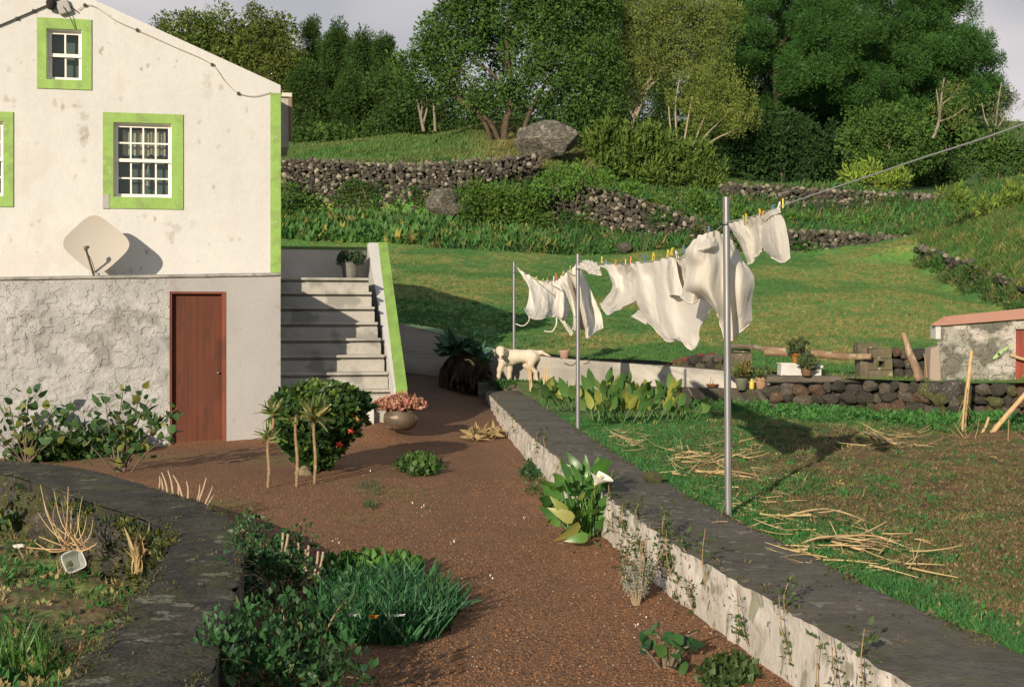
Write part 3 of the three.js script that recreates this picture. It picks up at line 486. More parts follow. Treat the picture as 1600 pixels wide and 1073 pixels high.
  part(house, 'ledge', [grid(80, 6, (u, v) => { const x = lerp(xl, 0.004, u), h = yT(x), k = v * 5; const pr = [[-0.05, 0], [0.03, -0.004], [0.045, 0.02], [0.035, 0.05], [-0.5, 0.055], [-2.0, 0.06]], i = Math.min(4, Math.floor(k)), f = k - i; return new THREE.Vector3(x, h + lerp(pr[i][1], pr[i + 1][1], f) + 0.01 * (fbm(x * 4, v * 3, 3, 115) - 0.5), lerp(pr[i][0], pr[i + 1][0], f)); }, (u, v, q) => [q.x, q.z + q.y])], M.step);
  part(house, 'base', [bx(xl + 0.4, -0.42, -0.5, 2.14, UZ - D, -0.6), bx(xl, -0.25, -0.5, 2.1, UZ - D, UZ - 0.01)], M.dirtywhite);
  const door = new THREE.Group(); door.name = 'door'; house.add(door);
  const jw = 0.065;
  part(door, 'door_frame', [bx(dl + 0.004, dl + 0.03, db - 0.05, dt, -0.14, -0.012, 0.004), bx(dr - jw, dr - 0.004, db - 0.05, dt, -0.14, -0.002, 0.004), bx(dl + 0.031, dr - jw - 0.001, dt - 0.03, dt - 0.001, -0.14, -0.006, 0.004)], M.redwood, 'red-brown door frame');
  const d0 = dl + 0.031, d1 = dr - jw - 0.001, np = 2;
  for (let i = 0; i < np; i++) { const m = part(door, 'door_plank', bx(lerp(d0, d1, i / np) + 0.001, lerp(d0, d1, (i + 1) / np) - 0.001, db + 0.02, dt - 0.031, -0.125, -0.085, 0.004), M.door); m.position.z = -0.006 * (i < 2 ? 1 : 0); }
  part(door, 'handle', [new THREE.SphereGeometry(0.016, 12, 8).translate(lerp(d0, d1, 0.93), 0.98, -0.06), tube([new THREE.Vector3(lerp(d0, d1, 0.93), 0.98, -0.09), new THREE.Vector3(lerp(d0, d1, 0.93), 0.98, -0.06)], 0.006)], M.steel);
  part(door, 'door_sill', bx(dl + 0.004, dr - 0.004, db - 0.4, db + 0.01, -0.16, -0.02), M.step);
}
// cables along the gable
{
  const t = thing('gable_cable', 'thin dark cable strung along under the gable of the white house', 'cable');
  const cm = std({ color: rgb(0.055, 0.045, 0.035), roughness: 0.7 }), V = (x, y, o = 0.03) => onH(F(x, y, UZ + o));
  function onH(q) { return new THREE.Vector3(HC.x + q.x * hc + q.z * hs, q.y, HC.z - q.x * hs + q.z * hc); }
  part(t, 'wire', tube([V(-60, 60), V(0, 39), V(26, 28), V(52, 17), V(78, 6)], 0.012, 0.012, 6, 30), cm);
  part(t, 'wire', tube([V(78, 6), V(92, 1), V(112, 12), V(121, 19)], 0.010, 0.009, 6, 20), cm);
  part(t, 'wire', tube([V(121, 15), V(132, 8), V(145, 9), V(179, 31), V(214, 47), V(270, 72), V(331, 101), V(352, 128), V(372, 145), V(395, 150), V(423, 144)], 0.006, 0.006, 6, 60), std({ color: rgb(0.45, 0.40, 0.33) }));
  part(t, 'wire', tube([V(98, 10, 0.12), V(107, 24, 0.1), V(117, 45, 0.05)], 0.007, 0.007, 5, 12), cm);
  const cl = bx(-0.022, 0.022, -0.02, 0.02, -0.02, 0.04, 0.008);
  for (const [x, y] of [[26, 29], [52, 17], [132, 8], [214, 47], [331, 101], [372, 146]]) { const m = part(t, 'clip', cl, cm); m.position.copy(V(x, y, 0.01)); m.rotation.y = HT; }
  const b = part(t, 'insulator', lathe([[0, -0.14], [0.05, -0.12], [0.075, -0.02], [0.05, 0.02], [0.06, 0.1], [0, 0.16]], 14), M.dark); b.position.copy(V(79, 1, 0.09));
  const c = part(t, 'junction_box', bx(-0.09, 0.09, -0.11, 0.09, 0, 0.08, 0.02), M.smooth); c.position.copy(V(99, 11, 0.01)); c.rotation.set(0, HT, 0.35);
}
// ---------- the stairs beside it ----------
let landing;
{
  const t = thing('stone_stairs', 'grey stone steps rising beside the white house behind a green topped parapet', 'stairs', HC, HT);
  const py = [664, 634, 608, 581, 554, 528, 503, 479, 456, 434], z0 = -0.55, run = 0.24, inner = (y) => 611 - (618 - y) * 0.204;
  const R = rng(55);
  for (let i = 0; i < 9; i++) {
    const z = z0 - run * i, a = F(inner(py[i]), py[i], z), b = F(inner(py[i + 1]), py[i + 1], z), xr = Math.min(a.x, b.x) + 0.03, zb = i === 8 ? -4.25 : z - run - 0.12;
    const step = new THREE.Group(); step.name = 'step'; t.add(step);
    part(step, 'riser', [bx(-0.9, xr - 0.004, a.y - (i ? 0.043 : 0.4), b.y - 0.082, zb, z - 0.008, 0.006), bx(-0.9, xr - 0.006, b.y - 0.10, b.y - 0.0425, zb, z - 0.085)], M.step);
    part(step, 'tread', bx(-0.9, xr, b.y - 0.042, b.y, zb, z + 0.006, 0.012), M.step);
    if (i === 8) landing = b.y;
  }
  // parapet: white body, green cap and green end
  const zf = z0 + 0.12, zr = -4.3;
  const c = (f) => { const z = lerp(zf, zr, f), li = F(lerp(615, 573, f), lerp(612, 382, f), z), gl = F(lerp(618, 590.5, f), lerp(605, 378, f), z), gr = F(lerp(636, 605, f), lerp(603, 378, f), z); return { li, gl, gr, z }; };
  const A = c(0), B = c(1), hex = (p) => { const pos = [], idx = []; const q = (a, b, cc, d) => { const k = pos.length / 3; for (const v of [a, b, cc, d]) pos.push(v.x, v.y, v.z); idx.push(k, k + 1, k + 2, k, k + 2, k + 3); }; p(q); return boxUV(mk(pos, idx).toNonIndexed()); };
  const V3 = (x, y, z) => new THREE.Vector3(x, y, z), kx = 0.0;
  const body = (lo, x0, x1, up, o = 0) => hex((q) => {
    const f = [V3(x0(A), lo, A.z + o), V3(x1(A), lo, A.z + o), V3(x1(A), A.gl.y + up, A.z + o), V3(x0(A), A.gl.y + up, A.z + o)], r = [V3(x0(B), lo, B.z), V3(x1(B), lo, B.z), V3(x1(B), B.gl.y + up, B.z), V3(x0(B), B.gl.y + up, B.z)];
    q(f[0], f[1], f[2], f[3]); q(r[1], r[0], r[3], r[2]); q(f[3], f[2], r[2], r[3]); q(f[1], r[1], r[2], f[2]); q(r[0], f[0], f[3], r[3]);
  });
  part(t, 'parapet', body(-0.3, (k) => k.li.x + (k === B ? 0 : 0.0), (k) => k.gr.x - 0.006, -0.012), M.plaster);
  part(t, 'parapet_cap', hex((q) => { const x0 = (k) => k.gl.x, x1 = (k) => k.gr.x; const f = [V3(x0(A), A.gl.y - 0.03, A.z + 0.012), V3(x1(A), A.gl.y - 0.03, A.z + 0.012), V3(x1(A), A.gl.y, A.z + 0.012), V3(x0(A), A.gl.y, A.z + 0.012)], r = [V3(x0(B), B.gl.y - 0.03, B.z - 0.01), V3(x1(B), B.gl.y - 0.03, B.z - 0.01), V3(x1(B), B.gl.y, B.z - 0.01), V3(x0(B), B.gl.y, B.z - 0.01)]; q(f[0], f[1], f[2], f[3]); q(r[1], r[0], r[3], r[2]); q(f[3], f[2], r[2], r[3]); q(f[1], r[1], r[2], f[2]); q(r[0], f[0], f[3], r[3]); }), M.green, 'lime green painted top of the stair parapet');
  part(t, 'parapet_end', bx(A.gl.x, A.gr.x, -0.2, A.gl.y - 0.031, A.z, A.z + 0.012), M.green);
  const lw = F(575, 386, -4.25), cap = lw.y;
  part(t, 'landing_wall', bx(-1.2, B.li.x + 0.02, landing - 0.3, cap - 0.05, -4.5, -4.26), M.dirtywhite);
  part(t, 'landing_wall_cap', bx(-1.2, B.li.x + 0.02, cap - 0.049, cap, -4.52, -4.24, 0.01), std({ map: T.green, color: rgb(0.45, 0.5, 0.6), roughness: 0.7 }), 'green painted top of the landing wall, its shade put into the colour');  // same green as the parapet, darkened and cooled to paint in its shade
  part(t, 'stair_foot', bx(-0.9, F(584, 650, z0 + 0.1).x, -0.3, F(560, 640, z0 + 0.1).y, z0 - 0.02, z0 + 0.14, 0.01), M.plaster);
}
// ---------- the white wall at the foot of the slope, the ledge and the stone walls ----------
function edgeZ(px) { let Z = 22; for (let i = 0; i < 30; i++) Z = lerp(Z, zEdge((px - CX) / FPX * Z), 0.6); return Z; }
{
  const t = thing('low_white_wall', 'curving low whitewashed wall holding the foot of the lawn behind the dog', 'wall');
  const top = pl([[540, 498], [627, 506], [690, 524], [740, 539], [780, 547], [850, 557], [900, 562], [1000, 569], [1060, 573], [1122, 578], [1215, 588]]);
  const at = (px, o) => { const Z = edgeZ(px) - 0.05 + o; return P(px, top(px), Z); }, X0 = 540, X1 = 1205, N = 200;
  part(t, 'wall_face', [grid(N, 10, (u, v) => { const q = at(lerp(X0, X1, u), 0); q.z += 0.02 * (fbm(u * 60, v * 3, 4, 121) - 0.5); q.y = lerp(q.y, 0.0, v); return q; }, (u, v, q) => [q.x - q.z, q.y])], M.dirtywhite);
  part(t, 'wall_top', [grid(N, 4, (u, v) => { const q = at(lerp(X0, X1, u), 0), Z = edgeZ(lerp(X0, X1, u)) + 0.2; const r = new THREE.Vector3(q.x * (Z / -q.z), q.y, -Z); return new THREE.Vector3(lerp(q.x, r.x, v), q.y + 0.012 * Math.sin(v * 3.14) + 0.015 * (fbm(u * 70, v * 4, 3, 122) - 0.4), lerp(q.z + 0.005, r.z, v)); })], M.concrete);
}
{
  const t = thing('concrete_ledge', 'long low concrete ledge in front of the whitewashed wall', 'ledge');
  part(t, 'slab', grid(90, 12, (u, v) => { const px = lerp(985, 1216, u), Z = edgeZ(px) - 0.06, k = v * 3, y0 = P(px, lerp(603, 607, u), Z).y; const f = Math.min(k, 1), q = P(px, 600, lerp(Z, Z - 0.34, f)); q.y = k < 1 ? y0 : lerp(y0, y0 - 0.4, (k - 1) / 2); q.z += 0.02 * (fbm(u * 40, v * 5, 3, 123) - 0.5); q.y += 0.015 * (fbm(u * 30, v * 5, 3, 124) - 0.5); return q; }, (u, v, q) => [q.x - q.z, q.y + q.z]), M.concrete);
}
const rocksA = [1, 2, 3, 4, 5, 6, 7, 8].map((s) => rock(s, 1, 0.75));
function dryWall(name, label, x0, x1, zOf, topOf, baseOf, pxw, seed, group) {        // stones laid in rough courses, each its own mesh
  const t = thing(name, label, 'wall', [0, 0, 0], 0, group), R = rng(seed);
  part(t, 'wall_core', [grid(60, 6, (u, v) => { const px = lerp(x0, x1, u), Z = zOf(px) + 0.1, q = P(px, topOf(px), Z); q.y = lerp(q.y - 0.06, -0.1, v); q.z -= 0.05 * fbm(u * 50, v * 6, 3, seed); return q; }, (u, v, q) => [q.x, q.y]),
    grid(60, 4, (u, v) => { const px = lerp(x0, x1, u), q = P(px, topOf(px), zOf(px) + 0.1); q.y -= 0.06; q.z -= v * 0.5; q.y += 0.06 * (fbm(u * 50, v * 6, 3, seed + 1) - 0.5); return q; })], std({ map: T.basalt, color: rgb(0.35, 0.33, 0.3) }));
  const rowH = pxw * 0.8;
  for (let r = 0; ; r++) {
    let any = false;
    for (let px = x0 - R() * pxw; px < x1;) {
      const w = pxw * (0.6 + 0.95 * R()), cx = px + w / 2, py = topOf(cx) + rowH * (r + 0.45) + (R() - 0.5) * rowH * 0.4; px += w * 0.93;
      if (py > baseOf(cx) || cx > x1 || cx < x0) continue; any = true;
      const Z = zOf(cx), k = Z / FPX, c = R(), m = part(t, 'stone', rocksA[Math.floor(R() * 8)], c < 0.16 ? M.mossy : c < 0.3 ? M.reddish : M.basalt[Math.floor(R() * 3)]);
      m.position.copy(P(cx, py, Z + 0.02 * R())); m.rotation.set((R() - 0.5) * 0.7, R() * 6.28, (R() - 0.5) * 0.7);
      m.scale.set(w * 0.60 * k, rowH * (0.58 + 0.2 * R()) * k, w * 0.55 * k);
    }
    if (!any) break;
  }
  return t;
}
const stoneZ = pl([[1180, 18.9], [1215, 18.45], [1400, 17.5], [1640, 16.5]]);
dryWall('dry_stone_wall', 'dark dry-stone wall closing the vegetable plot below the flower pots and shed', 1205, 1640, stoneZ, pl([[1205, 600], [1340, 599], [1400, 598], [1470, 602], [1640, 604]]), pl([[1205, 655], [1400, 664], [1640, 676]]), 20, 61);
dryWall('rubble_wall', 'short dark stretch of rubble wall between the block pier and the outbuilding', 1392, 1466, () => 18.5, pl([[1392, 546], [1466, 552]]), () => 606, 17, 62);
dryWall('stone_heap', 'low heap of dark stones on top of the whitewashed wall', 1052, 1150, (px) => edgeZ(px) + 0.1, pl([[1052, 570], [1090, 556], [1150, 556]]), pl([[1052, 577], [1150, 586]]), 15, 63);
function block(name, label, cat, x0, x1, y0, y1, Z, d, mat, r = 0.01) { const a = P(x0, y0, Z), b = P(x1, y1, Z), t = thing(name, label, cat, [(a.x + b.x) / 2, b.y, -Z]); part(t, name + '_body', bx(-(b.x - a.x) / 2, (b.x - a.x) / 2, 0, a.y - b.y, -d, 0, r), mat); return t; }
{
  const Z = 18.35, t = thing('concrete_beam', 'grey concrete beam laid along the top of the dry-stone wall under the white box', 'beam'), a = P(1198, 587, Z), b = P(1346, 598, Z);
  part(t, 'beam', grid(50, 9, (u, v) => { const k = v * 3, x = lerp(a.x, b.x, u); let y = a.y, z = -Z; if (k < 1) z = -Z - 0.4 * (1 - k); else if (k < 2) y = lerp(a.y, b.y, k - 1); else { y = b.y; z = -Z - 0.3 * (k - 2); } return new THREE.Vector3(x, y + 0.018 * (fbm(u * 30, v * 4, 3, 125) - 0.5), z + 0.02 * (fbm(u * 30, v * 4 + 5, 3, 126) - 0.5)); }, (u, v, q) => [q.x, q.y + q.z]), M.concrete);
}
// hollow block piers that carry the rail
{
  const bw = 0.235, mb = std({ map: T.concrete, color: rgb(1.25, 1.2, 1.05), bumpMap: T.plasterB, bumpScale: 0.02 });
  const holed = (w, h, d) => { const s = new THREE.Shape([new THREE.Vector2(0, 0), new THREE.Vector2(w, 0), new THREE.Vector2(w, h), new THREE.Vector2(0, h)]); s.holes.push(new THREE.Path([new THREE.Vector2(w * 0.34, h * 0.2), new THREE.Vector2(w * 0.34, h * 0.85), new THREE.Vector2(w * 0.7, h * 0.85), new THREE.Vector2(w * 0.7, h * 0.2)])); const g = new THREE.ExtrudeGeometry(s, { depth: d, bevelEnabled: true, bevelSize: 0.006, bevelThickness: 0.006, bevelSegments: 1 }); return boxUV(clean(g)); };
  const pier = (label, x, Z, list) => { const t = thing('block_pier', label, 'pier'); for (const [x0, x1, y0, y1, h] of list) { const a = P(x0, y0, Z), b = P(x1, y1, Z), w = b.x - a.x, hh = a.y - b.y, m = part(t, 'block', h ? holed(w, hh, 0.3) : bx(0, w, 0, hh, 0, 0.3, 0.012), mb); m.position.set(a.x, b.y, -Z - 0.3 + 0.03 * fbm(x0, y0, 2, 3)); } return t; };
  pier('taller pier of grey hollow blocks at the right end of the wooden rail', 1370, 18.3, [[1341, 1356, 538, 562, 0], [1344, 1357, 563, 592, 0], [1357.5, 1394, 545, 560, 0], [1357.5, 1394, 561, 577, 1], [1351, 1396, 578, 594, 0], [1344, 1372, 536, 544.5, 0]]);
  pier('lower pier of grey hollow blocks at the left end of the wooden rail', 1160, 19.3, [[1142, 1176, 552, 570, 0], [1142, 1175, 571, 588, 1], [1146, 1173, 545, 551, 0]]);
  const t = thing('wooden_rail', 'weathered wooden pole laid as a rail between the two block piers', 'rail');
  part(t, 'pole', tube([P(1138, 540, 19.2), P(1172, 541, 19.1), P(1200, 547, 18.95)], 0.03, 0.038, 7), M.bark); part(t, 'pole', tube([P(1196, 548, 18.94), P(1235, 550, 18.8), P(1290, 554, 18.5), P(1325, 557, 18.35), P(1362, 557, 18.1)], 0.075, 0.042, 8), std({ map: T.bark, color: rgb(1.7, 1.5, 1.25), bumpMap: T.bark, bumpScale: 0.02 }));
}
{ const t = thing('red_planks', 'two weathered red planks lying on the heap of stones', 'planks'); for (const [a, b] of [[[1048, 567], [1092, 556]], [[1060, 566], [1112, 554]]]) { const p = P(a[0], a[1], 21.4), q = P(b[0], b[1], 20.6), d = q.clone().sub(p), m = part(t, 'plank', bx(-0.09, 0.09, 0, d.length(), -0.015, 0.015, 0.004), std({ map: T.wood, color: rgb(1.25, 1.2, 1.3) })); m.position.copy(p); m.quaternion.copy(qDir(d, 0.9)); } }
{ const p = P(882, 561, edgeZ(882) + 0.05), t = thing('clay_block', 'small pinkish clay pot standing on the white wall behind the dog', 'pot', p); part(t, 'pot_body', lathe([[0, 0], [0.075, 0], [0.095, 0.13], [0.105, 0.135], [0.105, 0.165], [0.085, 0.165], [0.08, 0.05], [0, 0.05]], 16), std({ color: rgb(0.42, 0.27, 0.21) })); part(t, 'soil', new THREE.CylinderGeometry(0.085, 0.085, 0.02, 14).translate(0, 0.14, 0), M.dark); }

// ---------- pots, box and small things on the ledge ----------
const potProfile = (w, h) => [[0, 0], [w * 0.36, 0], [w * 0.46, h * 0.78], [w * 0.5, h * 0.785], [w * 0.5, h], [w * 0.44, h], [w * 0.41, h * 0.82], [w * 0.3, h * 0.3], [0, h * 0.3]];
const herb = cluster(401, 26, 0.07, 0.06, 0.3, { up: 0.5 });
function pot(label, px, y0, y1, wpx, Z, col, plant) {
  const p = P(px, y1, Z), k = Z / FPX, w = wpx * k, h = (y1 - y0) * k, t = thing('flower_pot', label, 'flower pot', p);
  part(t, 'pot_body', lathe(potProfile(w, h), 22), std({ color: rgb(...col), map: T.plaster, bumpMap: T.plasterB, bumpScale: 0.004 }));
  part(t, 'soil', new THREE.CylinderGeometry(w * 0.42, w * 0.42, 0.02, 16).translate(0, h * 0.88, 0), M.dark);
  if (plant) { const R = rng(px | 0), list = []; for (let i = 0; i < plant.n; i++) list.push({ m: M4(new THREE.Vector3((R() - 0.5) * w * plant.s, h * 0.9 + R() * plant.h, (R() - 0.5) * w * plant.s), qYaw(R() * 6), 0.7 + 0.6 * R()), c: rgb(plant.c[0] * (0.7 + 0.6 * R()), plant.c[1] * (0.7 + 0.6 * R()), plant.c[2]) }); inst(t, 'foliage', herb, leafMat(rgb(1, 1, 1)), list); }
  return t;
}
const LZ = edgeZ(1180) - 0.26;
pot('grey-green flower pot with a wispy plant, nearest the metal post on the ledge', 1159, 591, 609, 20, LZ, [0.24, 0.26, 0.19], { n: 10, s: 0.7, h: 0.18, c: [0.17, 0.19, 0.05] });
pot('pale terracotta flower pot with round succulent leaves beside the yellow bottle', 1190, 589, 610, 20, LZ, [0.66, 0.42, 0.27], { n: 14, s: 1.1, h: 0.06, c: [0.10, 0.17, 0.05] });
{ const p = P(1175, 608.5, LZ), t = thing('yellow_bottle', 'yellow plastic bottle standing between two flower pots on the ledge', 'bottle', p); part(t, 'bottle_body', lathe([[0, 0], [0.036, 0.003], [0.038, 0.03], [0.038, 0.11], [0.026, 0.13], [0.016, 0.137], [0, 0.138]], 18), std({ color: rgb(0.66, 0.50, 0.08), roughness: 0.45 })); part(t, 'cap', new THREE.CylinderGeometry(0.019, 0.019, 0.024, 12).translate(0, 0.15, 0), std({ color: rgb(0.62, 0.52, 0.2) })); }
{ const Z = 18.5, a = P(1221, 568, Z), b = P(1253, 587, Z), t = thing('white_box', 'white box under the orange flower pot on the concrete beam', 'box', [a.x, b.y, -Z]), w = b.x - a.x, h = a.y - b.y; const g = new THREE.ExtrudeGeometry(new THREE.Shape([new THREE.Vector2(0, 0), new THREE.Vector2(w, 0), new THREE.Vector2(w * 0.9, h - 0.02), new THREE.Vector2(0.01, h - 0.02)]), { depth: 0.26, bevelEnabled: true, bevelSize: 0.006, bevelThickness: 0.006, bevelSegments: 2 }); g.translate(0, 0.004, -0.26); part(t, 'box_body', boxUV(clean(g)), M.plaster); part(t, 'lid', bx(-0.01, w * 0.92, h - 0.012, h + 0.006, -0.28, 0.014, 0.005), M.white); }
pot('bright orange flower pot with a small shrub, standing on the white box', 1247, 552, 568, 19, 18.58, [0.80, 0.26, 0.045], { n: 12, s: 0.8, h: 0.12, c: [0.07, 0.11, 0.035] });
pot('brown terracotta flower pot with a low green plant in front of the white box', 1261, 571, 587, 19, 18.3, [0.34, 0.20, 0.11], { n: 12, s: 0.9, h: 0.08, c: [0.10, 0.16, 0.05] });
{ const Z = 18.4, p = P(1279, 587, Z), t = thing('white_trough', 'small white T-shaped concrete piece right of the brown pot on the beam', 'ornament', p); part(t, 'foot', bx(-0.045, 0.05, 0, 0.11, -0.14, -0.01, 0.008), M.plaster); part(t, 'top', bx(-0.075, 0.07, 0.111, 0.15, -0.18, 0.02, 0.008), M.plaster); part(t, 'side_piece', bx(-0.105, -0.046, 0, 0.06, -0.12, -0.03, 0.008), M.plaster); }
{ const p = P(1113, 605, edgeZ(1113) - 0.2), t = thing('rusty_dish', 'small rusty dish with a dead plant left of the metal post on the ledge', 'dish', p); part(t, 'dish_body', lathe([[0, 0], [0.07, 0], [0.1, 0.05], [0.09, 0.05], [0.06, 0.02], [0, 0.02]], 16), std({ color: rgb(0.22, 0.085, 0.045) })); part(t, 'dry_stem', tube([new THREE.Vector3(-0.02, 0.02, 0), new THREE.Vector3(-0.03, 0.1, 0.01), new THREE.Vector3(-0.01, 0.15, 0)], 0.006), M.straw2); }
// ---------- the outbuilding at the right edge ----------
{
  const Z = 17.8, t = thing('stone_outbuilding', 'low lichen-grey outbuilding with a pink roof edge and a red door', 'outbuilding', P(1465, 620, Z), 0), o = t.position, L = (px, py, dz = 0) => P(px, py, Z - dz).sub(o);
  const c = L(1465, 620), x1 = L(1588, 560).x, x2 = L(1650, 560).x, x3 = L(1760, 560).x, yb = -0.6, top = (x) => lerp(L(1465, 509).y, L(1588, 499).y, (x - c.x) / (x1 - c.x)), n = 90;
  const wm = std({ map: tex(512, [3, 1.5], (u, v) => { const a = fbm(u * 26, v * 13, 6, 131), d = sstep(0.44, 0.58, fbm(u * 16, v * 9, 6, 132)), j = sstep(0.46, 0.5, Math.abs(((v * 7) % 1) - 0.5)), w = sstep(0.52, 0.68, fbm(u * 11 + 3, v * 7, 6, 133)); let q = mix3(mul3([0.34, 0.325, 0.275], 0.55 + 0.8 * a), [0.095, 0.095, 0.07], d * 0.75); q = mix3(q, [0.60, 0.55, 0.50], w * 0.7); return mul3(q, 1 - 0.2 * j); }), bumpMap: T.roughB, bumpScale: 0.05 });
  part(t, 'wall', [grid(n, 30, (u, v) => { const x = lerp(c.x, x1, u); return new THREE.Vector3(x, lerp(yb, top(x) - 0.004, v), 0.03 * (fbm(x * 4, v * 5, 4, 134) - 0.5)); }, (u, v, q) => [q.x, q.y]), grid(8, 20, (u, v) => new THREE.Vector3(c.x - 0.002 + 0.72 * (1 - u) + 0.015 * fbm(u * 4, v * 7, 3, 135), lerp(yb, top(c.x), v), -1.8 * (1 - u)), (u, v, q) => [q.z, q.y]), bx(x2, x3, yb, L(1650, 495).y, -0.3, 0), bx(x1, x2, L(1600, 514).y, L(1600, 499).y, -0.3, -0.01), bx(c.x + 0.73, x3, yb, L(1600, 510).y, -1.9, -1.8)], wm);
  part(t, 'corner_stone', [bx(c.x - 0.03, c.x + 0.045, L(1465, 530).y, L(1465, 509).y, -0.2, 0.035, 0.012)], M.plaster, 'pale block at the top left corner of the outbuilding');
  part(t, 'buttress', hexa(L(1455, 545), L(1467, 541), L(1470, 594), L(1453, 594), 0.25, 0.02), std({ map: T.plaster, color: rgb(0.62, 0.5, 0.42) }), 'pale plank leaning on the corner of the outbuilding');
  const rm = std({ map: T.plaster, color: rgb(0.70, 0.385, 0.30), roughness: 0.9 }), sl = (L(1600, 482).y - L(1475, 495).y) / (L(1600, 482).x - L(1475, 495).x);
  const rg = (() => { const a = L(1456, 507), e = x3 + 0.1, y1 = top(x1) + 0.01; const s = new THREE.Shape([new THREE.Vector2(a.x, a.y), new THREE.Vector2(L(1477, 495).x, L(1477, 495).y), new THREE.Vector2(e, L(1477, 495).y + sl * (e - L(1477, 495).x)), new THREE.Vector2(e, y1 + 0.12), new THREE.Vector2(c.x, top(c.x) + 0.002)]); const g = new THREE.ExtrudeGeometry(s, { depth: 2.0, bevelEnabled: true, bevelSize: 0.004, bevelThickness: 0.004, bevelSegments: 1 }); g.translate(0, 0, -1.93); g.applyMatrix4(new THREE.Matrix4().set(1, 0, -0.4, 0, 0, 1, 0, 0, 0, 0, 1, 0, 0, 0, 0, 1)); return boxUV(clean(g)); })();
  part(t, 'roof', rg, rm);
  const pw = (x2 - x1) / 3; for (let i = 0; i < 3; i++) part(t, 'door_plank', bx(x1 + pw * i + 0.002, x1 + pw * (i + 1) - 0.002, yb, L(1600, 516).y, -0.1, -0.06, 0.004), std({ map: T.wood, color: rgb(2.0, 1.3, 1.3), roughness: 0.6 }));
  part(t, 'door_bar', tube([L(1579, 554, 0.04), L(1600, 561, 0.05), L(1640, 566, 0.05)], 0.022, 0.022, 8), M.straw, 'pale wooden bar across the red door');
  part(t, 'paint_splash', [[1558, 556, 0.04], [1564, 551, 0.035], [1572, 545, 0.03], [1579, 539, 0.02]].map(([x, y, r]) => { const q = L(x, y, 0.012); return new THREE.CylinderGeometry(r, r * 1.1, 0.004, 9).rotateX(Math.PI / 2).scale(1.5, 0.55, 1).rotateZ(0.7).translate(q.x, q.y, q.z); }), std({ color: rgb(0.40, 0.56, 0.22) }), 'splash of lime green paint on the outbuilding wall');
}
function hexa(a, b, c, d, depth, dz = 0) { const s = new THREE.Shape([a, b, c, d].map((p) => new THREE.Vector2(p.x, p.y))), g = new THREE.ExtrudeGeometry(s, { depth, bevelEnabled: true, bevelSize: 0.006, bevelThickness: 0.006, bevelSegments: 1 }); g.translate(0, 0, dz - depth); return boxUV(clean(g)); }

// ---------- posts, line, washing ----------
const post = thing('metal_post', 'tallest galvanised washing line post, nearest the camera at the edge of the long wall', 'post', P(1138.5, 806, 8.75), 0, 'washing line posts');
const postTop = P(1135, 308, 8.75);
{ const h = postTop.y - post.position.y + 0.2, pm = M.steel; part(post, 'pole', lathe([[0, -0.2], [0.0245, -0.2], [0.0245, h - 0.2], [0.020, h - 0.197], [0.019, h - 0.26], [0, h - 0.26]], 20), pm); part(post, 'wire_tie', new THREE.TorusGeometry(0.027, 0.005, 6, 18).rotateX(1.4).translate(0, (CY - 352) / FPX * 8.75 + EYE - post.position.y, 0), M.dark); post.rotation.z = 0.007; }
for (const [px, y0, y1, Z, label, k] of [[903, 397, 669, 15.8, 'middle galvanised washing line post beside the long wall', 1], [803, 409, 606, 25, 'farthest washing line post, behind the white dog', 1.15]]) {
  const c = post.clone(); c.name = numbered('metal_post'); c.position.copy(P(px, y1, Z)); const h = P(px, y0, Z).y - c.position.y; c.scale.set(k, h / (postTop.y - post.position.y), k); c.rotation.z = 0; c.userData = { ...post.userData, label }; scene.add(c);
}
const LA = P(1136, 347, 8.72), LB = P(904, 407, 15.76), LC = P(804, 414, 24.96), LD = P(1660, 170, 5.0);
function lineZ(px) { const s = px > 1136 ? [LA, LD] : px > 904 ? [LB, LA] : [LC, LB], u = (px - CX) / FPX, [a, b] = s; return -(a.z + (b.z - a.z) * (a.x + u * a.z) / ((a.x - b.x) + u * (a.z - b.z))); }
const L3 = (px, py, dz = 0) => P(px, py, clamp(lineZ(px), 4, 26) + dz);
{
  const t = thing('washing_line', 'thin grey washing line strung over the posts and away to the upper right', 'washing line'), wm = std({ color: rgb(0.32, 0.34, 0.33), roughness: 0.5 });
  part(t, 'line', tube([LA, L3(1180, 337), L3(1240, 315), L3(1420, 254), LD, new THREE.Vector3(3.4, 3.2, -1)], 0.0042, 0.0042, 6, 60), wm);
  part(t, 'line', tube([LB, L3(935, 411), L3(990, 411), L3(1040, 403), L3(1085, 385), LA], 0.005, 0.005, 6, 40), wm);
  part(t, 'line', tube([LC, L3(822, 428), L3(848, 439), L3(868, 437), L3(888, 422), LB], 0.007, 0.007, 6, 40), wm);
}
const clothM = [[0.82, 0.77, 0.69], [0.78, 0.725, 0.64], [0.83, 0.785, 0.71]].map((c) => { const m = new THREE.MeshPhysicalMaterial({ color: rgb(...c), roughness: 0.95, side: THREE.DoubleSide, transmission: 0.16, thickness: 0, bumpMap: T.cloth, bumpScale: 0.0015, sheen: 0.3, sheenColor: rgb(0.5, 0.48, 0.45), sheenRoughness: 0.8 }); return m; });
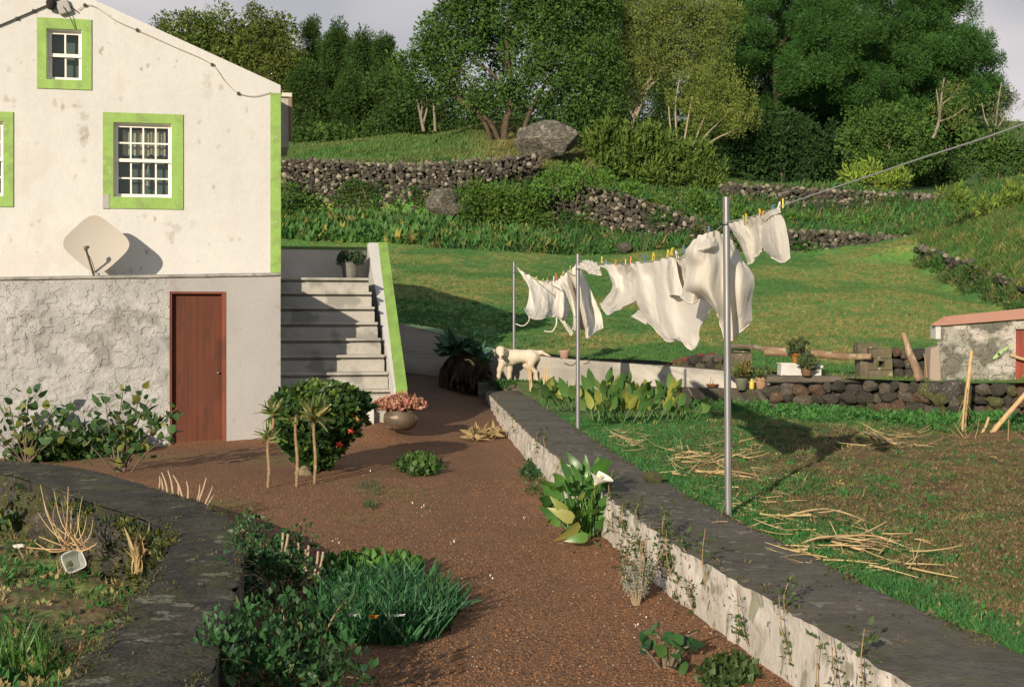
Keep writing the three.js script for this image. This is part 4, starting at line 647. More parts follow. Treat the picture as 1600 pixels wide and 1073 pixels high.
// a sheet of cloth laid through rows of points [px, py, metres behind the line]
function clothGeo(rows, seed, zf = (p) => lineZ(p[0]), wr0 = 0.02, n = 60) {
  const cr = rows.map((r) => new THREE.CatmullRomCurve3(r.map((p) => P(p[0], p[1], (p[3] || zf(p)) + p[2] * 1.35)), false, 'centripetal'));
  const g = grid(n, n, (u, v) => { const c = new THREE.CatmullRomCurve3(cr.map((k) => k.getPoint(u)), false, 'centripetal'); return c.getPoint(v); }, (u, v) => [u, v]);
  const p = g.attributes.position, nn = g.attributes.normal;
  for (let j = 0; j <= n; j++) for (let i = 0; i <= n; i++) {
    const k = j * (n + 1) + i, u = i / n, v = j / n, w = wr0 * ((fbm(u * 7 + v * 1.5 + seed, v * 2 + seed, 3, seed) - 0.5) * 2 * sstep(0, 0.3, v) + 0.7 * (fbm(u * 12 + seed, v * 5, 3, seed + 3) - 0.5) * sstep(0, 0.15, v) + 0.5 * (1 - sstep(0, 0.25, v)) * Math.sin(u * 40 + seed) + 0.75 * (0.25 - Math.abs(fbm(u * 6 - v * 3 + seed, v * 5 + u * 2, 3, seed + 8) - 0.5)) * sstep(0.02, 0.2, v) + 0.28 * (fbm(u * 18 + v * 8, v * 16 + seed, 2, seed + 11) - 0.5));
    p.setXYZ(k, p.getX(k) + nn.getX(k) * w, p.getY(k) + nn.getY(k) * w, p.getZ(k) + nn.getZ(k) * w);
  }
  g.computeVertexNormals(); return g;
}
const hemOf = (geo, n = 60) => { const p = geo.attributes.position, pts = []; for (let i = 0; i <= n; i += 2) { const k = n * (n + 1) + i; pts.push(new THREE.Vector3(p.getX(k), p.getY(k), p.getZ(k))); } return tube(pts, 0.006, 0.006, 5, 60); };
function cloth(name, label, pieces, seed, mi = 0, extra) {
  const t = thing(name, label, 'laundry', [0, 0, 0], 0, 'white laundry on the line');
  pieces.forEach((r, i) => { const g = clothGeo(r.rows || r, seed + i * 7, r.z ? () => r.z : undefined, r.w ?? 0.022); part(t, i ? 'fold' : 'cloth', g, clothM[(mi + i) % 3]); part(t, 'hem', hemOf(g), clothM[(mi + i) % 3]); });
  if (extra) extra(t);
  return t;
}
cloth('apron', 'white apron with long ties, first on the line by the farthest post', [
  { rows: [[[808, 417, 0], [820, 427, 0], [832, 432, 0], [846, 438, 0], [860, 438, 0], [868, 437, 0]], [[816, 432, 0.0], [824, 440, -0.1], [836, 445, -0.05], [848, 448, 0], [862, 450, 0.05], [872, 452, 0.1]], [[826, 452, -0.1], [832, 462, -0.2], [844, 465, -0.12], [855, 467, -0.05], [866, 470, 0.1], [871, 475, 0.15]], [[822, 480, -0.35], [836, 484, -0.3], [848, 486, -0.2], [858, 486, -0.1], [865, 486, 0.05], [869, 490, 0.1]], [[818, 482, -0.45], [830, 497, -0.35], [844, 499, -0.25], [856, 494, -0.1], [864, 495, 0.0], [870, 496, 0.1]]], z: 21.5 }], 11, 2, (t) => {
  part(t, 'tie', tube([P(826, 492, 21.2), P(827, 500, 21.2), P(818, 509, 21.3), P(806, 506, 21.5)], 0.014, 0.01, 5), clothM[0]); part(t, 'tie', tube([P(870, 495, 21.5), P(869, 508, 21.4), P(862, 518, 21.4), P(850, 517, 21.4)], 0.014, 0.009, 5), clothM[0]); });
cloth('tea_towel', 'narrow white cloth fluttering between the apron and the middle post', [
  { rows: [[[862, 439, 0], [868, 438, 0], [874, 437, 0]], [[868, 456, 0], [876, 455, -0.1], [882, 452, 0]], [[866, 478, 0], [878, 478, -0.18], [887, 472, 0.05]], [[868, 494, 0.05], [878, 496, -0.2], [889, 484, 0.1]], [[873, 498, 0.05], [881, 502, -0.1], [888, 492, 0.15]]], z: 19.2 },
  { rows: [[[872, 494, 0], [876, 492, 0], [880, 498, 0]], [[880, 508, 0], [884, 506, -0.05], [888, 508, 0]], [[890, 522, 0], [893, 524, 0], [895, 518, 0]]], z: 19.1, w: 0.01 }], 23, 0);
cloth('bed_sheet', 'larger white cloth hanging in deep folds just behind the middle post', [
  { rows: [[[872, 436, 0], [880, 430, 0], [890, 422, 0], [900, 414, 0], [905, 412, 0], [909, 420, 0.1]], [[882, 456, 0], [889, 448, -0.18], [896, 446, 0.15], [905, 440, -0.15], [914, 440, 0.12], [921, 448, 0.2]], [[891, 482, 0], [896, 478, -0.2], [902, 476, 0.2], [911, 474, -0.18], [921, 474, 0.16], [931, 472, 0.1]], [[894, 504, 0], [900, 504, -0.22], [907, 504, 0.2], [917, 502, -0.2], [928, 498, 0.12], [940, 492, 0.1]], [[894, 514, 0.1], [901, 515, -0.15], [909, 514, 0.1], [917, 528, -0.2], [930, 518, 0], [943, 512, 0.1]]], z: 16.9, w: 0.03 }], 31, 0);
cloth('rolled_cloth', 'white cloth bunched up over the line at the middle post', [
  { rows: [[[904, 414, -0.12], [912, 407, -0.05], [922, 407, -0.04], [934, 412, 0]], [[906, 418, -0.2], [914, 412, -0.15], [924, 411, -0.12], [936, 414, -0.03]], [[908, 420, -0.16], [916, 421, -0.2], [926, 421, -0.14], [938, 418, 0]], [[912, 420, -0.02], [922, 426, -0.1], [930, 429, -0.08], [937, 430, 0]]], w: 0.03 }], 37, 2);
cloth('pillow_case', 'thin white cloth blown open behind the line right of the middle post', [
  { rows: [[[935, 415, 0], [950, 413, 0], [966, 413, 0], [984, 412, 0], [994, 412, 0]], [[950, 424, 0.0], [958, 430, -0.15], [968, 432, 0.1], [984, 432, 0.2], [996, 436, 0.1]], [[958, 442, 0.1], [962, 448, -0.1], [972, 450, 0.15], [986, 452, 0.15], [997, 456, 0.1]], [[944, 470, 0.25], [958, 468, 0], [968, 474, 0.1], [982, 472, 0.05], [998, 464, 0.1]], [[938, 474, 0.3], [950, 492, 0.1], [960, 486, 0.05], [978, 476, 0], [998, 466, 0.1]]], w: 0.025 }], 41, 2);
cloth('bath_towel', 'broad white towel curling upward at its lower edge, in the middle of the line', [
  { rows: [[[984, 413, 0], [996, 409, 0], [1014, 410, 0], [1030, 406, 0], [1046, 402, 0], [1058, 404, 0]], [[992, 430, 0], [1000, 432, -0.14], [1014, 432, 0.08], [1030, 428, -0.1], [1046, 428, -0.02], [1064, 440, 0.22]], [[994, 456, 0], [1006, 454, -0.16], [1022, 458, 0.02], [1038, 462, -0.14], [1056, 464, 0.05], [1103, 456, 0.2]], [[998, 476, 0], [1014, 484, -0.12], [1030, 496, -0.05], [1046, 504, -0.16], [1066, 498, 0.05], [1109, 482, 0.1]], [[1000, 488, 0], [1018, 500, -0.1], [1040, 526, -0.12], [1056, 530, -0.15], [1074, 524, -0.05], [1104, 498, 0.1]], [[998, 490, 0.05], [1020, 508, -0.05], [1046, 534, -0.1], [1066, 528, -0.12], [1084, 544, -0.05], [1096, 506, 0.1]]], w: 0.02 },
  { rows: [[[1052, 404, 0.12], [1062, 402, 0.14], [1076, 394, 0.12]], [[1055, 428, 0.16], [1068, 428, 0.24], [1084, 420, 0.16]], [[1062, 452, 0.16], [1076, 454, 0.25], [1098, 446, 0.16]], [[1070, 470, 0.14], [1084, 472, 0.2], [1104, 460, 0.14]]], w: 0.016 },
  { rows: [[[1044, 404, -0.03], [1050, 402, -0.1], [1056, 406, -0.03]], [[1042, 430, -0.03], [1052, 428, -0.12], [1062, 436, 0.02]], [[1046, 462, -0.05], [1056, 460, -0.15], [1070, 462, 0.05]]], w: 0.012 },
  { rows: [[[998, 484, 0.03], [1010, 488, 0.0], [1018, 494, 0]], [[990, 492, 0], [1004, 500, -0.05], [1014, 498, 0]], [[987, 494, -0.05], [1006, 504, -0.05], [1010, 506, 0]]], w: 0.012 }], 47, 0);
cloth('large_towel', 'largest white towel swelling in the wind behind the nearest post', [
  { rows: [[[1082, 378, 0], [1092, 368, -0.05], [1106, 364, -0.08], [1118, 360, -0.05], [1130, 366, 0], [1142, 372, 0.05]], [[1072, 390, 0.02], [1086, 394, -0.14], [1104, 392, -0.1], [1122, 388, -0.02], [1142, 394, 0.02], [1158, 402, 0.1]], [[1074, 420, 0.08], [1090, 416, -0.1], [1108, 412, -0.14], [1128, 412, -0.03], [1152, 418, -0.06], [1174, 424, 0.08]], [[1070, 452, 0.1], [1088, 446, -0.08], [1106, 450, -0.12], [1130, 450, -0.02], [1156, 450, -0.1], [1178, 438, 0.06]], [[1096, 468, 0.12], [1106, 470, 0.02], [1118, 478, -0.08], [1136, 480, 0.0], [1156, 482, -0.06], [1174, 474, 0.06]], [[1114, 474, 0.1], [1122, 492, 0.04], [1128, 502, 0], [1140, 506, 0.02], [1156, 500, -0.02], [1174, 500, 0.06]], [[1120, 490, 0.08], [1128, 512, 0.05], [1133, 530, 0.02], [1142, 532, 0.03], [1156, 518, 0], [1170, 506, 0.05]]], z: 9.0, w: 0.014 },
  { rows: [[[1081, 384, 0], [1092, 376, -0.14], [1108, 372, -0.16], [1122, 366, -0.05]], [[1084, 390, -0.05], [1094, 390, -0.22], [1110, 386, -0.22], [1126, 378, -0.05]], [[1092, 392, 0], [1100, 396, -0.16], [1114, 392, -0.14], [1130, 386, 0]]], z: 9.1, w: 0.008 },
  { rows: [[[1074, 414, 0], [1082, 418, -0.1], [1094, 420, -0.02]], [[1070, 440, -0.02], [1084, 440, -0.16], [1098, 436, -0.02]], [[1064, 464, 0], [1082, 474, -0.2], [1104, 456, -0.02]]], z: 9.3, w: 0.008 }], 53, 1);
cloth('hand_towel', 'white towel hanging from the line directly right of the nearest post', [
  { rows: [[[1137, 350, 0], [1150, 346, 0], [1164, 342, 0], [1178, 338, 0], [1192, 336, 0]], [[1144, 362, 0.02], [1156, 360, -0.05], [1168, 358, 0.06], [1182, 352, 0.03], [1196, 350, 0.02]], [[1154, 376, 0.03], [1164, 376, -0.05], [1176, 376, 0.02], [1188, 370, -0.02], [1196, 366, 0.02]], [[1164, 396, 0.03], [1170, 398, -0.03], [1178, 396, 0.02], [1186, 392, 0], [1192, 386, 0.02]], [[1171, 412, 0.03], [1175, 410, 0], [1180, 402, 0.02], [1186, 396, 0], [1190, 390, 0.02]]], w: 0.012 }], 59, 1);
cloth('face_towel', 'small white towel with a rounded lower end, last on the line at the right', [
  { rows: [[[1196, 344, 0.0], [1202, 336, -0.02], [1210, 330, -0.03], [1218, 332, 0]], [[1190, 364, 0], [1202, 356, -0.08], [1214, 350, -0.08], [1226, 344, 0]], [[1190, 380, 0], [1204, 374, -0.1], [1218, 370, -0.1], [1231, 366, 0]], [[1198, 394, 0], [1210, 394, -0.08], [1222, 392, -0.08], [1234, 386, 0]], [[1206, 402, 0], [1216, 408, -0.05], [1226, 409, -0.05], [1235, 402, 0]]], w: 0.006 },
  { rows: [[[1190, 338, -0.02], [1202, 330, -0.04], [1216, 325, -0.02]], [[1196, 346, -0.02], [1206, 337, -0.06], [1220, 331, -0.02]]], w: 0.004 }], 67, 2);
{
  const cols = { yellow: [0.72, 0.55, 0.06], orange: [0.72, 0.25, 0.04], blue: [0.10, 0.22, 0.42], green: [0.40, 0.52, 0.10], white: [0.75, 0.73, 0.68], red: [0.55, 0.10, 0.06] }, mats = {};
  for (const k in cols) mats[k] = std({ color: rgb(...cols[k]), roughness: 0.45 });
  const leg = (s) => { const g = bx(0.001 * s - 0.003, 0.001 * s + 0.003, -0.035, 0.04, -0.005, 0.005, 0.0015); g.rotateZ(0.10 * s); g.translate(0.006 * s, 0, 0); return g; };
  const la = leg(1), lb = leg(-1), spring = new THREE.TorusGeometry(0.006, 0.0018, 5, 10).translate(0, 0.002, 0.006);
  const ORD = ['first', 'second', 'third', 'fourth', 'fifth', 'sixth', 'seventh', 'eighth', 'ninth', 'tenth', 'eleventh', 'twelfth'], seenOf = {};
  for (const [px, py, c, k] of [[826, 431, 'orange', 1.6], [838, 436, 'yellow', 1.6], [848, 439, 'green', 1.6], [856, 439, 'orange', 1.8], [866, 437, 'white', 1.8], [870, 433, 'orange', 1.8], [880, 428, 'yellow', 1.5], [892, 420, 'green', 1.5], [941, 406, 'yellow', 1.4], [947, 411, 'blue', 1.3], [962, 411, 'orange', 1.2], [978, 410, 'yellow', 1.2], [986, 407, 'orange', 1.3], [1007, 404, 'blue', 1.5], [1021, 402, 'yellow', 1.4], [1044, 397, 'yellow', 1.3], [1050, 393, 'yellow', 1.2], [1058, 398, 'white', 1.2], [1070, 390, 'blue', 1.2], [1079, 387, 'red', 1.1], [1108, 361, 'blue', 1.3], [1163, 343, 'green', 1.0], [1167, 340, 'yellow', 1.0], [1188, 333, 'yellow', 1.0], [1193, 337, 'orange', 1.1], [1207, 327, 'blue', 1.0], [1218, 322, 'white', 1.0], [1224, 318, 'yellow', 1.1]]) {
    seenOf[c] = (seenOf[c] ?? -1) + 1;
    const t = thing('clothes_peg', ORD[seenOf[c]] + ' ' + c + ' clothes peg from the far end of the washing line', 'clothes peg', L3(px, py), 0, 'clothes pegs on the washing line');
    t.rotation.z = (h2(px, py) - 0.5) * 0.8; t.rotation.y = h2(py, px) * 1.5; t.scale.setScalar(k * 0.72);
    part(t, 'leg', la, mats[c]); part(t, 'leg', lb, mats[c]); part(t, 'spring', spring, M.steel);
  }
}
// ---------- satellite dish on the terrace ----------
{
  const zl = UZ + 0.62, L = (x, y, d = 0) => F(x, y, zl + d), c = L(150, 385), t = thing('satellite_dish', 'square pale grey satellite dish with rounded corners, tilted on the house ledge', 'satellite dish', HC, HT);
  const corners = [[145, 328], [211, 381], [153, 435], [89, 381]].map(([x, y]) => L(x, y)), out = [];
  const sq = (x, y) => { const e = (1 - x) / 2, f = (1 - y) / 2; const a = corners[0].clone().lerp(corners[3], e), b = corners[1].clone().lerp(corners[2], e); return a.lerp(b, 1 - f); };
  const disc = (u, v) => { const a = u * Math.PI * 2, r = Math.sqrt(v), cx = Math.cos(a), sy = Math.sin(a), k = Math.pow(Math.pow(Math.abs(cx), 4.2) + Math.pow(Math.abs(sy), 4.2), -1 / 4.2) * r; return [cx * k, sy * k]; };
  const surf = (o, rim = 1) => grid(72, 12, (u, v) => { const [x, y] = disc(u, v * rim), q = sq(x, y); const d = 1 - (x * x + y * y) / 2; q.z += -0.10 * d + o - 0.02 * (q.y - c.y) * 6 + 0.05; return q; }, (u, v, q) => [q.x, q.y]);
  const edge = grid(72, 1, (u, v) => { const [x, y] = disc(u, 1), q = sq(x, y), d = 1 - (x * x + y * y) / 2; q.z += -0.10 * d - 0.02 * (q.y - c.y) * 6 + 0.05 - 0.02 * (1 - v); return q; });
  part(t, 'reflector', [surf(0), surf(-0.02), edge], std({ color: rgb(0.46, 0.42, 0.37), roughness: 0.85, side: THREE.DoubleSide }));
  const am = std({ color: rgb(0.13, 0.12, 0.09), roughness: 0.5 });
  part(t, 'feed_arm', tube([L(147, 434, 0.02), L(140, 410, 0.22), L(133, 388, 0.42)], 0.017, 0.015, 8), am);
  part(t, 'feed_horn', [tube([L(133.5, 391, 0.40), L(133, 385, 0.40)], 0.026, 0.03, 10), tube([L(134, 386, 0.42), L(137, 386, 0.36)], 0.018, 0.022, 8)], am);
  part(t, 'feed_cable', tube([L(134, 392, 0.41), L(143, 408, 0.2), L(148, 425, 0.05)], 0.004, 0.004, 5), M.dark);
  part(t, 'mount', [tube([L(152, 448, -0.3), L(152, 425, -0.28), L(152, 400, -0.26)], 0.03, 0.03, 10), tube([L(152, 400, -0.26), L(151, 390, -0.2)], 0.05, 0.06, 10)], M.steel);
}
// ---------- pots by the stairs ----------
{
  const q = F(547, 434, -3.75), t = thing('bucket_planter', 'grey bucket of dark green leaves on the landing at the top of the stairs', 'planter', HC, HT);
  const k = 0.0101, g = lathe([[0, 0], [0.115, 0], [0.15, 0.275], [0.16, 0.28], [0.16, 0.30], [0.14, 0.30], [0.11, 0.1], [0, 0.1]], 22).translate(q.x, landing + 0.002, q.z); part(t, 'bucket', g, std({ map: T.step, color: rgb(0.5, 0.5, 0.5) }));
  const R = rng(91), list = []; for (let i = 0; i < 34; i++) list.push({ m: M4(new THREE.Vector3(q.x + (R() - 0.5) * 0.30, landing + 0.28 + R() * 0.09, q.z + (R() - 0.5) * 0.24), qYaw(R() * 6), 0.9 + 0.4 * R()), c: rgb(0.03 + 0.03 * R(), 0.065 + 0.05 * R(), 0.03) }); inst(t, 'foliage', herb, leafMat(rgb(1, 1, 1)), list);
}
{
  const p = G(626, 672, yardH(-1.6, 18.4)), t = thing('clay_bowl', 'round dark clay bowl of dusty pink succulents at the foot of the stairs', 'bowl planter', p);
  part(t, 'bowl', lathe([[0, 0], [0.14, 0.005], [0.21, 0.06], [0.245, 0.14], [0.235, 0.22], [0.20, 0.265], [0.215, 0.285], [0.18, 0.285], [0.2, 0.2], [0.15, 0.2], [0, 0.2]], 32), std({ map: T.basalt, color: rgb(1.0, 0.8, 0.62), roughness: 0.6, bumpMap: T.plasterB, bumpScale: 0.003 }));
  const R = rng(92), list = [], ros = cluster(93, 22, 0.035, 0.05, 0.32, { up: 0.7, out: 0.9 });
  for (let i = 0; i < 120; i++) { const a = R() * 6.283, r = Math.sqrt(R()) * 0.37; list.push({ m: M4(new THREE.Vector3(Math.cos(a) * r, 0.30 + 0.16 * (1 - r / 0.4) * R() + 0.05 * R(), Math.sin(a) * r * 0.8), qYaw(R() * 6), 0.7 + 0.7 * R()), c: rgb(0.36 + 0.14 * R(), 0.175 + 0.07 * R(), 0.12 + 0.05 * R()) }); }
  inst(t, 'succulents', ros, std({ side: THREE.DoubleSide, roughness: 0.7 }), list);
  const st = []; for (let i = 0; i < 26; i++) { const a = R() * 6.28; st.push(tube([new THREE.Vector3(Math.cos(a) * 0.12, 0.22, Math.sin(a) * 0.12), new THREE.Vector3(Math.cos(a) * (0.2 + 0.1 * R()), 0.33 + 0.05 * R(), Math.sin(a) * 0.2)], 0.007, 0.005, 4)); } part(t, 'stems', st, M.straw2);
}
// ---------- the dog ----------
{
  const Z = 24.2, k = Z / FPX, o = P(806, 597.5, Z), t = thing('dog', 'cream white dog standing on the far end of the long wall, looking back', 'dog', o);
  const J = (x, y, z = 0) => new THREE.Vector3((x - 806) * k, (597.5 - y) * k, z);
  const bones = [ // a, b, ra, rb
    [J(790, 557.5), J(806, 556.5), 0.148, 0.125], [J(806, 556.5), J(829, 556), 0.125, 0.118], [J(829, 556), J(836, 557), 0.118, 0.095], [J(788, 562), J(800, 563), 0.11, 0.09],
    [J(790, 554), J(784, 549, 0.13), 0.105, 0.085], [J(782, 547.5, 0.19), J(782.5, 548, 0.2), 0.092, 0.09], [J(782.5, 551, 0.25), J(784.5, 556.5, 0.33), 0.062, 0.042],
    [J(786, 564, 0.05), J(781, 577, 0.05), 0.075, 0.05], [J(781, 577, 0.05), J(779, 588, 0.06), 0.047, 0.034], [J(779, 588, 0.06), J(778, 594.5, 0.07), 0.034, 0.036], [J(778, 594.8, 0.07), J(775.5, 595.5, 0.11), 0.034, 0.028],
    [J(796, 563, -0.05), J(796.5, 577, -0.05), 0.075, 0.05], [J(796.5, 577, -0.05), J(796, 588, -0.04), 0.047, 0.034], [J(796, 588, -0.04), J(795.5, 594.5, -0.03), 0.034, 0.036], [J(795.5, 594.8, -0.03), J(793.5, 595.5, 0.02), 0.034, 0.028],
    [J(832, 558, 0.06), J(827, 572, 0.075), 0.11, 0.066], [J(827, 572, 0.075), J(837, 581, 0.07), 0.058, 0.034], [J(837, 581, 0.07), J(838.5, 594, 0.07), 0.032, 0.032], [J(838.5, 594.6, 0.07), J(835, 595.5, 0.09), 0.034, 0.028],
    [J(830, 558, -0.06), J(822, 571, -0.075), 0.10, 0.06], [J(822, 571, -0.075), J(829, 582, -0.07), 0.054, 0.032], [J(829, 582, -0.07), J(828, 594, -0.07), 0.030, 0.030], [J(828, 594.6, -0.07), J(825, 595.5, -0.05), 0.032, 0.027],
    [J(836, 550.5), J(846, 550.5), 0.042, 0.036], [J(846, 550.5), J(861, 557), 0.036, 0.012],
  ];
  const sdf = (p) => { let d = 1e9; const kk = 0.035, ab = new THREE.Vector3(), ap = new THREE.Vector3(); for (const [a, b, ra, rb] of bones) { ab.subVectors(b, a); ap.subVectors(p, a); const h = clamp(ap.dot(ab) / ab.lengthSq()), q = ap.addScaledVector(ab, -h).length() - lerp(ra, rb, h); const m = Math.max(kk - Math.abs(d - q), 0) / kk; d = Math.min(d, q) - m * m * kk * 0.25; } return d; };
  const N = 116, half = 0.72, mc = new MarchingCubes(N, M.white, false, false, 400000), cen = new THREE.Vector3(J(815, 0).x, 0.37, 0.05), v = new THREE.Vector3();
  for (let z = 0; z < N; z++) for (let y = 0; y < N; y++) for (let x = 0; x < N; x++) { v.set((x - N / 2) / (N / 2) * half, (y - N / 2) / (N / 2) * half, (z - N / 2) / (N / 2) * half).add(cen); mc.field[x + y * N + z * N * N] = (v.y < -0.05 || Math.abs(v.z) > 0.5) ? -1 : -sdf(v); }
  mc.isolation = 0; mc.update();
  const n = mc.count, pos = new Float32Array(n * 3), col = new Float32Array(n * 3), g = new THREE.BufferGeometry();
  for (let i = 0; i < n; i++) { pos[i * 3] = mc.positionArray[i * 3] * half + cen.x; pos[i * 3 + 1] = mc.positionArray[i * 3 + 1] * half + cen.y; pos[i * 3 + 2] = mc.positionArray[i * 3 + 2] * half + cen.z; }
  g.setAttribute('position', new THREE.BufferAttribute(pos, 3)); g.setAttribute('uv', new THREE.BufferAttribute(new Float32Array(n * 2), 2));
  let g2 = mergeVertices(g, 1e-4); g2.computeVertexNormals(); const pp = g2.attributes.position; const cc = new Float32Array(pp.count * 3);
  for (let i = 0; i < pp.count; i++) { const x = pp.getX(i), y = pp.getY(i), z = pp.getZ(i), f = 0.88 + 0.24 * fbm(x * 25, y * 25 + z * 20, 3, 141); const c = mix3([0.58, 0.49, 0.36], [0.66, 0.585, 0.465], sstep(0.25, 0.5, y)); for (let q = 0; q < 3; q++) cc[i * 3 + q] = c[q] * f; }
  g2.setAttribute('color', new THREE.BufferAttribute(cc, 3)); boxUV(g2);
  { // short coat: fine hairs lying back along the body
    const idx = g2.index.array, R = rng(143), hl = [], a = new THREE.Vector3(), b = new THREE.Vector3(), c2 = new THREE.Vector3(), nn = new THREE.Vector3(), nT = idx.length / 3, hair = leafGeo(0.10, 0.2, 0.3, 2, (q) => 1 - 0.9 * q);
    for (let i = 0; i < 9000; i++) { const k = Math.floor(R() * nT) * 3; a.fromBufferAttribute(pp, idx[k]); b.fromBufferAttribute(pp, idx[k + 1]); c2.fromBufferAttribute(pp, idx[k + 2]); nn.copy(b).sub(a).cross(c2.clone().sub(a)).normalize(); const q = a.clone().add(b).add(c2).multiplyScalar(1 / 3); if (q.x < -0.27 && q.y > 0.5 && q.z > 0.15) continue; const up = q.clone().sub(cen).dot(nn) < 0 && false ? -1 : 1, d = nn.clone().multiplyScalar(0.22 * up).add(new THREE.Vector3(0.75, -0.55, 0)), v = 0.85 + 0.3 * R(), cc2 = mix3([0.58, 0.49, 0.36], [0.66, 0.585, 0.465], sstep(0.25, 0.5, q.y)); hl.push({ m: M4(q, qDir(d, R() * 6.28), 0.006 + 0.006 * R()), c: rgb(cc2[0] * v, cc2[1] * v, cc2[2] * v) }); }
    inst(t, 'coat', hair, std({ side: THREE.DoubleSide, roughness: 1 }), hl);
  }
  const fur = std({ vertexColors: true, roughness: 0.95, bumpMap: T.plasterB, bumpScale: 0.004 }), body = part(t, 'body', g2, fur);
  const dark = std({ color: rgb(0.02, 0.015, 0.012), roughness: 0.3 }), earM = std({ color: rgb(0.60, 0.46, 0.30), roughness: 0.95 });
  const sp = (r, q, s = [1, 1, 1]) => new THREE.SphereGeometry(r, 14, 10).scale(...s).translate(q.x, q.y, q.z);
  part(t, 'nose', sp(0.026, J(785.6, 556, 0.372), [1.1, 0.8, 0.7]), dark); part(t, 'mouth', tube([J(783, 559.6, 0.34), J(785.2, 559.4, 0.365), J(787.4, 558.6, 0.34)], 0.008, 0.008, 6), dark);
  part(t, 'eye', sp(0.016, J(780.4, 546.6, 0.268)), dark); part(t, 'eye', sp(0.016, J(787.6, 546.2, 0.258)), dark);
  const ear = (s) => { const b = J(s < 0 ? 775.2 : 789.8, 544.5, 0.19), gg = leafGeo(0.42, 0.25, 0.25, 5, (q) => 0.65 * Math.sqrt(Math.max(0, 1 - Math.pow(q, 3))) + 0.1); const back = gg.clone().translate(0, 0, -0.12); const e = mergeGeometries([gg, back]); return e.applyMatrix4(M4(b, qDir(new THREE.Vector3(s * 0.35, -1, 0.15), s < 0 ? 2.3 : 3.9), 0.145)); };
  part(t, 'ear', ear(-1), std({ color: rgb(0.60, 0.46, 0.30), roughness: 0.95, side: THREE.DoubleSide })); part(t, 'ear', ear(1), std({ color: rgb(0.60, 0.46, 0.30), roughness: 0.95, side: THREE.DoubleSide }));
}
const CL = { // leaf clusters for crowns
  broad: cluster(201, 60, 0.5, 0.165, 0.32, { up: 0.3 }), fine: cluster(202, 76, 0.5, 0.17, 0.16, { up: 0.6, out: 0.8 }), needle: cluster(203, 84, 0.40, 0.19, 0.13, { up: 0.25, out: 1.1 }),
  small: cluster(204, 40, 0.3, 0.14, 0.28, { up: 0.3 }), blade: cluster(205, 40, 0.3, 0.26, 0.14, { up: 0.8, out: 0.6, arch: 0.45 }),
};
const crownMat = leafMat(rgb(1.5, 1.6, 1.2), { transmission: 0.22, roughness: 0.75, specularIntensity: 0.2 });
// ---------- far stone walls and rocks ----------
const rocksB = [11, 12, 13].map((s) => rock(s, 1, 0.4));
function farWall(label, x0, x1, zOf, top, base, wpx, seed, paleTop = 0.7) {
  const t = thing('field_wall', label, 'wall'), R = rng(seed), lists = [[], [], []], creep = [];
  part(t, 'wall_core', [grid(120, 6, (u, v) => { const px = lerp(x0, x1, u), Z = zOf(px) + 0.15, q = P(px, lerp(top(px) + 3, base(px) + 12, v), Z); q.z += 0.3 * (fbm(u * 80, v * 6, 3, seed) - 0.5); return q; }, (u, v, q) => [q.x, q.y]), grid(120, 3, (u, v) => { const px = lerp(x0, x1, u), q = P(px, top(px) + 3, zOf(px) + 0.15); q.z -= v; q.y += 0.15 * (fbm(u * 80, v * 6, 3, seed + 4) - 0.5); return q; })], std({ map: T.basalt, color: rgb(0.28, 0.26, 0.23) }));
  const rh = wpx * 0.78;
  for (let px = x0; px < x1; px += wpx * 0.8) {
    const y1 = base(px);
    for (let py = top(px), r = 0; py < y1; py += rh * 0.8, r++) {
      const cx = px + (R() - 0.5) * wpx, Z = zOf(cx) - 0.1 - 0.25 * (py - top(px)) / Math.max(20, y1 - top(px)) * R(), k = Z / FPX, w = wpx * (0.5 + 0.8 * R()) * 0.62 * k, c = (0.42 + 0.65 * R()) * (r === 0 ? 1.2 + paleTop * 1.6 * R() : R() < 0.2 ? 3.2 : 0.9);
      { const gq = P(cx, py, Z - 0.12), gn = fbm(gq.x * 0.45 + seed, gq.y * 0.9, 4, seed); if (gn > (seed === 501 ? 0.68 : 0.60) - 0.16 * (py - top(px)) / Math.max(20, y1 - top(px)) && R() < 0.42) { const v = 0.6 + 0.7 * R(), y = R() < 0.2; creep.push({ m: M4(gq, qYaw(R() * 6.28), 0.45 + 0.6 * R()), c: y ? rgb(0.11 * v, 0.11 * v, 0.035 * v) : rgb(0.035 * v, 0.085 * v, 0.022 * v) }); } }
      lists[Math.floor(R() * 3)].push({ m: M4(P(cx, py + (R() - 0.5) * rh * 0.7, Z), new THREE.Quaternion().setFromEuler(new THREE.Euler(R(), R() * 6, R())), new THREE.Vector3(w, w * 0.75, w)), c: rgb(c, c * 0.97, c * 0.9) });
    }
  }
  lists.forEach((l, i) => inst(t, 'stone', rocksB[i], M.basalt[0], l));
  if (creep.length) inst(t, 'creeper', CL.small, crownMat, creep);
  return t;
}
farWall('long dark field wall of stones across the slope behind the white house', 436, 842, () => 60, pl([[436, 248], [560, 253], [640, 256], [700, 253], [770, 250], [842, 238]]), pl([[436, 336], [640, 340], [700, 300], [770, 282], [842, 262]]), 6.5, 501);
farWall('upper field wall with a pale stone capping below the dark trees on the right', 1128, 1490, () => 60, pl([[1128, 288], [1250, 294], [1380, 302], [1490, 306]]), pl([[1128, 335], [1300, 346], [1490, 340]]), 7, 502, 1.6);
farWall('lower field wall along the top of the lawn on the right', 1085, 1450, () => 54.3, pl([[1085, 352], [1240, 360], [1380, 368], [1450, 374]]), pl([[1085, 392], [1240, 396], [1450, 402]]), 7.5, 503, 1.0);
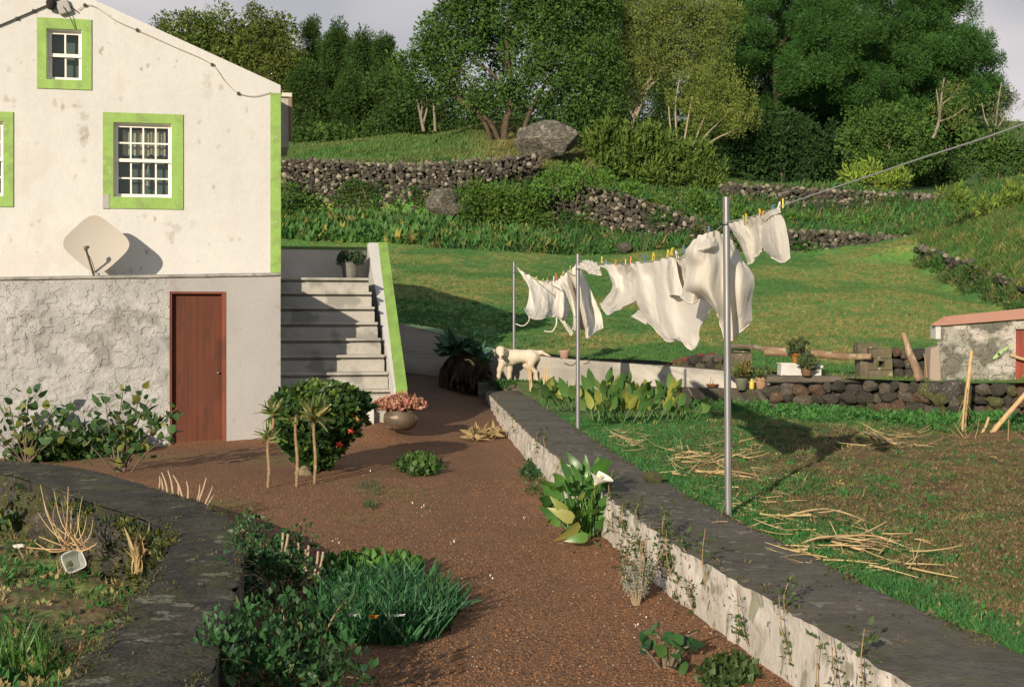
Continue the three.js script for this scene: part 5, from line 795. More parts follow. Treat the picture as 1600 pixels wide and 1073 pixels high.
farWall('field wall of pale rounded stones running downhill at the right edge of the lawn', 1436, 1640, pl([[1436, 50], [1500, 43], [1600, 34], [1640, 31]]), pl([[1436, 384], [1500, 405], [1560, 430], [1600, 444], [1640, 455]]), pl([[1436, 418], [1500, 445], [1560, 468], [1640, 490]]), 9, 504, 1.4);
farWall('broken stony bank in the middle of the slope, half overgrown', 848, 1105, pl([[848, 58.5], [960, 57], [1105, 55.5]]), pl([[848, 300], [900, 288], [980, 305], [1040, 325], [1105, 350]]), pl([[848, 372], [950, 393], [1105, 393]]), 7, 505, 0.8);
function boulder(label, px, py, wpx, hpx, Z, seed, mat) { const k = Z / FPX, t = thing('boulder', label, 'boulder', P(px, py, Z)), m = part(t, 'rock', rock(seed, 4, 0.5), mat || std({ map: T.lichen, color: rgb(0.66, 0.66, 0.64), bumpMap: T.roughB, bumpScale: 0.12 })); m.scale.set(wpx / 2 * k, hpx / 2 * k, Math.min(wpx, hpx) / 2 * k); return t; }
boulder('large pale boulder set in the long field wall behind the house', 690, 312, 58, 46, 59.4, 41);
boulder('low flat boulder at the foot of the pale boulder', 712, 328, 42, 22, 58.8, 42);
boulder('big lichen-white rock outcrop under the large tree', 858, 222, 112, 62, 64, 43);
boulder('pale boulder on the lawn edge below the stony bank', 975, 386, 28, 20, 54.5, 46);
boulder('dark mossy boulder in the stone wall beside the outbuilding', 1452, 613, 42, 34, 17.3, 47, M.mossy);
boulder('dark rounded boulder under the corner of the outbuilding', 1492, 612, 50, 38, 17.2, 48, M.basalt[0]);

// ---------- trees ----------
function foliage(t, name, blobs, Z, geo, cols, dens, seed, { size = 1, thin = 0, squash = 1, depth = 1, shell = 0 } = {}) {
  const R = rng(seed), list = [], k = Z / FPX;
  blobs.forEach((b) => {
    const [px, py, r] = b, zo = b[3] || 0, c = P(px, py, Z + zo), rad = r * k, n = Math.round(dens * 4 * Math.PI * rad * rad * (1 - thin)), tone = 0.94 + 0.12 * R();
    for (let i = 0; i < n; i++) {
      const d = new THREE.Vector3(R() * 2 - 1, R() * 2 - 1, R() * 2 - 1); if (d.length() > 1 || d.length() < 0.05) { i--; continue; } d.normalize();
      const rr = rad * (shell ? 0.8 + 0.25 * R() : 0.55 + 0.5 * Math.pow(R(), 0.6)) * (0.75 + 0.5 * n3(d.x * 2.3 + px, d.y * 2.3, d.z * 2.3 + py, seed));
      const q = c.clone().add(new THREE.Vector3(d.x * rr, d.y * rr * squash, d.z * rr * depth)), m = 0.25 + 0.5 * R(), v = tone * (0.75 + 0.5 * R()), cc = mix3(cols[0], cols[1], m);
      list.push({ m: M4(q, new THREE.Quaternion().setFromEuler(new THREE.Euler((R() - 0.5) * 1.2, R() * 6.28, (R() - 0.5) * 1.2)), size * (0.65 + 0.7 * R())), c: rgb(cc[0] * v, cc[1] * v, cc[2] * v) });
    }
  });
  return inst(t, name, geo, crownMat, list);
}
function limbs(t, list, Z, mat = M.bark) { list.forEach((l) => part(t, l[0].length > 3 ? 'trunk' : 'limb', tube(l.slice(1).map((p) => P(p[0], p[1], Z + (p[2] || 0))), l[0][0] * Z / FPX, l[0][1] * Z / FPX, 8), mat)); }
function tree(label, Z, blobs, geo, cols, dens, seed, trunk, opt = {}) {
  const t = thing('tree', label, 'tree', P(trunk[0][1][0], trunk[0][1][1], Z), 0); const o = t.position.clone();
  foliage(t, 'crown', blobs, Z, geo, cols, dens, seed, opt);
  trunk.forEach((l, i) => part(t, i ? 'limb' : 'trunk', tube(l.slice(1).map((p) => P(p[0], p[1], Z + (p[2] || 0))), l[0][0] * Z / FPX, l[0][1] * Z / FPX, 8), opt.bark || M.bark));
  t.children.forEach((c) => c.position.copy(o).negate());
  return t;
}
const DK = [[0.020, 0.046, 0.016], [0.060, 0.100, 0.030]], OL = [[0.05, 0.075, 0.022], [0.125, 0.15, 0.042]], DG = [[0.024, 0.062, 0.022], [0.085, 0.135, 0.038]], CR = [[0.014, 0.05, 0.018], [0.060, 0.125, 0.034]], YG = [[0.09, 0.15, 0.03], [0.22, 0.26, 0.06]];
// row behind the house
tree('broad olive tree rising behind the roof of the white house', 100, [[300, 62, 42], [340, 48, 36], [272, 50, 26], [362, 80, 36], [318, 110, 50], [360, 140, 55], [262, 92, 40], [252, 60, 18], [395, 175, 45]], CL.broad, OL, 1.3, 601, [[[7, 3], [330, 260], [325, 150], [330, 70]], [[4, 2], [325, 170], [350, 110], [362, 80]]], { size: 1.25 });
tree('tall olive-green tree between the roof corner and the dark conifers', 99, [[397, 36, 24], [418, 48, 26], [440, 50, 22], [405, 75, 34], [440, 90, 34], [420, 125, 42], [455, 140, 36], [440, 185, 40], [462, 205, 28]], CL.broad, [[0.055, 0.075, 0.022], [0.12, 0.135, 0.04]], 1.4, 602, [[[5, 2], [428, 245], [424, 150], [415, 50]]], { size: 1.15 });
const conOnly = 0, con = (label, Z, x, y0, w, seed, top = 1, cols = DK) => { const b = [], R = rng(seed); for (let j = 0; j < 7; j++) b.push([x + (R() - 0.5) * w * 0.05 * j, y0 + j * w * 0.11, w * (0.045 + 0.035 * j) * (0.7 + 0.6 * R())]); for (let y = y0 + w * 0.5; y < 232; y += w * 0.3) { const f = clamp((y - y0) / (w * 2.2), 0.25 * top, 1); b.push([x + (R() - 0.5) * w * 0.45, y + w * 0.15, w * 0.5 * f * (0.8 + 0.4 * R())]); b.push([x + (R() - 0.5) * w * 0.9, y + w * 0.25, w * 0.36 * f * (0.7 + 0.5 * R())]); } return tree(label, Z, b, CL.needle, cols, 4, seed, [[[w * 0.03, 0.5], [x, 240], [x + 1, 140], [x, y0 + 4]]], { size: 1.15 }); };
con('thin spiky conifer with a sparse top, leftmost of the dark row', 102, 488, 28, 40, 611, 0.6);
con('dark conifer with a rounded top, second of the dark row', 99, 527, 36, 58, 612);
con('dark conifer with a flat bushy top, third of the dark row', 97, 566, 48, 58, 613);
con('wispy conifer with see-through branches, right end of the dark row', 96, 598, 54, 40, 614, 0.8);
con('shorter dark conifer filling the gap below the tall ones', 95, 545, 105, 80, 615);
con('dark conifer standing low behind the house corner', 95, 478, 95, 70, 616);
con('small dark conifer in the shade left of the large tree', 90, 622, 100, 56, 617, 1, DG);
{ const t = thing('shrub_row', 'low dark shrubs along the foot of the conifers above the green field', 'shrubs'); foliage(t, 'foliage', [[460, 222, 16], [490, 220, 18], [520, 216, 18], [552, 218, 18], [585, 214, 20], [612, 210, 20], [632, 212, 16]], 92, CL.small, DG, 3, 621, { size: 1.6 }); t.userData.kind = 'stuff'; delete t.userData.category; }
// the large tree in the middle
tree('large spreading dark green tree with leaning mossy trunks above the stone wall', 67, [[684, 50, 26], [708, 26, 28], [740, 22, 38], [790, 20, 40], [840, 24, 40], [885, 30, 40], [655, 76, 22], [690, 78, 34], [728, 80, 32], [632, 98, 15], [668, 112, 30], [700, 128, 28], [745, 60, 26, 2], [775, 100, 22, 2], [822, 70, 36], [862, 82, 38], [905, 90, 38], [935, 70, 34], [748, 150, 26], [780, 146, 24], [812, 128, 26], [850, 135, 36], [896, 150, 40], [925, 130, 32], [940, 170, 34], [905, 192, 28], [955, 110, 26], [640, 130, 18], [722, -5, 36], [800, -15, 42], [880, -10, 44], [930, 20, 34], [770, 60, 18, 2], [795, 72, 15, 1]], CL.broad, DG, 2.1, 631,
  [[[7, 2.5], [792, 250], [788, 205], [800, 150], [792, 80], [800, 10]], [[4.5, 1.6], [785, 235], [765, 190], [725, 160], [690, 120]], [[4.5, 1.6], [812, 235], [826, 180], [858, 120], [880, 60]], [[2.6, 1], [795, 150], [765, 110], [738, 95], [720, 60]], [[4, 1.6], [770, 235], [757, 190], [742, 178], [712, 152]], [[2.2, 1], [800, 130], [830, 90], [845, 40]], [[2, 0.8], [740, 140], [720, 108], [705, 95]]], { size: 0.95, bark: std({ map: T.bark, color: rgb(0.55, 0.5, 0.42), bumpMap: T.bark, bumpScale: 0.03 }) });
tree('bare pale stems of a small shrub on the bank under the large tree', 68, [[652, 150, 12], [672, 156, 12]], CL.small, OL, 1.2, 632, [[[3, 1.2], [662, 205], [657, 180], [648, 140]], [[2, 1], [657, 185], [660, 160], [655, 138]], [[2, 1], [662, 190], [668, 165], [666, 145]], [[2.5, 1], [680, 205], [678, 170], [676, 148]]], { size: 0.8, bark: std({ color: rgb(0.24, 0.20, 0.15) }) });
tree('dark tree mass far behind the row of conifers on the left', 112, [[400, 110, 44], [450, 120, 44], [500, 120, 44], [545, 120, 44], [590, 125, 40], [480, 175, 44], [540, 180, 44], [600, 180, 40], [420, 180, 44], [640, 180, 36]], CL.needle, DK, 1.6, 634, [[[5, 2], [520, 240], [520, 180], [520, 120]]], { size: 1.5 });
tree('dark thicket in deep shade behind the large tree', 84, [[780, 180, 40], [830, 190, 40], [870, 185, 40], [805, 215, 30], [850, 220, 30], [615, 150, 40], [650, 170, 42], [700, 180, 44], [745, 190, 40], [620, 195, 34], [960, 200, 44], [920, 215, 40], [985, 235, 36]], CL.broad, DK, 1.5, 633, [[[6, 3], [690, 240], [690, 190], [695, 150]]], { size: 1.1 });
// olive windswept trees
const HZ = [[0.075, 0.10, 0.034], [0.165, 0.185, 0.066]];
tree('pale olive windswept tree with combed branches right of the large tree', 69, [[985, 45, 34], [1020, 30, 36], [1060, 30, 38], [1100, 40, 36], [1000, 80, 32], [1040, 75, 36], [1080, 75, 34], [1115, 80, 30], [970, 110, 26], [1010, 115, 28], [1050, 108, 26], [950, 140, 20], [985, 150, 22], [1030, -5, 34], [1090, 0, 36], [955, 15, 26], [1130, 30, 30]], CL.fine, HZ, 2.7, 641,
  [[[3, 1.2], [985, 245], [990, 190], [1005, 140], [1040, 90]], [[3, 1], [992, 185], [965, 140], [958, 105]], [[3, 1], [1000, 150], [1035, 118], [1085, 85]], [[3, 1], [990, 190], [1015, 130], [1030, 60]], [[2, 1], [960, 130], [985, 118], [1060, 100]]], { size: 0.85, bark: std({ color: rgb(0.30, 0.25, 0.18) }) });
tree('rounded olive bush-like tree with many thin upright stems in the middle of the slope', 63, [[1085, 130, 28], [1115, 128, 30], [1145, 145, 28], [1160, 170, 24], [1070, 155, 22], [1105, 165, 26], [1135, 185, 26], [1165, 198, 18], [1090, 190, 18]], CL.fine, [[0.085, 0.115, 0.032], [0.19, 0.21, 0.066]], 2.3, 642,
  [[[2, 1], [1062, 262], [1058, 220], [1056, 160], [1062, 125]], [[2, 1], [1064, 260], [1072, 205], [1082, 150]], [[2, 1], [1068, 260], [1088, 215], [1108, 165]], [[2, 1], [1072, 258], [1100, 215], [1135, 180]], [[1.6, 1], [1074, 256], [1110, 222], [1155, 200]], [[1.6, 1], [1060, 260], [1048, 200], [1045, 165]]], { size: 0.75, bark: std({ color: rgb(0.34, 0.28, 0.19) }) });
tree('dark tall crowns at the top edge of the picture behind the windswept tree', 88, [[930, 80, 40], [1010, 90, 44], [1060, 130, 44], [1110, 140, 44], [980, 200, 44], [1040, 235, 40], [1000, 20, 44], [1060, 40, 44], [900, 20, 44], [950, 30, 48], [985, 70, 44], [1130, 60, 54], [1010, 150, 46], [1060, 190, 44], [960, 150, 44], [1110, 220, 40]], CL.needle, DK, 1.4, 643, [[[7, 3], [960, 240], [955, 120], [950, 20]]], { size: 1.2 });
// the great conifers on the right
const big = (label, Z, blobs, seed, trunk, cols = CR) => tree(label, Z, blobs, CL.needle, cols, 3.6, seed, trunk, { size: 0.85, shell: 1, bark: std({ map: T.bark, color: rgb(0.6, 0.5, 0.42) }) });
const puffs = (pts, seed, r0, r1) => { const R = rng(seed), o = []; for (const [x, y, w, h, n] of pts) for (let i = 0; i < n; i++) o.push([x + (R() - 0.5) * w, y + (R() - 0.5) * h, lerp(r0, r1, R()), (R() - 0.5) * 7]); return o; };
big('great dark conifer of puffy branches, left of the pair on the right', 78, puffs([[1200, 40, 130, 120, 26], [1210, 130, 150, 100, 26], [1190, 205, 120, 60, 13], [1240, 80, 120, 120, 16], [1180, -10, 120, 40, 8]], 651, 11, 19), 651, [[[6, 2], [1215, 290], [1212, 150], [1210, -10]], [[3, 1], [1212, 120], [1180, 90], [1160, 95]], [[3, 1], [1212, 80], [1240, 50], [1262, 52]], [[3, 1], [1212, 150], [1250, 140], [1275, 122]]]);
big('greatest dark conifer of puffy branches, its right edge against the sky', 76, puffs([[1330, 20, 150, 100, 24], [1400, 60, 180, 110, 36], [1460, 30, 100, 90, 22], [1350, 130, 160, 90, 24], [1450, 130, 140, 110, 30], [1500, 90, 80, 80, 18], [1515, 165, 70, 60, 14], [1290, 60, 80, 120, 15], [1400, -15, 200, 40, 15]], 652, 10, 19).concat([[1520, 20, 12], [1540, 70, 10], [1552, 95, 12], [1545, 130, 15], [1562, 92, 6], [1505, 8, 14], [1530, 50, 9], [1565, 130, 9]]), 652, [[[6, 2], [1440, 300], [1432, 150], [1425, -20]], [[3, 1], [1432, 120], [1400, 100], [1375, 140]], [[3, 1], [1432, 60], [1395, 35], [1365, 42]], [[3, 1], [1430, 150], [1480, 120], [1520, 112]], [[2.5, 1], [1430, 90], [1480, 70], [1515, 60]]]);
big('conifer mass behind the gap between the two great conifers, deep shade put into its colour', 92, puffs([[1380, 120, 200, 200, 26], [1210, 100, 150, 240, 24], [1290, 80, 130, 200, 24], [1490, 190, 120, 100, 16], [1400, 200, 160, 100, 18], [1130, 150, 70, 160, 12]], 653, 20, 34), 653,  [[[6, 2], [1290, 290], [1290, 150], [1290, 20]]], [[0.012, 0.034, 0.014], [0.022, 0.05, 0.018]]);  // foliage colour darkened to paint deep shade into the gaps between the conifers
const shrub = (label, Z, blobs, geo, cols, dens, seed, stems, opt = {}) => { const t = tree(label, Z, blobs, geo, cols, dens, seed, stems, opt); t.name = numbered('shrub'); t.userData.category = 'shrub'; return t; };
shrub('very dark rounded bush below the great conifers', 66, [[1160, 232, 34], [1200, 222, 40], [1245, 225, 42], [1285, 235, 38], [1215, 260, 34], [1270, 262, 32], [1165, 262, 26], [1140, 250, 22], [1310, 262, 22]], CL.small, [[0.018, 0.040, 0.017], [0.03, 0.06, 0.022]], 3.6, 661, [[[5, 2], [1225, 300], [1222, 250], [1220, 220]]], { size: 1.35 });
shrub('bright mid-green leafy tree in front of the great conifers', 64, [[1345, 195, 24], [1378, 188, 28], [1412, 196, 28], [1440, 215, 28], [1335, 222, 24], [1372, 228, 30], [1408, 238, 30], [1445, 248, 22], [1350, 255, 22], [1390, 262, 22], [1460, 225, 18], [1330, 180, 10]], CL.broad, [[0.035, 0.085, 0.024], [0.085, 0.135, 0.038]], 2.6, 662, [[[3, 1.5], [1390, 305], [1388, 255], [1392, 210]], [[2, 1], [1388, 260], [1420, 235], [1445, 220]]], { size: 0.75 });
shrub('yellow-green shrub against the top of the upper field wall', 61.5, [[1335, 270, 12], [1360, 274, 14], [1385, 280, 14], [1410, 284, 12], [1345, 288, 12], [1375, 294, 12]], CL.blade, YG, 4, 663, [[[1.5, 1], [1370, 306], [1368, 290], [1366, 275]]], { size: 0.9 });
const PALE = std({ color: rgb(0.27, 0.235, 0.19), roughness: 0.9 });
shrub('sparse pale-stemmed small tree at the edge of the great conifer', 63, [[1470, 150, 16], [1490, 140, 16], [1505, 165, 16], [1485, 180, 15], [1465, 175, 12], [1510, 190, 13], [1495, 205, 12]], CL.fine, HZ, 1.1, 664, [[[2.4, 1], [1458, 216], [1467, 195], [1472, 150], [1476, 122]], [[2, 0.8], [1462, 210], [1468, 180], [1464, 140]], [[1.6, 0.6], [1467, 190], [1490, 182], [1512, 165]], [[1.4, 0.6], [1470, 165], [1488, 150], [1500, 132]]], { size: 0.7, bark: PALE });
shrub('sparse grey-stemmed tree against the sky at the right edge', 62, [[1545, 160, 14], [1565, 148, 14], [1582, 165, 14], [1560, 180, 14], [1540, 185, 12], [1580, 190, 12], [1592, 205, 10], [1555, 205, 12]], CL.fine, [[0.085, 0.10, 0.055], [0.17, 0.18, 0.10]], 1.0, 665, [[[2, 0.8], [1553, 240], [1556, 200], [1562, 150], [1566, 128]], [[1.6, 0.6], [1555, 215], [1540, 185], [1535, 160]], [[1.6, 0.6], [1556, 205], [1576, 175], [1588, 150]]], { size: 0.7, bark: PALE });
shrub('dark green clipped-looking bush under the sparse tree at the right edge', 60, [[1520, 230, 22], [1550, 225, 24], [1580, 228, 24], [1605, 240, 24], [1535, 255, 22], [1570, 258, 24], [1600, 268, 20], [1515, 250, 16]], CL.small, DG, 3.4, 666, [[[3, 2], [1560, 300], [1560, 270], [1558, 235]], [[2, 1], [1515, 262], [1513, 245], [1520, 235]]], { size: 1.15 });
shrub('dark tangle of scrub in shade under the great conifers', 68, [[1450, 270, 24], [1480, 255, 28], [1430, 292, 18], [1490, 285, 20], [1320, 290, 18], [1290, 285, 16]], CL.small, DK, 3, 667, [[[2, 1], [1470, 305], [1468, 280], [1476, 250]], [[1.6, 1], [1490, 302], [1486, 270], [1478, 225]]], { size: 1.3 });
// leafy scrub over the middle of the slope
shrub('broad bank of glossy long-leaved scrub in the middle of the slope', 61, [[945, 215, 24], [980, 222, 26], [1015, 225, 26], [1050, 240, 26], [1085, 250, 26], [1110, 270, 20], [960, 248, 26], [1000, 256, 28], [1040, 270, 26], [1075, 285, 24], [925, 240, 18], [1100, 295, 18], [1020, 288, 20], [965, 275, 18], [1120, 300, 14]], CL.blade, [[0.04, 0.085, 0.022], [0.12, 0.15, 0.04]], 3.6, 671, [[[2, 1], [1010, 300], [1012, 265], [1020, 235]], [[1.6, 0.8], [1028, 300], [1048, 250], [1058, 215]]], { size: 1.0 });
shrub('low vines and leaves spilling over the stone bank', 57.2, [[870, 268, 20], [905, 272, 20], [940, 285, 18], [985, 300, 16], [1030, 312, 16], [1065, 330, 14], [850, 300, 18], [1100, 318, 16], [890, 300, 14], [1085, 305, 14], [1125, 335, 14]], CL.small, [[0.05, 0.115, 0.028], [0.10, 0.165, 0.04]], 3.6, 672, [[[1, 0.6], [900, 320], [905, 295], [908, 275]]], { size: 1.0, squash: 0.8 });
shrub('bright green undergrowth at the gap in the long field wall', 57.5, [[735, 300, 18], [765, 305, 18], [795, 312, 16], [745, 330, 18], [780, 335, 20], [815, 330, 20], [840, 350, 20], [800, 355, 20], [850, 375, 14], [825, 305, 14]], CL.broad, [[0.042, 0.09, 0.022], [0.085, 0.125, 0.03]], 3.2, 673, [[[1, 0.6], [790, 360], [788, 335], [790, 315]]], { size: 0.75, squash: 0.8 });
shrub('weeds and vines between the two field walls on the right', 57, [[1150, 340, 14], [1190, 345, 14], [1230, 345, 12], [1270, 350, 12], [1310, 352, 12], [1350, 354, 12], [1390, 356, 14], [1430, 358, 16], [1465, 352, 18], [1490, 340, 18], [1480, 375, 14], [1510, 385, 14]], CL.small, [[0.045, 0.11, 0.028], [0.09, 0.155, 0.04]], 3.6, 674, [[[1, 0.6], [1430, 375], [1432, 360], [1434, 345]]], { size: 1.1, squash: 0.7 });
shrub('rough yellow-green brush on the hillside at the right edge', 50, [[1500, 318, 13], [1545, 322, 14], [1585, 312, 17], [1610, 345, 16], [1565, 352, 12], [1600, 385, 14], [1620, 290, 16], [1480, 300, 10]], CL.blade, [[0.06, 0.115, 0.024], [0.16, 0.19, 0.05]], 3.4, 675, [[[1, 0.6], [1580, 400], [1582, 360], [1584, 320]]], { size: 1.0, squash: 0.8 });
shrub('dark ivy mass climbing the left end of the long field wall', 58.8, [[450, 310, 20], [470, 325, 18], [445, 335, 18], [500, 332, 10], [455, 290, 10]], CL.small, DG, 4, 676, [[[1, 0.6], [455, 345], [456, 320], [452, 300]]], { size: 1.0 });
// grassy bank with the long-leaved plants along the foot of the far wall
{
  const R = rng(680), base = leafGeo(0.26, 0.2, 0.45, 4, (t) => Math.sin(Math.PI * Math.pow(t, 0.6)) * 0.9 + 0.05), clumps = [1, 2, 3].map((s) => { const Q = rng(s * 7), l = []; for (let i = 0; i < 9; i++) { const a = Q() * 6.28, e = 0.25 + 0.7 * Q(); l.push(base.clone().applyMatrix4(M4(new THREE.Vector3((Q() - 0.5) * 0.3, 0, (Q() - 0.5) * 0.3), qDir(new THREE.Vector3(Math.cos(a) * e, 1, Math.sin(a) * e), Q() * 6.28), 0.30 + 0.3 * Q()))); } return mergeGeometries(l); });
  const t = thing('leafy_border', 'bright green border of large-leaved plants along the foot of the long field wall', 'plants'); t.userData.kind = 'stuff'; delete t.userData.category;
  const lists = [[], [], []];
  for (let i = 0; i < 1500; i++) { const px = lerp(430, 880, R()), py = lerp(pl([[430, 338], [650, 342], [800, 360], [880, 380]])(px), pl([[430, 376], [520, 380], [700, 388], [880, 396]])(px), R()); const Z = lerp(59.2, 54.8, clamp((py - 338) / 52)), q = hill(px, 0, Z), yl = R() < 0.14, v = 0.7 + 0.6 * R(); lists[i % 3].push({ m: M4(q, qYaw(R() * 6.28), 0.55 + 0.55 * R()), c: yl ? rgb(0.29 * v, 0.27 * v, 0.07) : rgb(0.075 * v, 0.19 * v, 0.04 * v) }); }
  lists.forEach((l, i) => inst(t, 'leaf_clump', clumps[i], leafMat(rgb(1, 1, 1)), l));
}

// ---------- grass ----------
const tufts = [tuft(1, 9, 0.10, 0.014, 0.10, 0.8), tuft(2, 9, 0.10, 0.014, 0.12, 1.0)], grassM = leafMat(rgb(1, 1, 1), { transmission: 0.25, roughness: 0.7 });
function scatter(name, label, n, seed, place, geos, mat, colour, size) {
  const R = rng(seed), t = thing(name, label, 'x'); delete t.userData.category; t.userData.kind = 'stuff'; const lists = geos.map(() => []);
  for (let i = 0; i < n; i++) { const q = place(R); if (!q) continue; lists[i % geos.length].push({ m: M4(q, new THREE.Quaternion().setFromEuler(new THREE.Euler((R() - 0.5) * 0.3, R() * 6.28, (R() - 0.5) * 0.3)), size(R, q)), c: colour(R, q) }); }
  lists.forEach((l, i) => inst(t, name, geos[i], mat, l)); return t;
}
scatter('lawn_grass', 'short green lawn grass with dry patches on the rising slope', 60000, 701, (R) => { const Z = 17 + 39 * Math.pow(R(), 0.8), X = lerp(-0.2, 0.42, R()) * Z; return Z < zEdge(X) + 0.15 ? null : new THREE.Vector3(X, hillH(X, Z) - 0.012, -Z); }, tufts, grassM,
  (R, q) => { const d = 0.95 * sstep(0.47, 0.66, fbm(q.x * 0.35 + 1, -q.z * 0.22, 4, 36) + 0.07 * sstep(42, 52, -q.z)), v = 0.7 + 0.6 * R(), c = mix3([0.085, 0.20, 0.044], [0.36, 0.285, 0.105], d * (R() < 0.6 ? 0.9 : 0.2)); return rgb(c[0] * v, c[1] * v, c[2] * v); }, (R) => 0.4 + 0.4 * R());
scatter('field_grass', 'rougher grass on the upper field and banks beyond the stone wall', 16000, 702, (R) => { const Z = 61 + 28 * R(), X = lerp(-0.2, 0.12, R()) * Z; return new THREE.Vector3(X, hillH(X, Z) - 0.02, -Z); }, tufts, grassM, (R, q) => { const v = 0.7 + 0.6 * R(), d = fbm(q.x * 0.3, q.z * 0.3, 3, 39); const c = mix3([0.09, 0.20, 0.042], [0.26, 0.22, 0.08], d * 0.8 + 0.4 * sstep(-4, 0, q.x) - 0.2); return rgb(c[0] * v, c[1] * v, c[2] * v); }, (R) => 1.2 + 1.6 * R());
scatter('bank_weeds', 'tangled weeds covering the steep bank between lawn and trees', 9000, 703, (R) => { const Z = 54.6 + 7 * R(), X = lerp(-0.06, 0.44, R()) * Z; return new THREE.Vector3(X, hillH(X, Z) - 0.02, -Z); }, [tuft(5, 12, 0.3, 0.035, 0.3, 1.1), CL.small.clone().scale(0.7, 0.7, 0.7)], grassM, (R) => { const v = 0.6 + 0.7 * R(), y = R(); const c = y < 0.2 ? [0.20, 0.19, 0.06] : [0.062, 0.175, 0.038]; return rgb(c[0] * v, c[1] * v, c[2] * v); }, (R) => 0.8 + 1.0 * R());
scatter('hillside_grass', 'long rough grass on the hillside at the right', 7000, 704, (R) => { const Z = 30 + 32 * R(), X = lerp(0.315, 0.46, R()) * Z; if (Z < pl([[0.318, 51], [0.34, 46], [0.36, 42], [0.38, 37.6], [0.4, 34.0], [0.46, 29]])(X / Z)) return null; return new THREE.Vector3(X, hillH(X, Z) - 0.02, -Z); }, [tuft(6, 12, 0.4, 0.025, 0.3, 1.0)], grassM, (R) => { const v = 0.6 + 0.7 * R(), c = R() < 0.35 ? [0.24, 0.24, 0.07] : [0.075, 0.18, 0.036]; return rgb(c[0] * v, c[1] * v, c[2] * v); }, (R) => 0.4 + 0.6 * R());
scatter('wall_foot_weeds', 'weeds growing along the foot of the downhill field wall', 1500, 705, (R) => { const px = lerp(1438, 1640, R()), Z = pl([[1436, 49.6], [1480, 44.6], [1520, 40.8], [1560, 37.1], [1600, 33.5], [1640, 31]])(px) - 0.2 - 1.5 * R() * R(), X = (px - CX) / FPX * Z; return new THREE.Vector3(X, hillH(X, Z) - 0.02, -Z); }, [tuft(7, 12, 0.25, 0.02, 0.3, 1.1), CL.small.clone().scale(0.6, 0.6, 0.6)], grassM, (R) => { const v = 0.6 + 0.7 * R(), c = R() < 0.25 ? [0.20, 0.19, 0.07] : [0.06, 0.15, 0.034]; return rgb(c[0] * v, c[1] * v, c[2] * v); }, (R) => 0.6 + 0.8 * R());
// ---------- plants close by: every leaf that shows is a mesh of its own ----------
const GL = (c, o = {}) => leafMat(rgb(...c), { roughness: 0.42, specularIntensity: 0.8, ...o });
const ovate = leafGeo(0.30, 0.18, 0.18, 6, (t) => Math.pow(Math.sin(Math.PI * Math.pow(t, 0.8)), 0.75)), broadL = leafGeo(0.36, 0.12, 0.22, 6, (t) => Math.pow(Math.sin(Math.PI * Math.pow(t, 0.62)), 0.8)), wisp = leafGeo(0.022, 0.3, 0.4, 4, (t) => 1 - 0.7 * t), strap = leafGeo(0.042, 0.3, 0.6, 6, (t) => 0.6 + 0.4 * Math.sin(Math.PI * t) - 0.55 * Math.pow(t, 4)), lance = leafGeo(0.17, 0.22, 0.3, 5, (t) => Math.sin(Math.PI * Math.pow(t, 0.7)));
const taroL = leafGeo(0.23, 0.22, 0.28, 6, (t) => Math.pow(Math.sin(Math.PI * Math.pow(t, 0.7)), 0.8)), arrow = leafGeo(0.26, 0.16, 0.35, 5, (t) => t < 0.12 ? 0.55 + t * 3 : Math.cos((t - 0.12) / 0.88 * Math.PI / 2) * 0.95);
function leaf(t, geo, mats, R, pos, dir, L, roll) { const m = part(t, 'leaf', geo, mats[Math.floor(R() * mats.length)]); m.position.copy(pos); m.quaternion.copy(qDir(dir, roll ?? R() * 6.28)); m.scale.setScalar(L); return m; }
const ball = (R) => { for (;;) { const d = new THREE.Vector3(R() * 2 - 1, R() * 2 - 1, R() * 2 - 1); if (d.length() < 1 && d.length() > 0.05) return d; } };
const greens = [[0.045, 0.115, 0.028], [0.07, 0.15, 0.035], [0.035, 0.09, 0.025], [0.10, 0.17, 0.04]].map((c) => GL(c));
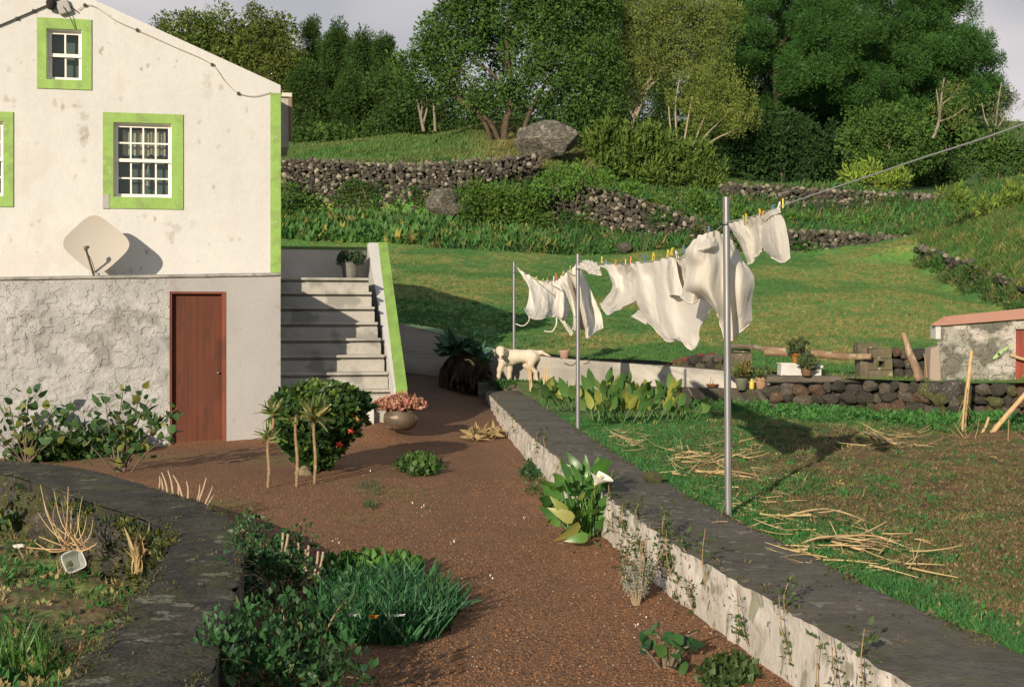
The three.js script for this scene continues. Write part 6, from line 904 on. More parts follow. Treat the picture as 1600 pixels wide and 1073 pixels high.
// flowering bush in the yard
{
  const o = G(494, 734), t = thing('flowering_bush', 'dense glossy green bush with a few coral flowers, tapering to its foot in the yard', 'bush', o), R = rng(801), k = 14.5 / FPX, list = [];
  const g = cluster(802, 11, 0.055, 0.085, 0.34, { up: 0.5, out: 0.8 });
  const W = pl([[0, 0.05], [18, 0.16], [40, 0.30], [70, 0.46], [95, 0.50], [112, 0.42], [122, 0.22]]);
  for (let i = 0; i < 1500; i++) { const h = 125 * Math.pow(R(), 0.8), w = W(h), a = R() * 6.28, r = w * (0.62 + 0.40 * Math.pow(R(), 0.5)) * (0.72 + 0.55 * vn(a * 2.2, h * 0.07, 9)), v = 0.6 + 0.8 * R(), c = R() < 0.2 + 0.3 * sstep(70, 120, h) ? [0.12, 0.19, 0.035] : [0.035, 0.085, 0.022]; list.push({ m: M4(new THREE.Vector3(Math.cos(a) * r + (h - 60) * 0.0006, h * k + (R() - 0.5) * 0.03, Math.sin(a) * r * 0.85), new THREE.Quaternion().setFromEuler(new THREE.Euler(R() - 0.5, R() * 6, R() - 0.5)), 0.8 + 0.5 * R()), c: rgb(c[0] * v, c[1] * v, c[2] * v) }); }
  inst(t, 'foliage', g, leafMat(rgb(1, 1, 1), { roughness: 0.36, specularIntensity: 1, transmission: 0.2 }), list);
  for (let i = 0; i < 110; i++) { const h = 20 + 104 * R(), w = W(h), a = -0.4 + 3.9 * R(); leaf(t, ovate, greens, R, new THREE.Vector3(Math.cos(a) * w, h * k, Math.sin(a) * w * 0.9), new THREE.Vector3(Math.cos(a) * 0.8, 0.4 + R() * 0.5, Math.sin(a) * 0.8), 0.085 + 0.03 * R()); }
  for (let i = 0; i < 5; i++) part(t, 'stem', tube([new THREE.Vector3((R() - 0.5) * 0.08, -0.05, (R() - 0.5) * 0.08), new THREE.Vector3((R() - 0.5) * 0.2, 0.3, (R() - 0.5) * 0.2), new THREE.Vector3((R() - 0.5) * 0.5, 0.7, (R() - 0.5) * 0.4)], 0.018, 0.008, 6), M.bark);
  const pet = leafGeo(0.4, -0.2, 0.3, 3), fm = std({ color: rgb(0.62, 0.10, 0.055), side: THREE.DoubleSide }), fo = std({ color: rgb(0.66, 0.26, 0.10), side: THREE.DoubleSide });
  [[536, 691, 1], [554, 647, 0], [553, 671, 0.7], [560, 653, 0.6]].forEach(([x, y, s], i) => { const f = [], q = P(x, y, 14.5).sub(o); for (let j = 0; j < 5; j++) f.push(pet.clone().applyMatrix4(M4(new THREE.Vector3(0, 0, 0), qDir(new THREE.Vector3(Math.cos(j * 1.256), Math.sin(j * 1.256), 0.45), 0), 0.034 + 0.012 * s))); const m = part(t, 'flower', mergeGeometries(f), i % 2 ? fo : fm); m.position.set(q.x, q.y, 0.40 - Math.abs(q.x - 0.1) * 0.3); });
}
{ const t = thing('pale_stone', 'pale yellowish stone at the foot of the flowering bush', 'stone', G(473, 741)), m = part(t, 'rock', rock(74, 2, 0.4), std({ map: T.lichen, color: rgb(0.9, 0.8, 0.55) })); m.scale.set(0.10, 0.10, 0.08); }
// slim saplings with tufted heads
const palmLeaf = leafGeo(0.10, 0.35, 0.45, 5, (t) => 0.35 + 0.65 * Math.sin(Math.PI * Math.pow(t, 0.6)) * (1 - 0.5 * t));
function sapling(label, bx0, by, heads, group) {
  const o = G(bx0, by), t = thing('sapling', label, 'sapling', o), Z = -o.z, R = rng(bx0), mats = [[0.16, 0.22, 0.055], [0.25, 0.28, 0.08], [0.10, 0.17, 0.045], [0.36, 0.32, 0.12]].map((c) => GL(c, { transmission: 0.35 }));
  heads.forEach(([hx, hy, n, L], i) => {
    const h = P(hx, hy, Z).sub(o), pts = [new THREE.Vector3(0, -0.05, 0), new THREE.Vector3(h.x * 0.3 + 0.012, h.y * 0.4, 0.01), new THREE.Vector3(h.x * 0.8 - 0.008, h.y * 0.75, -0.01), h];
    part(t, 'stem', tube(i ? [P(heads[0][0], heads[0][1] + 6, Z).sub(o), h.clone().lerp(P(heads[0][0], heads[0][1], Z).sub(o), 0.5).add(new THREE.Vector3(0.02, 0, 0)), h] : pts, (q) => 0.019 - 0.005 * q + 0.0025 * Math.sin(q * 60), 0, 7, 24), std({ map: T.bark, color: rgb(2.0, 1.75, 1.35), bumpMap: T.bark, bumpScale: 0.01 }));
    for (let j = 0; j < n; j++) { const a = j * 2.4 + R(), e = -0.1 + 1.5 * (j / n); leaf(t, palmLeaf, mats, R, h.clone().add(new THREE.Vector3(0, -0.03 + 0.06 * j / n, 0)), new THREE.Vector3(Math.cos(a), e, Math.sin(a)), L * (0.75 + 0.4 * R()), undefined).quaternion.multiply(new THREE.Quaternion()); }
  });
  return t;
}
sapling('slim sapling with two small tufted heads, leftmost of the three', 418, 762, [[419, 684, 30, 0.14], [427, 648, 34, 0.17]]);
sapling('bare topped thin sapling stem in the middle of the three', 463, 759, [[462, 652, 3, 0.07]]);
sapling('tallest slim sapling with one large tufted head, rightmost of the three', 491, 756, [[491, 652, 48, 0.22]]);
// shrubs against the rough wall
function leafShrub(name, label, o, stems, nLeaf, L, mats, seed, rad, geo = broadL, stemM = M.bark) {
  const t = thing(name, label, name.includes('shrub') ? 'shrub' : 'plant', o), R = rng(seed), tips = [];
  stems.forEach(([x, y, z, bx1 = 0, bz = 0]) => { const tip = new THREE.Vector3(x, y, z), b = new THREE.Vector3(bx1, -0.05, bz); tips.push([b, tip]); part(t, 'stem', tube([b, b.clone().lerp(tip, 0.5).add(new THREE.Vector3((R() - 0.5) * 0.08, 0.06, (R() - 0.5) * 0.08)), tip], 0.012, 0.005, 5), stemM); });
  for (let i = 0; i < nLeaf; i++) { const [b, tip] = tips[i % tips.length], f = 1 - 0.6 * Math.pow(R(), 1.6), q = b.clone().lerp(tip, f).add(ball(R).multiplyScalar(rad * (1.2 - 0.5 * f))); const d = ball(R).setY(0.1 + 0.5 * R()); leaf(t, geo, mats, R, q, d, L * (0.6 + 0.7 * R())); }
  return t;
}
const gW = [[0.05, 0.12, 0.035], [0.075, 0.16, 0.045], [0.04, 0.095, 0.03], [0.06, 0.14, 0.04], [0.23, 0.25, 0.05]].map((c) => GL(c, { roughness: 0.55 }));
leafShrub('leafy_shrub', 'large-leaved shrub against the rough wall at the left edge', G(40, 722, -0.1), [[-0.45, 0.55, 0.1], [-0.25, 0.7, -0.1], [0, 0.65, 0.15], [0.02, 0.85, -0.05], [0.25, 0.5, 0], [0.36, 0.7, 0.05], [0.55, 0.62, 0], [0.68, 0.45, 0.1], [-0.55, 0.35, 0.1], [0.45, 0.3, 0.2]], 190, 0.12, gW, 811, 0.17);
leafShrub('leafy_shrub', 'leggy large-leaved shrub standing between the rough wall and the door', G(185, 738, 0), [[-0.30, 0.62, 0], [-0.12, 0.8, 0.1], [0.05, 0.92, 0], [0.22, 0.86, -0.05], [0.34, 0.80, 0.05], [0.50, 0.62, 0], [0.64, 0.72, -0.05], [-0.38, 0.4, 0.1], [0.1, 0.55, 0.1], [0.12, 0.35, 0.1, 0.05], [0.62, 0.42, 0.05, 0.1], [-0.02, 0.45, 0.12]], 190, 0.11, gW, 812, 0.15);
{ const t = thing('undergrowth', 'dark low leaves along the foot of the rough wall', 'plants'); t.userData.kind = 'stuff'; delete t.userData.category; const R = rng(813), list = []; for (let i = 0; i < 230; i++) { const s = R(), x = lerp(-6.4, -4.9, s), z = -17.6 + (x + 3.186) * -0.2126 + 0.1 + 0.5 * R(), v = 0.6 + 0.7 * R(); list.push({ m: M4(new THREE.Vector3(x, -0.1 + 0.32 * R() * R(), z), qYaw(R() * 6.28), 0.6 + 0.7 * R()), c: rgb(0.035 * v, 0.075 * v, 0.025 * v) }); } inst(t, 'foliage', CL.small.clone().scale(0.5, 0.5, 0.5), crownMat, list); }
// tangled shrub in the left foreground
const gF = [[0.04, 0.135, 0.045], [0.06, 0.165, 0.055], [0.032, 0.10, 0.036], [0.09, 0.19, 0.05], [0.04, 0.10, 0.05], [0.16, 0.21, 0.07]].map((c) => GL(c, { roughness: 0.38 }));
function bramble(label, base, canes, nLeaf, L, seed, extra) {
  const t = thing('rambling_shrub', label, 'shrub', base), R = rng(seed), cs = [];
  canes.forEach((pts) => { const q = pts.map(([x, y, Z]) => P(x, y, Z).sub(base)); const c = new THREE.CatmullRomCurve3(q); cs.push(c); part(t, 'cane', tube(q, 0.008, 0.003, 5), R() < 0.5 ? M.straw2 : std({ color: rgb(0.13, 0.10, 0.045) })); });
  for (let i = 0; i < nLeaf; i++) { const c = cs[i % cs.length], q = c.getPoint(0.25 + 0.75 * R()).add(ball(R).multiplyScalar(0.07)); leaf(t, ovate, gF, R, q, ball(R).add(new THREE.Vector3(0, 0.5, 0)), L * (0.6 + 0.8 * R())); }
  const list = []; for (let i = 0; i < (extra || 0); i++) { const c = cs[Math.floor(R() * cs.length)], q = c.getPoint(0.15 + 0.8 * R()).add(ball(R).multiplyScalar(0.13)), v = 0.6 + 0.7 * R(); list.push({ m: M4(q, qYaw(R() * 6.28), 0.45 + 0.4 * R()), c: rgb(0.045 * v, 0.13 * v, 0.04 * v) }); }
  if (list.length) inst(t, 'foliage', cluster(seed + 5, 12, 0.1, 0.052, 0.32, { up: 0.4 }), leafMat(rgb(1, 1, 1), { roughness: 0.45 }), list);
  return t;
}
{
  const C = (x0, y0, Z0, x1, y1, Z1, b = 20) => [[x0, y0, Z0], [(x0 + x1) / 2 + b * 0.4, (y0 + y1) / 2 - b, (Z0 + Z1) / 2], [x1, y1, Z1]];
  bramble('tangle of arching leafy canes at the near end of the curved wall, bottom left', G(420, 1060), [C(420, 1080, 5.6, 325, 990, 5.4), C(420, 1080, 5.6, 345, 1030, 5.2), C(430, 1085, 5.6, 400, 985, 5.6), C(440, 1085, 5.6, 470, 1000, 5.7), C(450, 1090, 5.6, 520, 1045, 5.6), C(420, 1080, 5.6, 370, 960, 5.7), C(440, 1080, 5.7, 440, 950, 5.9), C(450, 1080, 5.8, 495, 965, 6.0), C(400, 1090, 5.5, 310, 1010, 5.2), C(470, 1090, 5.6, 500, 1070, 5.4), C(430, 1090, 5.5, 420, 1040, 5.4), C(380, 1090, 5.5, 350, 1060, 5.2), C(460, 1085, 5.7, 545, 930, 6.2, 40), C(480, 1095, 5.5, 560, 1060, 5.4)], 240, 0.044, 821, 190);
  bramble('leafy shrub with cut canes spilling over the bend of the curved wall', G(430, 915), [C(420, 920, 7.9, 395, 815, 8.1), C(425, 920, 7.9, 350, 846, 7.5), C(425, 920, 7.9, 345, 875, 7.2), C(425, 915, 7.9, 370, 822, 7.9), C(425, 925, 7.7, 352, 910, 7.1), C(430, 925, 7.9, 440, 830, 8.2), C(430, 925, 7.8, 350, 900, 7.5), C(440, 930, 7.8, 465, 850, 8.2), C(440, 930, 7.8, 480, 880, 8.0), C(420, 930, 7.7, 380, 930, 7.3), C(430, 930, 7.7, 410, 880, 7.8), C(450, 935, 7.7, 500, 910, 7.8), C(420, 935, 7.6, 375, 830, 8.1)], 200, 0.044, 822, 150);
  const t = thing('cut_stalks', 'pale cut stalks standing up out of the leafy shrub by the curved wall', 'stalks'), S = (a, b, Z) => part(t, 'stalk', tube([P(a[0], a[1], Z), P((a[0] + b[0]) / 2 + 1, (a[1] + b[1]) / 2, Z), P(b[0], b[1], Z)], 0.009, 0.008, 6), std({ color: rgb(0.42, 0.31, 0.22) }));
  [[437, 868, 442, 832], [441, 868, 450, 834], [474, 890, 478, 858], [477, 890, 482, 852], [491, 890, 497, 861], [497, 888, 505, 862], [462, 870, 466, 848], [452, 868, 450, 855]].forEach(([a, b, c, d]) => S([a, b + 8], [c, d], 7.9));
  const u = thing('dead_stalks', 'row of pale dead stalks along the far edge of the curved wall', 'stalks'); [[247, 764, 249, 744], [254, 768, 250, 745], [262, 770, 252, 738], [270, 772, 262, 735], [278, 774, 276, 748], [293, 776, 291, 752], [307, 782, 312, 757], [309, 782, 322, 746], [319, 786, 332, 760], [322, 788, 334, 772], [285, 774, 270, 742]].forEach(([a, b, c, d]) => part(u, 'stalk', tube([P(a, b + 4, 10.6), P((a + c) / 2 + 1.5, (b + d) / 2, 10.65), P(c, d, 10.7)], 0.010, 0.005, 5), std({ color: rgb(0.46, 0.34, 0.23) })));
  const w = thing('old_stump', 'grey weathered post stump at the foot of the curved wall, bottom left', 'stump', G(345, 1075)); part(w, 'trunk', tube([new THREE.Vector3(0, -0.1, 0), new THREE.Vector3(0.01, 0.1, 0), new THREE.Vector3(0, 0.22, 0)], 0.055, 0.045, 9), std({ map: T.bark, color: rgb(1.4, 1.6, 1.8), bumpMap: T.bark, bumpScale: 0.02 }));
}
// strap-leaved clump
{
  const o = G(600, 990), t = thing('strap_leaf_clump', 'wide clump of narrow strap-shaped leaves with an orange flower at its edge, foreground', 'plant', o), R = rng(831), mats = [[0.035, 0.14, 0.05], [0.055, 0.175, 0.06], [0.03, 0.11, 0.04], [0.085, 0.21, 0.07]].map((c) => GL(c, { roughness: 0.33, transmission: 0.2 }));
  const spot = () => { for (;;) { const px = 500 + 205 * R(), py = 905 + 105 * R(), e = Math.hypot((px - 602) / 100, (py - 962) / 52); if (e < 1) return G(px, py).sub(o); } };
  for (let i = 0; i < 290; i++) { const a = R() * 6.28, e = 0.35 + 1.1 * R(); leaf(t, strap, mats, R, spot(), new THREE.Vector3(Math.cos(a) * e, 1, Math.sin(a) * e), 0.15 + 0.10 * R()); }
  const list = []; for (let i = 0; i < 420; i++) { const v = 0.6 + 0.7 * R(); list.push({ m: M4(spot(), qYaw(R() * 6.28), 0.8 + 0.5 * R()), c: rgb(0.04 * v, 0.14 * v, 0.048 * v) }); }
  inst(t, 'foliage', tuft(832, 12, 0.15, 0.010, 0.12, 1.3, 3), leafMat(rgb(1, 1, 1), { roughness: 0.4, transmission: 0.2 }), list);
  const pet = leafGeo(0.3, 0.1, 0.2, 2), orange = std({ color: rgb(0.85, 0.30, 0.02), side: THREE.DoubleSide }), wh = std({ color: rgb(0.72, 0.74, 0.68), side: THREE.DoubleSide });
  const flower = (px, py, L, n, m, up) => { const f = []; for (let j = 0; j < n; j++) f.push(pet.clone().applyMatrix4(M4(new THREE.Vector3(), qDir(new THREE.Vector3(Math.cos(j * 6.28 / n), up, Math.sin(j * 6.28 / n)), 0), L))); const q = part(t, 'flower', mergeGeometries(f), m); q.position.copy(P(px, py, 6.6).sub(o)); };
  flower(583, 966, 0.032, 12, orange, 0.6); flower(551, 963, 0.028, 7, wh, 0.5); flower(619, 963, 0.022, 6, wh, 0.5); flower(628, 962, 0.02, 6, wh, 0.5);
  const L2 = scatterPatch('bright green low leaves at the back of the strap-leaved clump', [512, 655, 878, 906], 260, 833, [0.075, 0.19, 0.03]);
}
function scatterPatch(label, [x0, x1, y0, y1], n, seed, col, size = 1, geo) {
  const t = thing('low_plants', label, 'plants', [0, 0, 0]), R = rng(seed), list = [];
  for (let i = 0; i < n; i++) { const a = R() * 6.28, r = Math.sqrt(R()), px = (x0 + x1) / 2 + Math.cos(a) * r * (x1 - x0) / 2, py = (y0 + y1) / 2 + Math.sin(a) * r * (y1 - y0) / 2 + 8, q = G(px, py), v = 0.6 + 0.75 * R(); q.y += 0.05 * R() * size; list.push({ m: M4(q, qYaw(R() * 6.28), size * (0.5 + 0.5 * R())), c: rgb(col[0] * v, col[1] * v, col[2] * v) }); }
  inst(t, 'foliage', geo || cluster(seed + 1, 12, 0.07, 0.06, 0.36, { up: 0.6, out: 0.6 }), leafMat(rgb(1, 1, 1), { roughness: 0.5 }), list); return t;
}
scatterPatch('feathery grey-green plant at the right end of the strap-leaved clump', [655, 712, 915, 955], 90, 841, [0.06, 0.12, 0.05], 0.9, tuft(842, 14, 0.13, 0.005, 0.08, 1.0));
scatterPatch('low round green weed growing in the middle of the red gravel', [628, 684, 716, 738], 130, 843, [0.07, 0.15, 0.03], 1.2);
scatterPatch('thin grassy weeds in front of the saplings', [560, 600, 745, 768], 40, 844, [0.09, 0.13, 0.06], 0.8, tuft(845, 10, 0.1, 0.004, 0.08, 0.7));
scatterPatch('dark green weed against the foot of the long wall, halfway along', [820, 852, 725, 748], 60, 846, [0.035, 0.10, 0.035], 1.1);
scatterPatch('scraggy weeds at the foot of the long wall beyond the arum lily', [818, 866, 690, 778], 46, 847, [0.10, 0.13, 0.045], 0.9);
scatterPatch('weeds along the foot of the long wall, bottom of the picture', [1100, 1180, 1030, 1080], 60, 848, [0.06, 0.11, 0.03], 0.8);
scatterPatch('tiny green seedling in the gravel below the bush', [570, 588, 780, 790], 10, 849, [0.10, 0.16, 0.05], 0.6);
{ const t = thing('dry_clump', 'heap of dry straw-coloured leaves on the gravel near the far end of the long wall', 'dead plant', G(756, 690)), R = rng(851), l = []; for (let i = 0; i < 130; i++) l.push(lance.clone().applyMatrix4(M4(new THREE.Vector3((R() - 0.5) * 0.40, 0.02 + R() * 0.12, (R() - 0.5) * 0.3), qDir(ball(R).setY(0.35 * R()), R() * 6.28), 0.10 + 0.10 * R()))); const m = part(t, 'dry_leaves', mergeGeometries(l), std({ color: rgb(0.34, 0.25, 0.12), side: THREE.DoubleSide })); m.userData.kind = 'stuff'; }
// arum lily at the wall
{
  const o = G(905, 845), t = thing('arum_lily', 'arum lily with broad leaves and one white flower growing against the long wall', 'plant', o), R = rng(861), mats = [[0.085, 0.22, 0.04], [0.12, 0.26, 0.05], [0.06, 0.17, 0.036]].map((c) => GL(c, { roughness: 0.36 })), yel = [GL([0.38, 0.38, 0.11]), GL([0.26, 0.31, 0.07])];
  for (let i = 0; i < 104; i++) {
    const b = new THREE.Vector3(lerp(-0.10, 0.14, R()), 0, lerp(-0.22, 0.14, R())), a = R() * 6.28, h = 0.10 + 0.42 * R() * (b.x > -0.02 ? 1 : 0.7), tip = b.clone().add(new THREE.Vector3(Math.cos(a) * 0.12, h, Math.sin(a) * 0.12)); if (tip.x > 0.17) tip.x = 0.16;
    if (i % 2) part(t, 'stem', tube([b, b.clone().lerp(tip, 0.5).add(new THREE.Vector3(0, 0.04, 0)), tip], 0.008, 0.006, 5), mats[0]);
    const d = new THREE.Vector3(Math.cos(a) * 0.8 - 0.25, 0.2 + 0.9 * R(), Math.sin(a) * 0.8 + 0.3); leaf(t, arrow, mats, R, tip, d, 0.11 + 0.08 * R(), Math.PI + (R() - 0.5));
  }
  const lf = (x, y, dx, dy, L, m, roll = 0) => leaf(t, arrow, [m], R, P(x, y, 9.35).sub(o), new THREE.Vector3(dx, dy, 0.35), L, roll);
  lf(905, 818, -0.75, -0.75, 0.22, yel[0]); lf(896, 812, -1, 0.55, 0.20, yel[0], 0.4); lf(885, 800, -0.9, 0.8, 0.16, yel[1]); lf(918, 838, -1, -0.12, 0.17, mats[1], 0.6); lf(930, 845, 0.2, -0.35, 0.14, mats[0]); lf(904, 780, 0.2, 0.2, 0.09, yel[1]);
  // the flower: a rolled white spathe round a yellow spadix
  const q = P(930, 757, 9.55).sub(o), sp = grid(20, 10, (u, v) => { const a = (u - 0.5) * 2 * Math.PI * lerp(0.95, 0.72, v), r = lerp(0.012, 0.062, Math.pow(v, 1.3)), fl = 0.055 * v * v * Math.cos(a); return new THREE.Vector3(Math.sin(a) * r, v * 0.11 + 0.035 * v * v * Math.cos(a) - 0.02 * v, Math.cos(a) * r + fl); }, (u, v) => [u, v]);
  const s = part(t, 'flower', sp, new THREE.MeshPhysicalMaterial({ color: rgb(0.86, 0.85, 0.77), roughness: 0.5, side: THREE.DoubleSide, transmission: 0.2, thickness: 0 })); s.position.copy(q); s.rotation.set(0.7, 0.5, -0.5); s.scale.setScalar(1.05);
  const spx = part(s, 'spadix', new THREE.CylinderGeometry(0.007, 0.009, 0.075, 8).translate(0, 0.055, 0.01), std({ color: rgb(0.75, 0.5, 0.05) }));
  part(t, 'flower_stem', tube([new THREE.Vector3(0.05, 0, 0), new THREE.Vector3(0.10, 0.25, 0.03), q], 0.011, 0.009, 7), std({ color: rgb(0.30, 0.38, 0.09), roughness: 0.5 }));
}
// lichened shrublet
{
  const o = G(994, 952), t = thing('lichen_shrub', 'small half-dead shrub grey with lichen in front of the long wall', 'shrub', o), R = rng(871), lm = std({ map: T.bark, color: rgb(1.7, 1.75, 1.55), bumpMap: T.bark, bumpScale: 0.02 }), tips = []; t.scale.setScalar(0.82);
  for (let i = 0; i < 16; i++) { const a = R() * 6.28, p1 = new THREE.Vector3(Math.cos(a) * 0.05, 0.11 + 0.05 * R(), Math.sin(a) * 0.05), p2 = new THREE.Vector3(Math.cos(a + 0.3) * (0.08 + 0.1 * R()), 0.2 + 0.30 * R(), Math.sin(a + 0.3) * 0.12); part(t, 'twig', tube([new THREE.Vector3(0, -0.03, 0), p1, p2], 0.012, 0.003, 5), i < 9 ? lm : M.straw2); tips.push([p1, p2]); }
  for (const s of [[0.10, 0.62], [0.22, 0.50], [0.04, 0.55]]) part(t, 'twig', tube([new THREE.Vector3(0.02, 0.1, 0), new THREE.Vector3(s[0] * 0.6, s[1] * 0.6, 0), new THREE.Vector3(s[0], s[1], 0)], 0.006, 0.002, 4), M.straw2);
  const li = []; for (let i = 0; i < 60; i++) { const [a, b] = tips[i % 9], q = a.clone().lerp(b, R() * 0.6).add(ball(R).multiplyScalar(0.014)), v = 0.6 + 0.6 * R(); li.push({ m: M4(q, qYaw(R() * 6), 0.06 + 0.06 * R()), c: rgb(0.33 * v, 0.36 * v, 0.31 * v) }); } inst(t, 'lichen', CL.small, leafMat(rgb(1, 1, 1), { transmission: 0 }), li);
  const fl = []; for (let i = 0; i < 70; i++) { const [a, b] = tips[Math.floor(R() * 16)], q = a.clone().lerp(b, 0.5 + 0.6 * R()), v = 0.6 + 0.6 * R(); fl.push({ m: M4(q, qYaw(R() * 6), 0.35), c: rgb(0.08 * v, 0.13 * v, 0.04 * v) }); } inst(t, 'foliage', cluster(872, 6, 0.06, 0.07, 0.3), leafMat(rgb(1, 1, 1)), fl);
}
leafShrub('low_plant', 'small broad-leaved green plant among dry twigs at the bottom edge', G(1042, 1045), [[-0.12, 0.10, 0], [0, 0.15, 0], [0.1, 0.12, 0.05], [0.05, 0.07, 0.1], [-0.06, 0.16, -0.05], [0.16, 0.17, -0.05]], 36, 0.075, gF, 881, 0.05);
// wiry weeds on and against the wall face
{ const t = thing('wall_weeds', 'thin wiry weeds rooted in the face and top of the long wall', 'weeds'), R = rng(885); t.userData.kind = 'stuff'; delete t.userData.category; const st = [], list = [], g = cluster(886, 7, 0.05, 0.045, 0.32, { up: 0.5 }); for (let i = 0; i < 34; i++) { const Z = i < 14 ? lerp(7.0, 9.3, R()) : lerp(5, 23, R() * R()), up = i % 4 === 0, x = wl(Z) - 0.02, y = up ? 0.37 : 0.02 + 0.25 * R(), h = (up ? 0.06 : 0.16) + 0.16 * R(), q = new THREE.Vector3(x, y, -Z), e = new THREE.Vector3(x - 0.05 * R() + (up ? 0.04 : 0), y + h, -Z + (R() - 0.5) * 0.2); st.push(tube([q, q.clone().lerp(e, 0.5).add(new THREE.Vector3(-0.02, 0, 0.02)), e], 0.0035, 0.002, 4)); for (let j = 0; j < 7; j++) { const v = 0.6 + 0.7 * R(); list.push({ m: M4(q.clone().lerp(e, R()), qYaw(R() * 6), 0.35 + 0.5 * R()), c: rgb(0.07 * v, 0.12 * v, 0.035 * v) }); } } part(t, 'stems', st, M.straw2); inst(t, 'foliage', g, leafMat(rgb(1, 1, 1)), list); }
// stone lying on the wall
{ const p = G(1020, 757, WT + 0.02), t = thing('loose_stone', 'dark squarish stone lying on top of the long wall', 'stone', p), m = part(t, 'rock', rock(75, 3, 0.35), M.mossy); m.scale.set(0.085, 0.062, 0.065); m.position.y = 0.05; m.rotation.y = 0.4; }
{ const p = G(1046, 826, WT + 0.02), t = thing('white_flint', 'small white pebble on the near edge of the long wall', 'pebble', G(1037, 828, WT + 0.015)), m = part(t, 'rock', rock(76, 1, 0.4), M.white); m.scale.set(0.022, 0.014, 0.018); }
// agave on its dark mound
{
  const Z = 24.6, o = P(727, 613, Z), t = thing('agave_mound', 'big agave growing from a dark heap of dead leaves in the shade of the house', 'agave', o), R = rng(891), k = Z / FPX;
  const m = part(t, 'mound', rock(77, 4, 0.45), std({ map: T.soil, color: rgb(0.28, 0.2, 0.15), bumpMap: T.soilB, bumpScale: 0.15 })); m.scale.set(38 * k, 36 * k, 34 * k); m.position.y = 33 * k;
  const dead = []; for (let i = 0; i < 260; i++) { const a = R() * 6.28, h = R(), r = 0.95 * Math.sqrt(Math.max(0.05, 1 - Math.pow(h * 1.8 - 0.9, 2))) * 38 * k; dead.push(lance.clone().applyMatrix4(M4(new THREE.Vector3(Math.cos(a) * r, h * 62 * k, Math.sin(a) * r), qDir(new THREE.Vector3(Math.cos(a) * 0.4, -1, Math.sin(a) * 0.4), R() * 6.28), 0.16 + 0.16 * R()))); }
  part(t, 'dead_leaves', dead, std({ color: rgb(0.055, 0.035, 0.022), side: THREE.DoubleSide })).userData.kind = 'stuff';
  const mats = [[0.045, 0.12, 0.075], [0.06, 0.15, 0.09], [0.04, 0.13, 0.05]].map((c) => GL(c, { transmission: 0.1 }));
  for (const [hx, hy, n, L] of [[715, 546, 34, 0.46], [742, 552, 22, 0.36], [700, 556, 12, 0.3], [748, 566, 14, 0.26]]) for (let i = 0; i < n; i++) { const a = i * 2.4, e = 0.05 + 1.1 * (i / n); leaf(t, lance, mats, R, P(hx, hy, Z).sub(o).add(new THREE.Vector3(Math.cos(a) * 0.05, 0, Math.sin(a) * 0.05 + 0.15)), new THREE.Vector3(Math.cos(a), e, Math.sin(a)), L * (0.8 + 0.35 * R())); }
  part(t, 'yellow_leaf', tube([P(726, 562, Z - 0.5).sub(o), P(734, 563, Z - 0.5).sub(o), P(740, 571, Z - 0.5).sub(o)], 0.018, 0.03, 6), std({ color: rgb(0.5, 0.42, 0.16) }));
}
{ const Z = 24.0, a = P(747, 597.5, 24.2), t = thing('kerb_block', 'raised concrete kerb at the far end of the long wall, under the dog', 'kerb', [a.x, a.y, -Z]); part(t, 'block', bx(0, 1.5, -0.6, 0, -1.0, 0, 0.012), M.cope); }
{ const t = thing('kerb_weeds', 'low green weeds growing on the kerb around the paws of the dog', 'weeds'); t.userData.kind = 'stuff'; delete t.userData.category; const R = rng(894), list = [], y = P(747, 597.5, 24.2).y; for (let i = 0; i < 170; i++) { const v = 0.6 + 0.7 * R(); list.push({ m: M4(new THREE.Vector3(lerp(-0.42, 1.0, R()), y - 0.16 * R() * R(), -23.96 - 0.3 * R() * R()), qYaw(R() * 6), 0.6 + 0.6 * R()), c: rgb(0.055 * v, 0.15 * v, 0.035 * v) }); } inst(t, 'foliage', cluster(895, 12, 0.05, 0.05, 0.3, { up: 0.8 }), leafMat(rgb(1, 1, 1)), list); }

// ---------- the vegetable plot ----------
{ // broad-leaved plants along the wall and white wall
  const R = rng(901), mats = [[0.10, 0.22, 0.055], [0.15, 0.27, 0.07], [0.08, 0.18, 0.05], [0.34, 0.37, 0.08]].map((c) => GL(c, { roughness: 0.45 }));
  const spots = [[868, 640, 9, 0.42, 'taro clump nearest the dog, just left of the middle post'], [922, 640, 7, 0.40, 'taro clump with a yellowing leaf, right of the middle post'], [958, 626, 11, 0.42, 'taro clump standing tallest against the whitewashed wall'], [985, 640, 10, 0.40, 'taro clump with upright yellow-green leaves in the middle of the row'], [948, 655, 8, 0.34, 'low taro clump in front of the tallest one'], [1000, 655, 8, 0.36, 'taro clump with one pale turned leaf at the front of the row'], [1030, 640, 9, 0.36, 'taro clump right of the yellow-green one'], [1055, 655, 9, 0.28, 'smallest taro clump at the right end of the row']];
  spots.forEach(([px, py, n, L, label]) => { const o0 = G(px, py, 0.38), o = new THREE.Vector3(o0.x, gardenH(o0.x, -o0.z), o0.z), t = thing('taro_plant', label, 'plant', o); for (let i = 0; i < n * 2.3; i++) { const a = R() * 6.28, b = new THREE.Vector3((R() - 0.5) * 0.5, 0.02 + 0.1 * R(), (R() - 0.5) * 0.4), d = new THREE.Vector3(Math.cos(a) * 0.9, 0.9 + 1.1 * R(), Math.sin(a) * 0.6 + 0.25), tip = b.clone().addScaledVector(d, 0.10); part(t, 'stem', tube([b, b.clone().lerp(tip, 0.5), tip], 0.011, 0.008, 5), mats[0]); leaf(t, taroL, mats, R, tip, d, L * (0.45 + 0.34 * R()), Math.PI + (R() - 0.5) * 1.5); } });
}
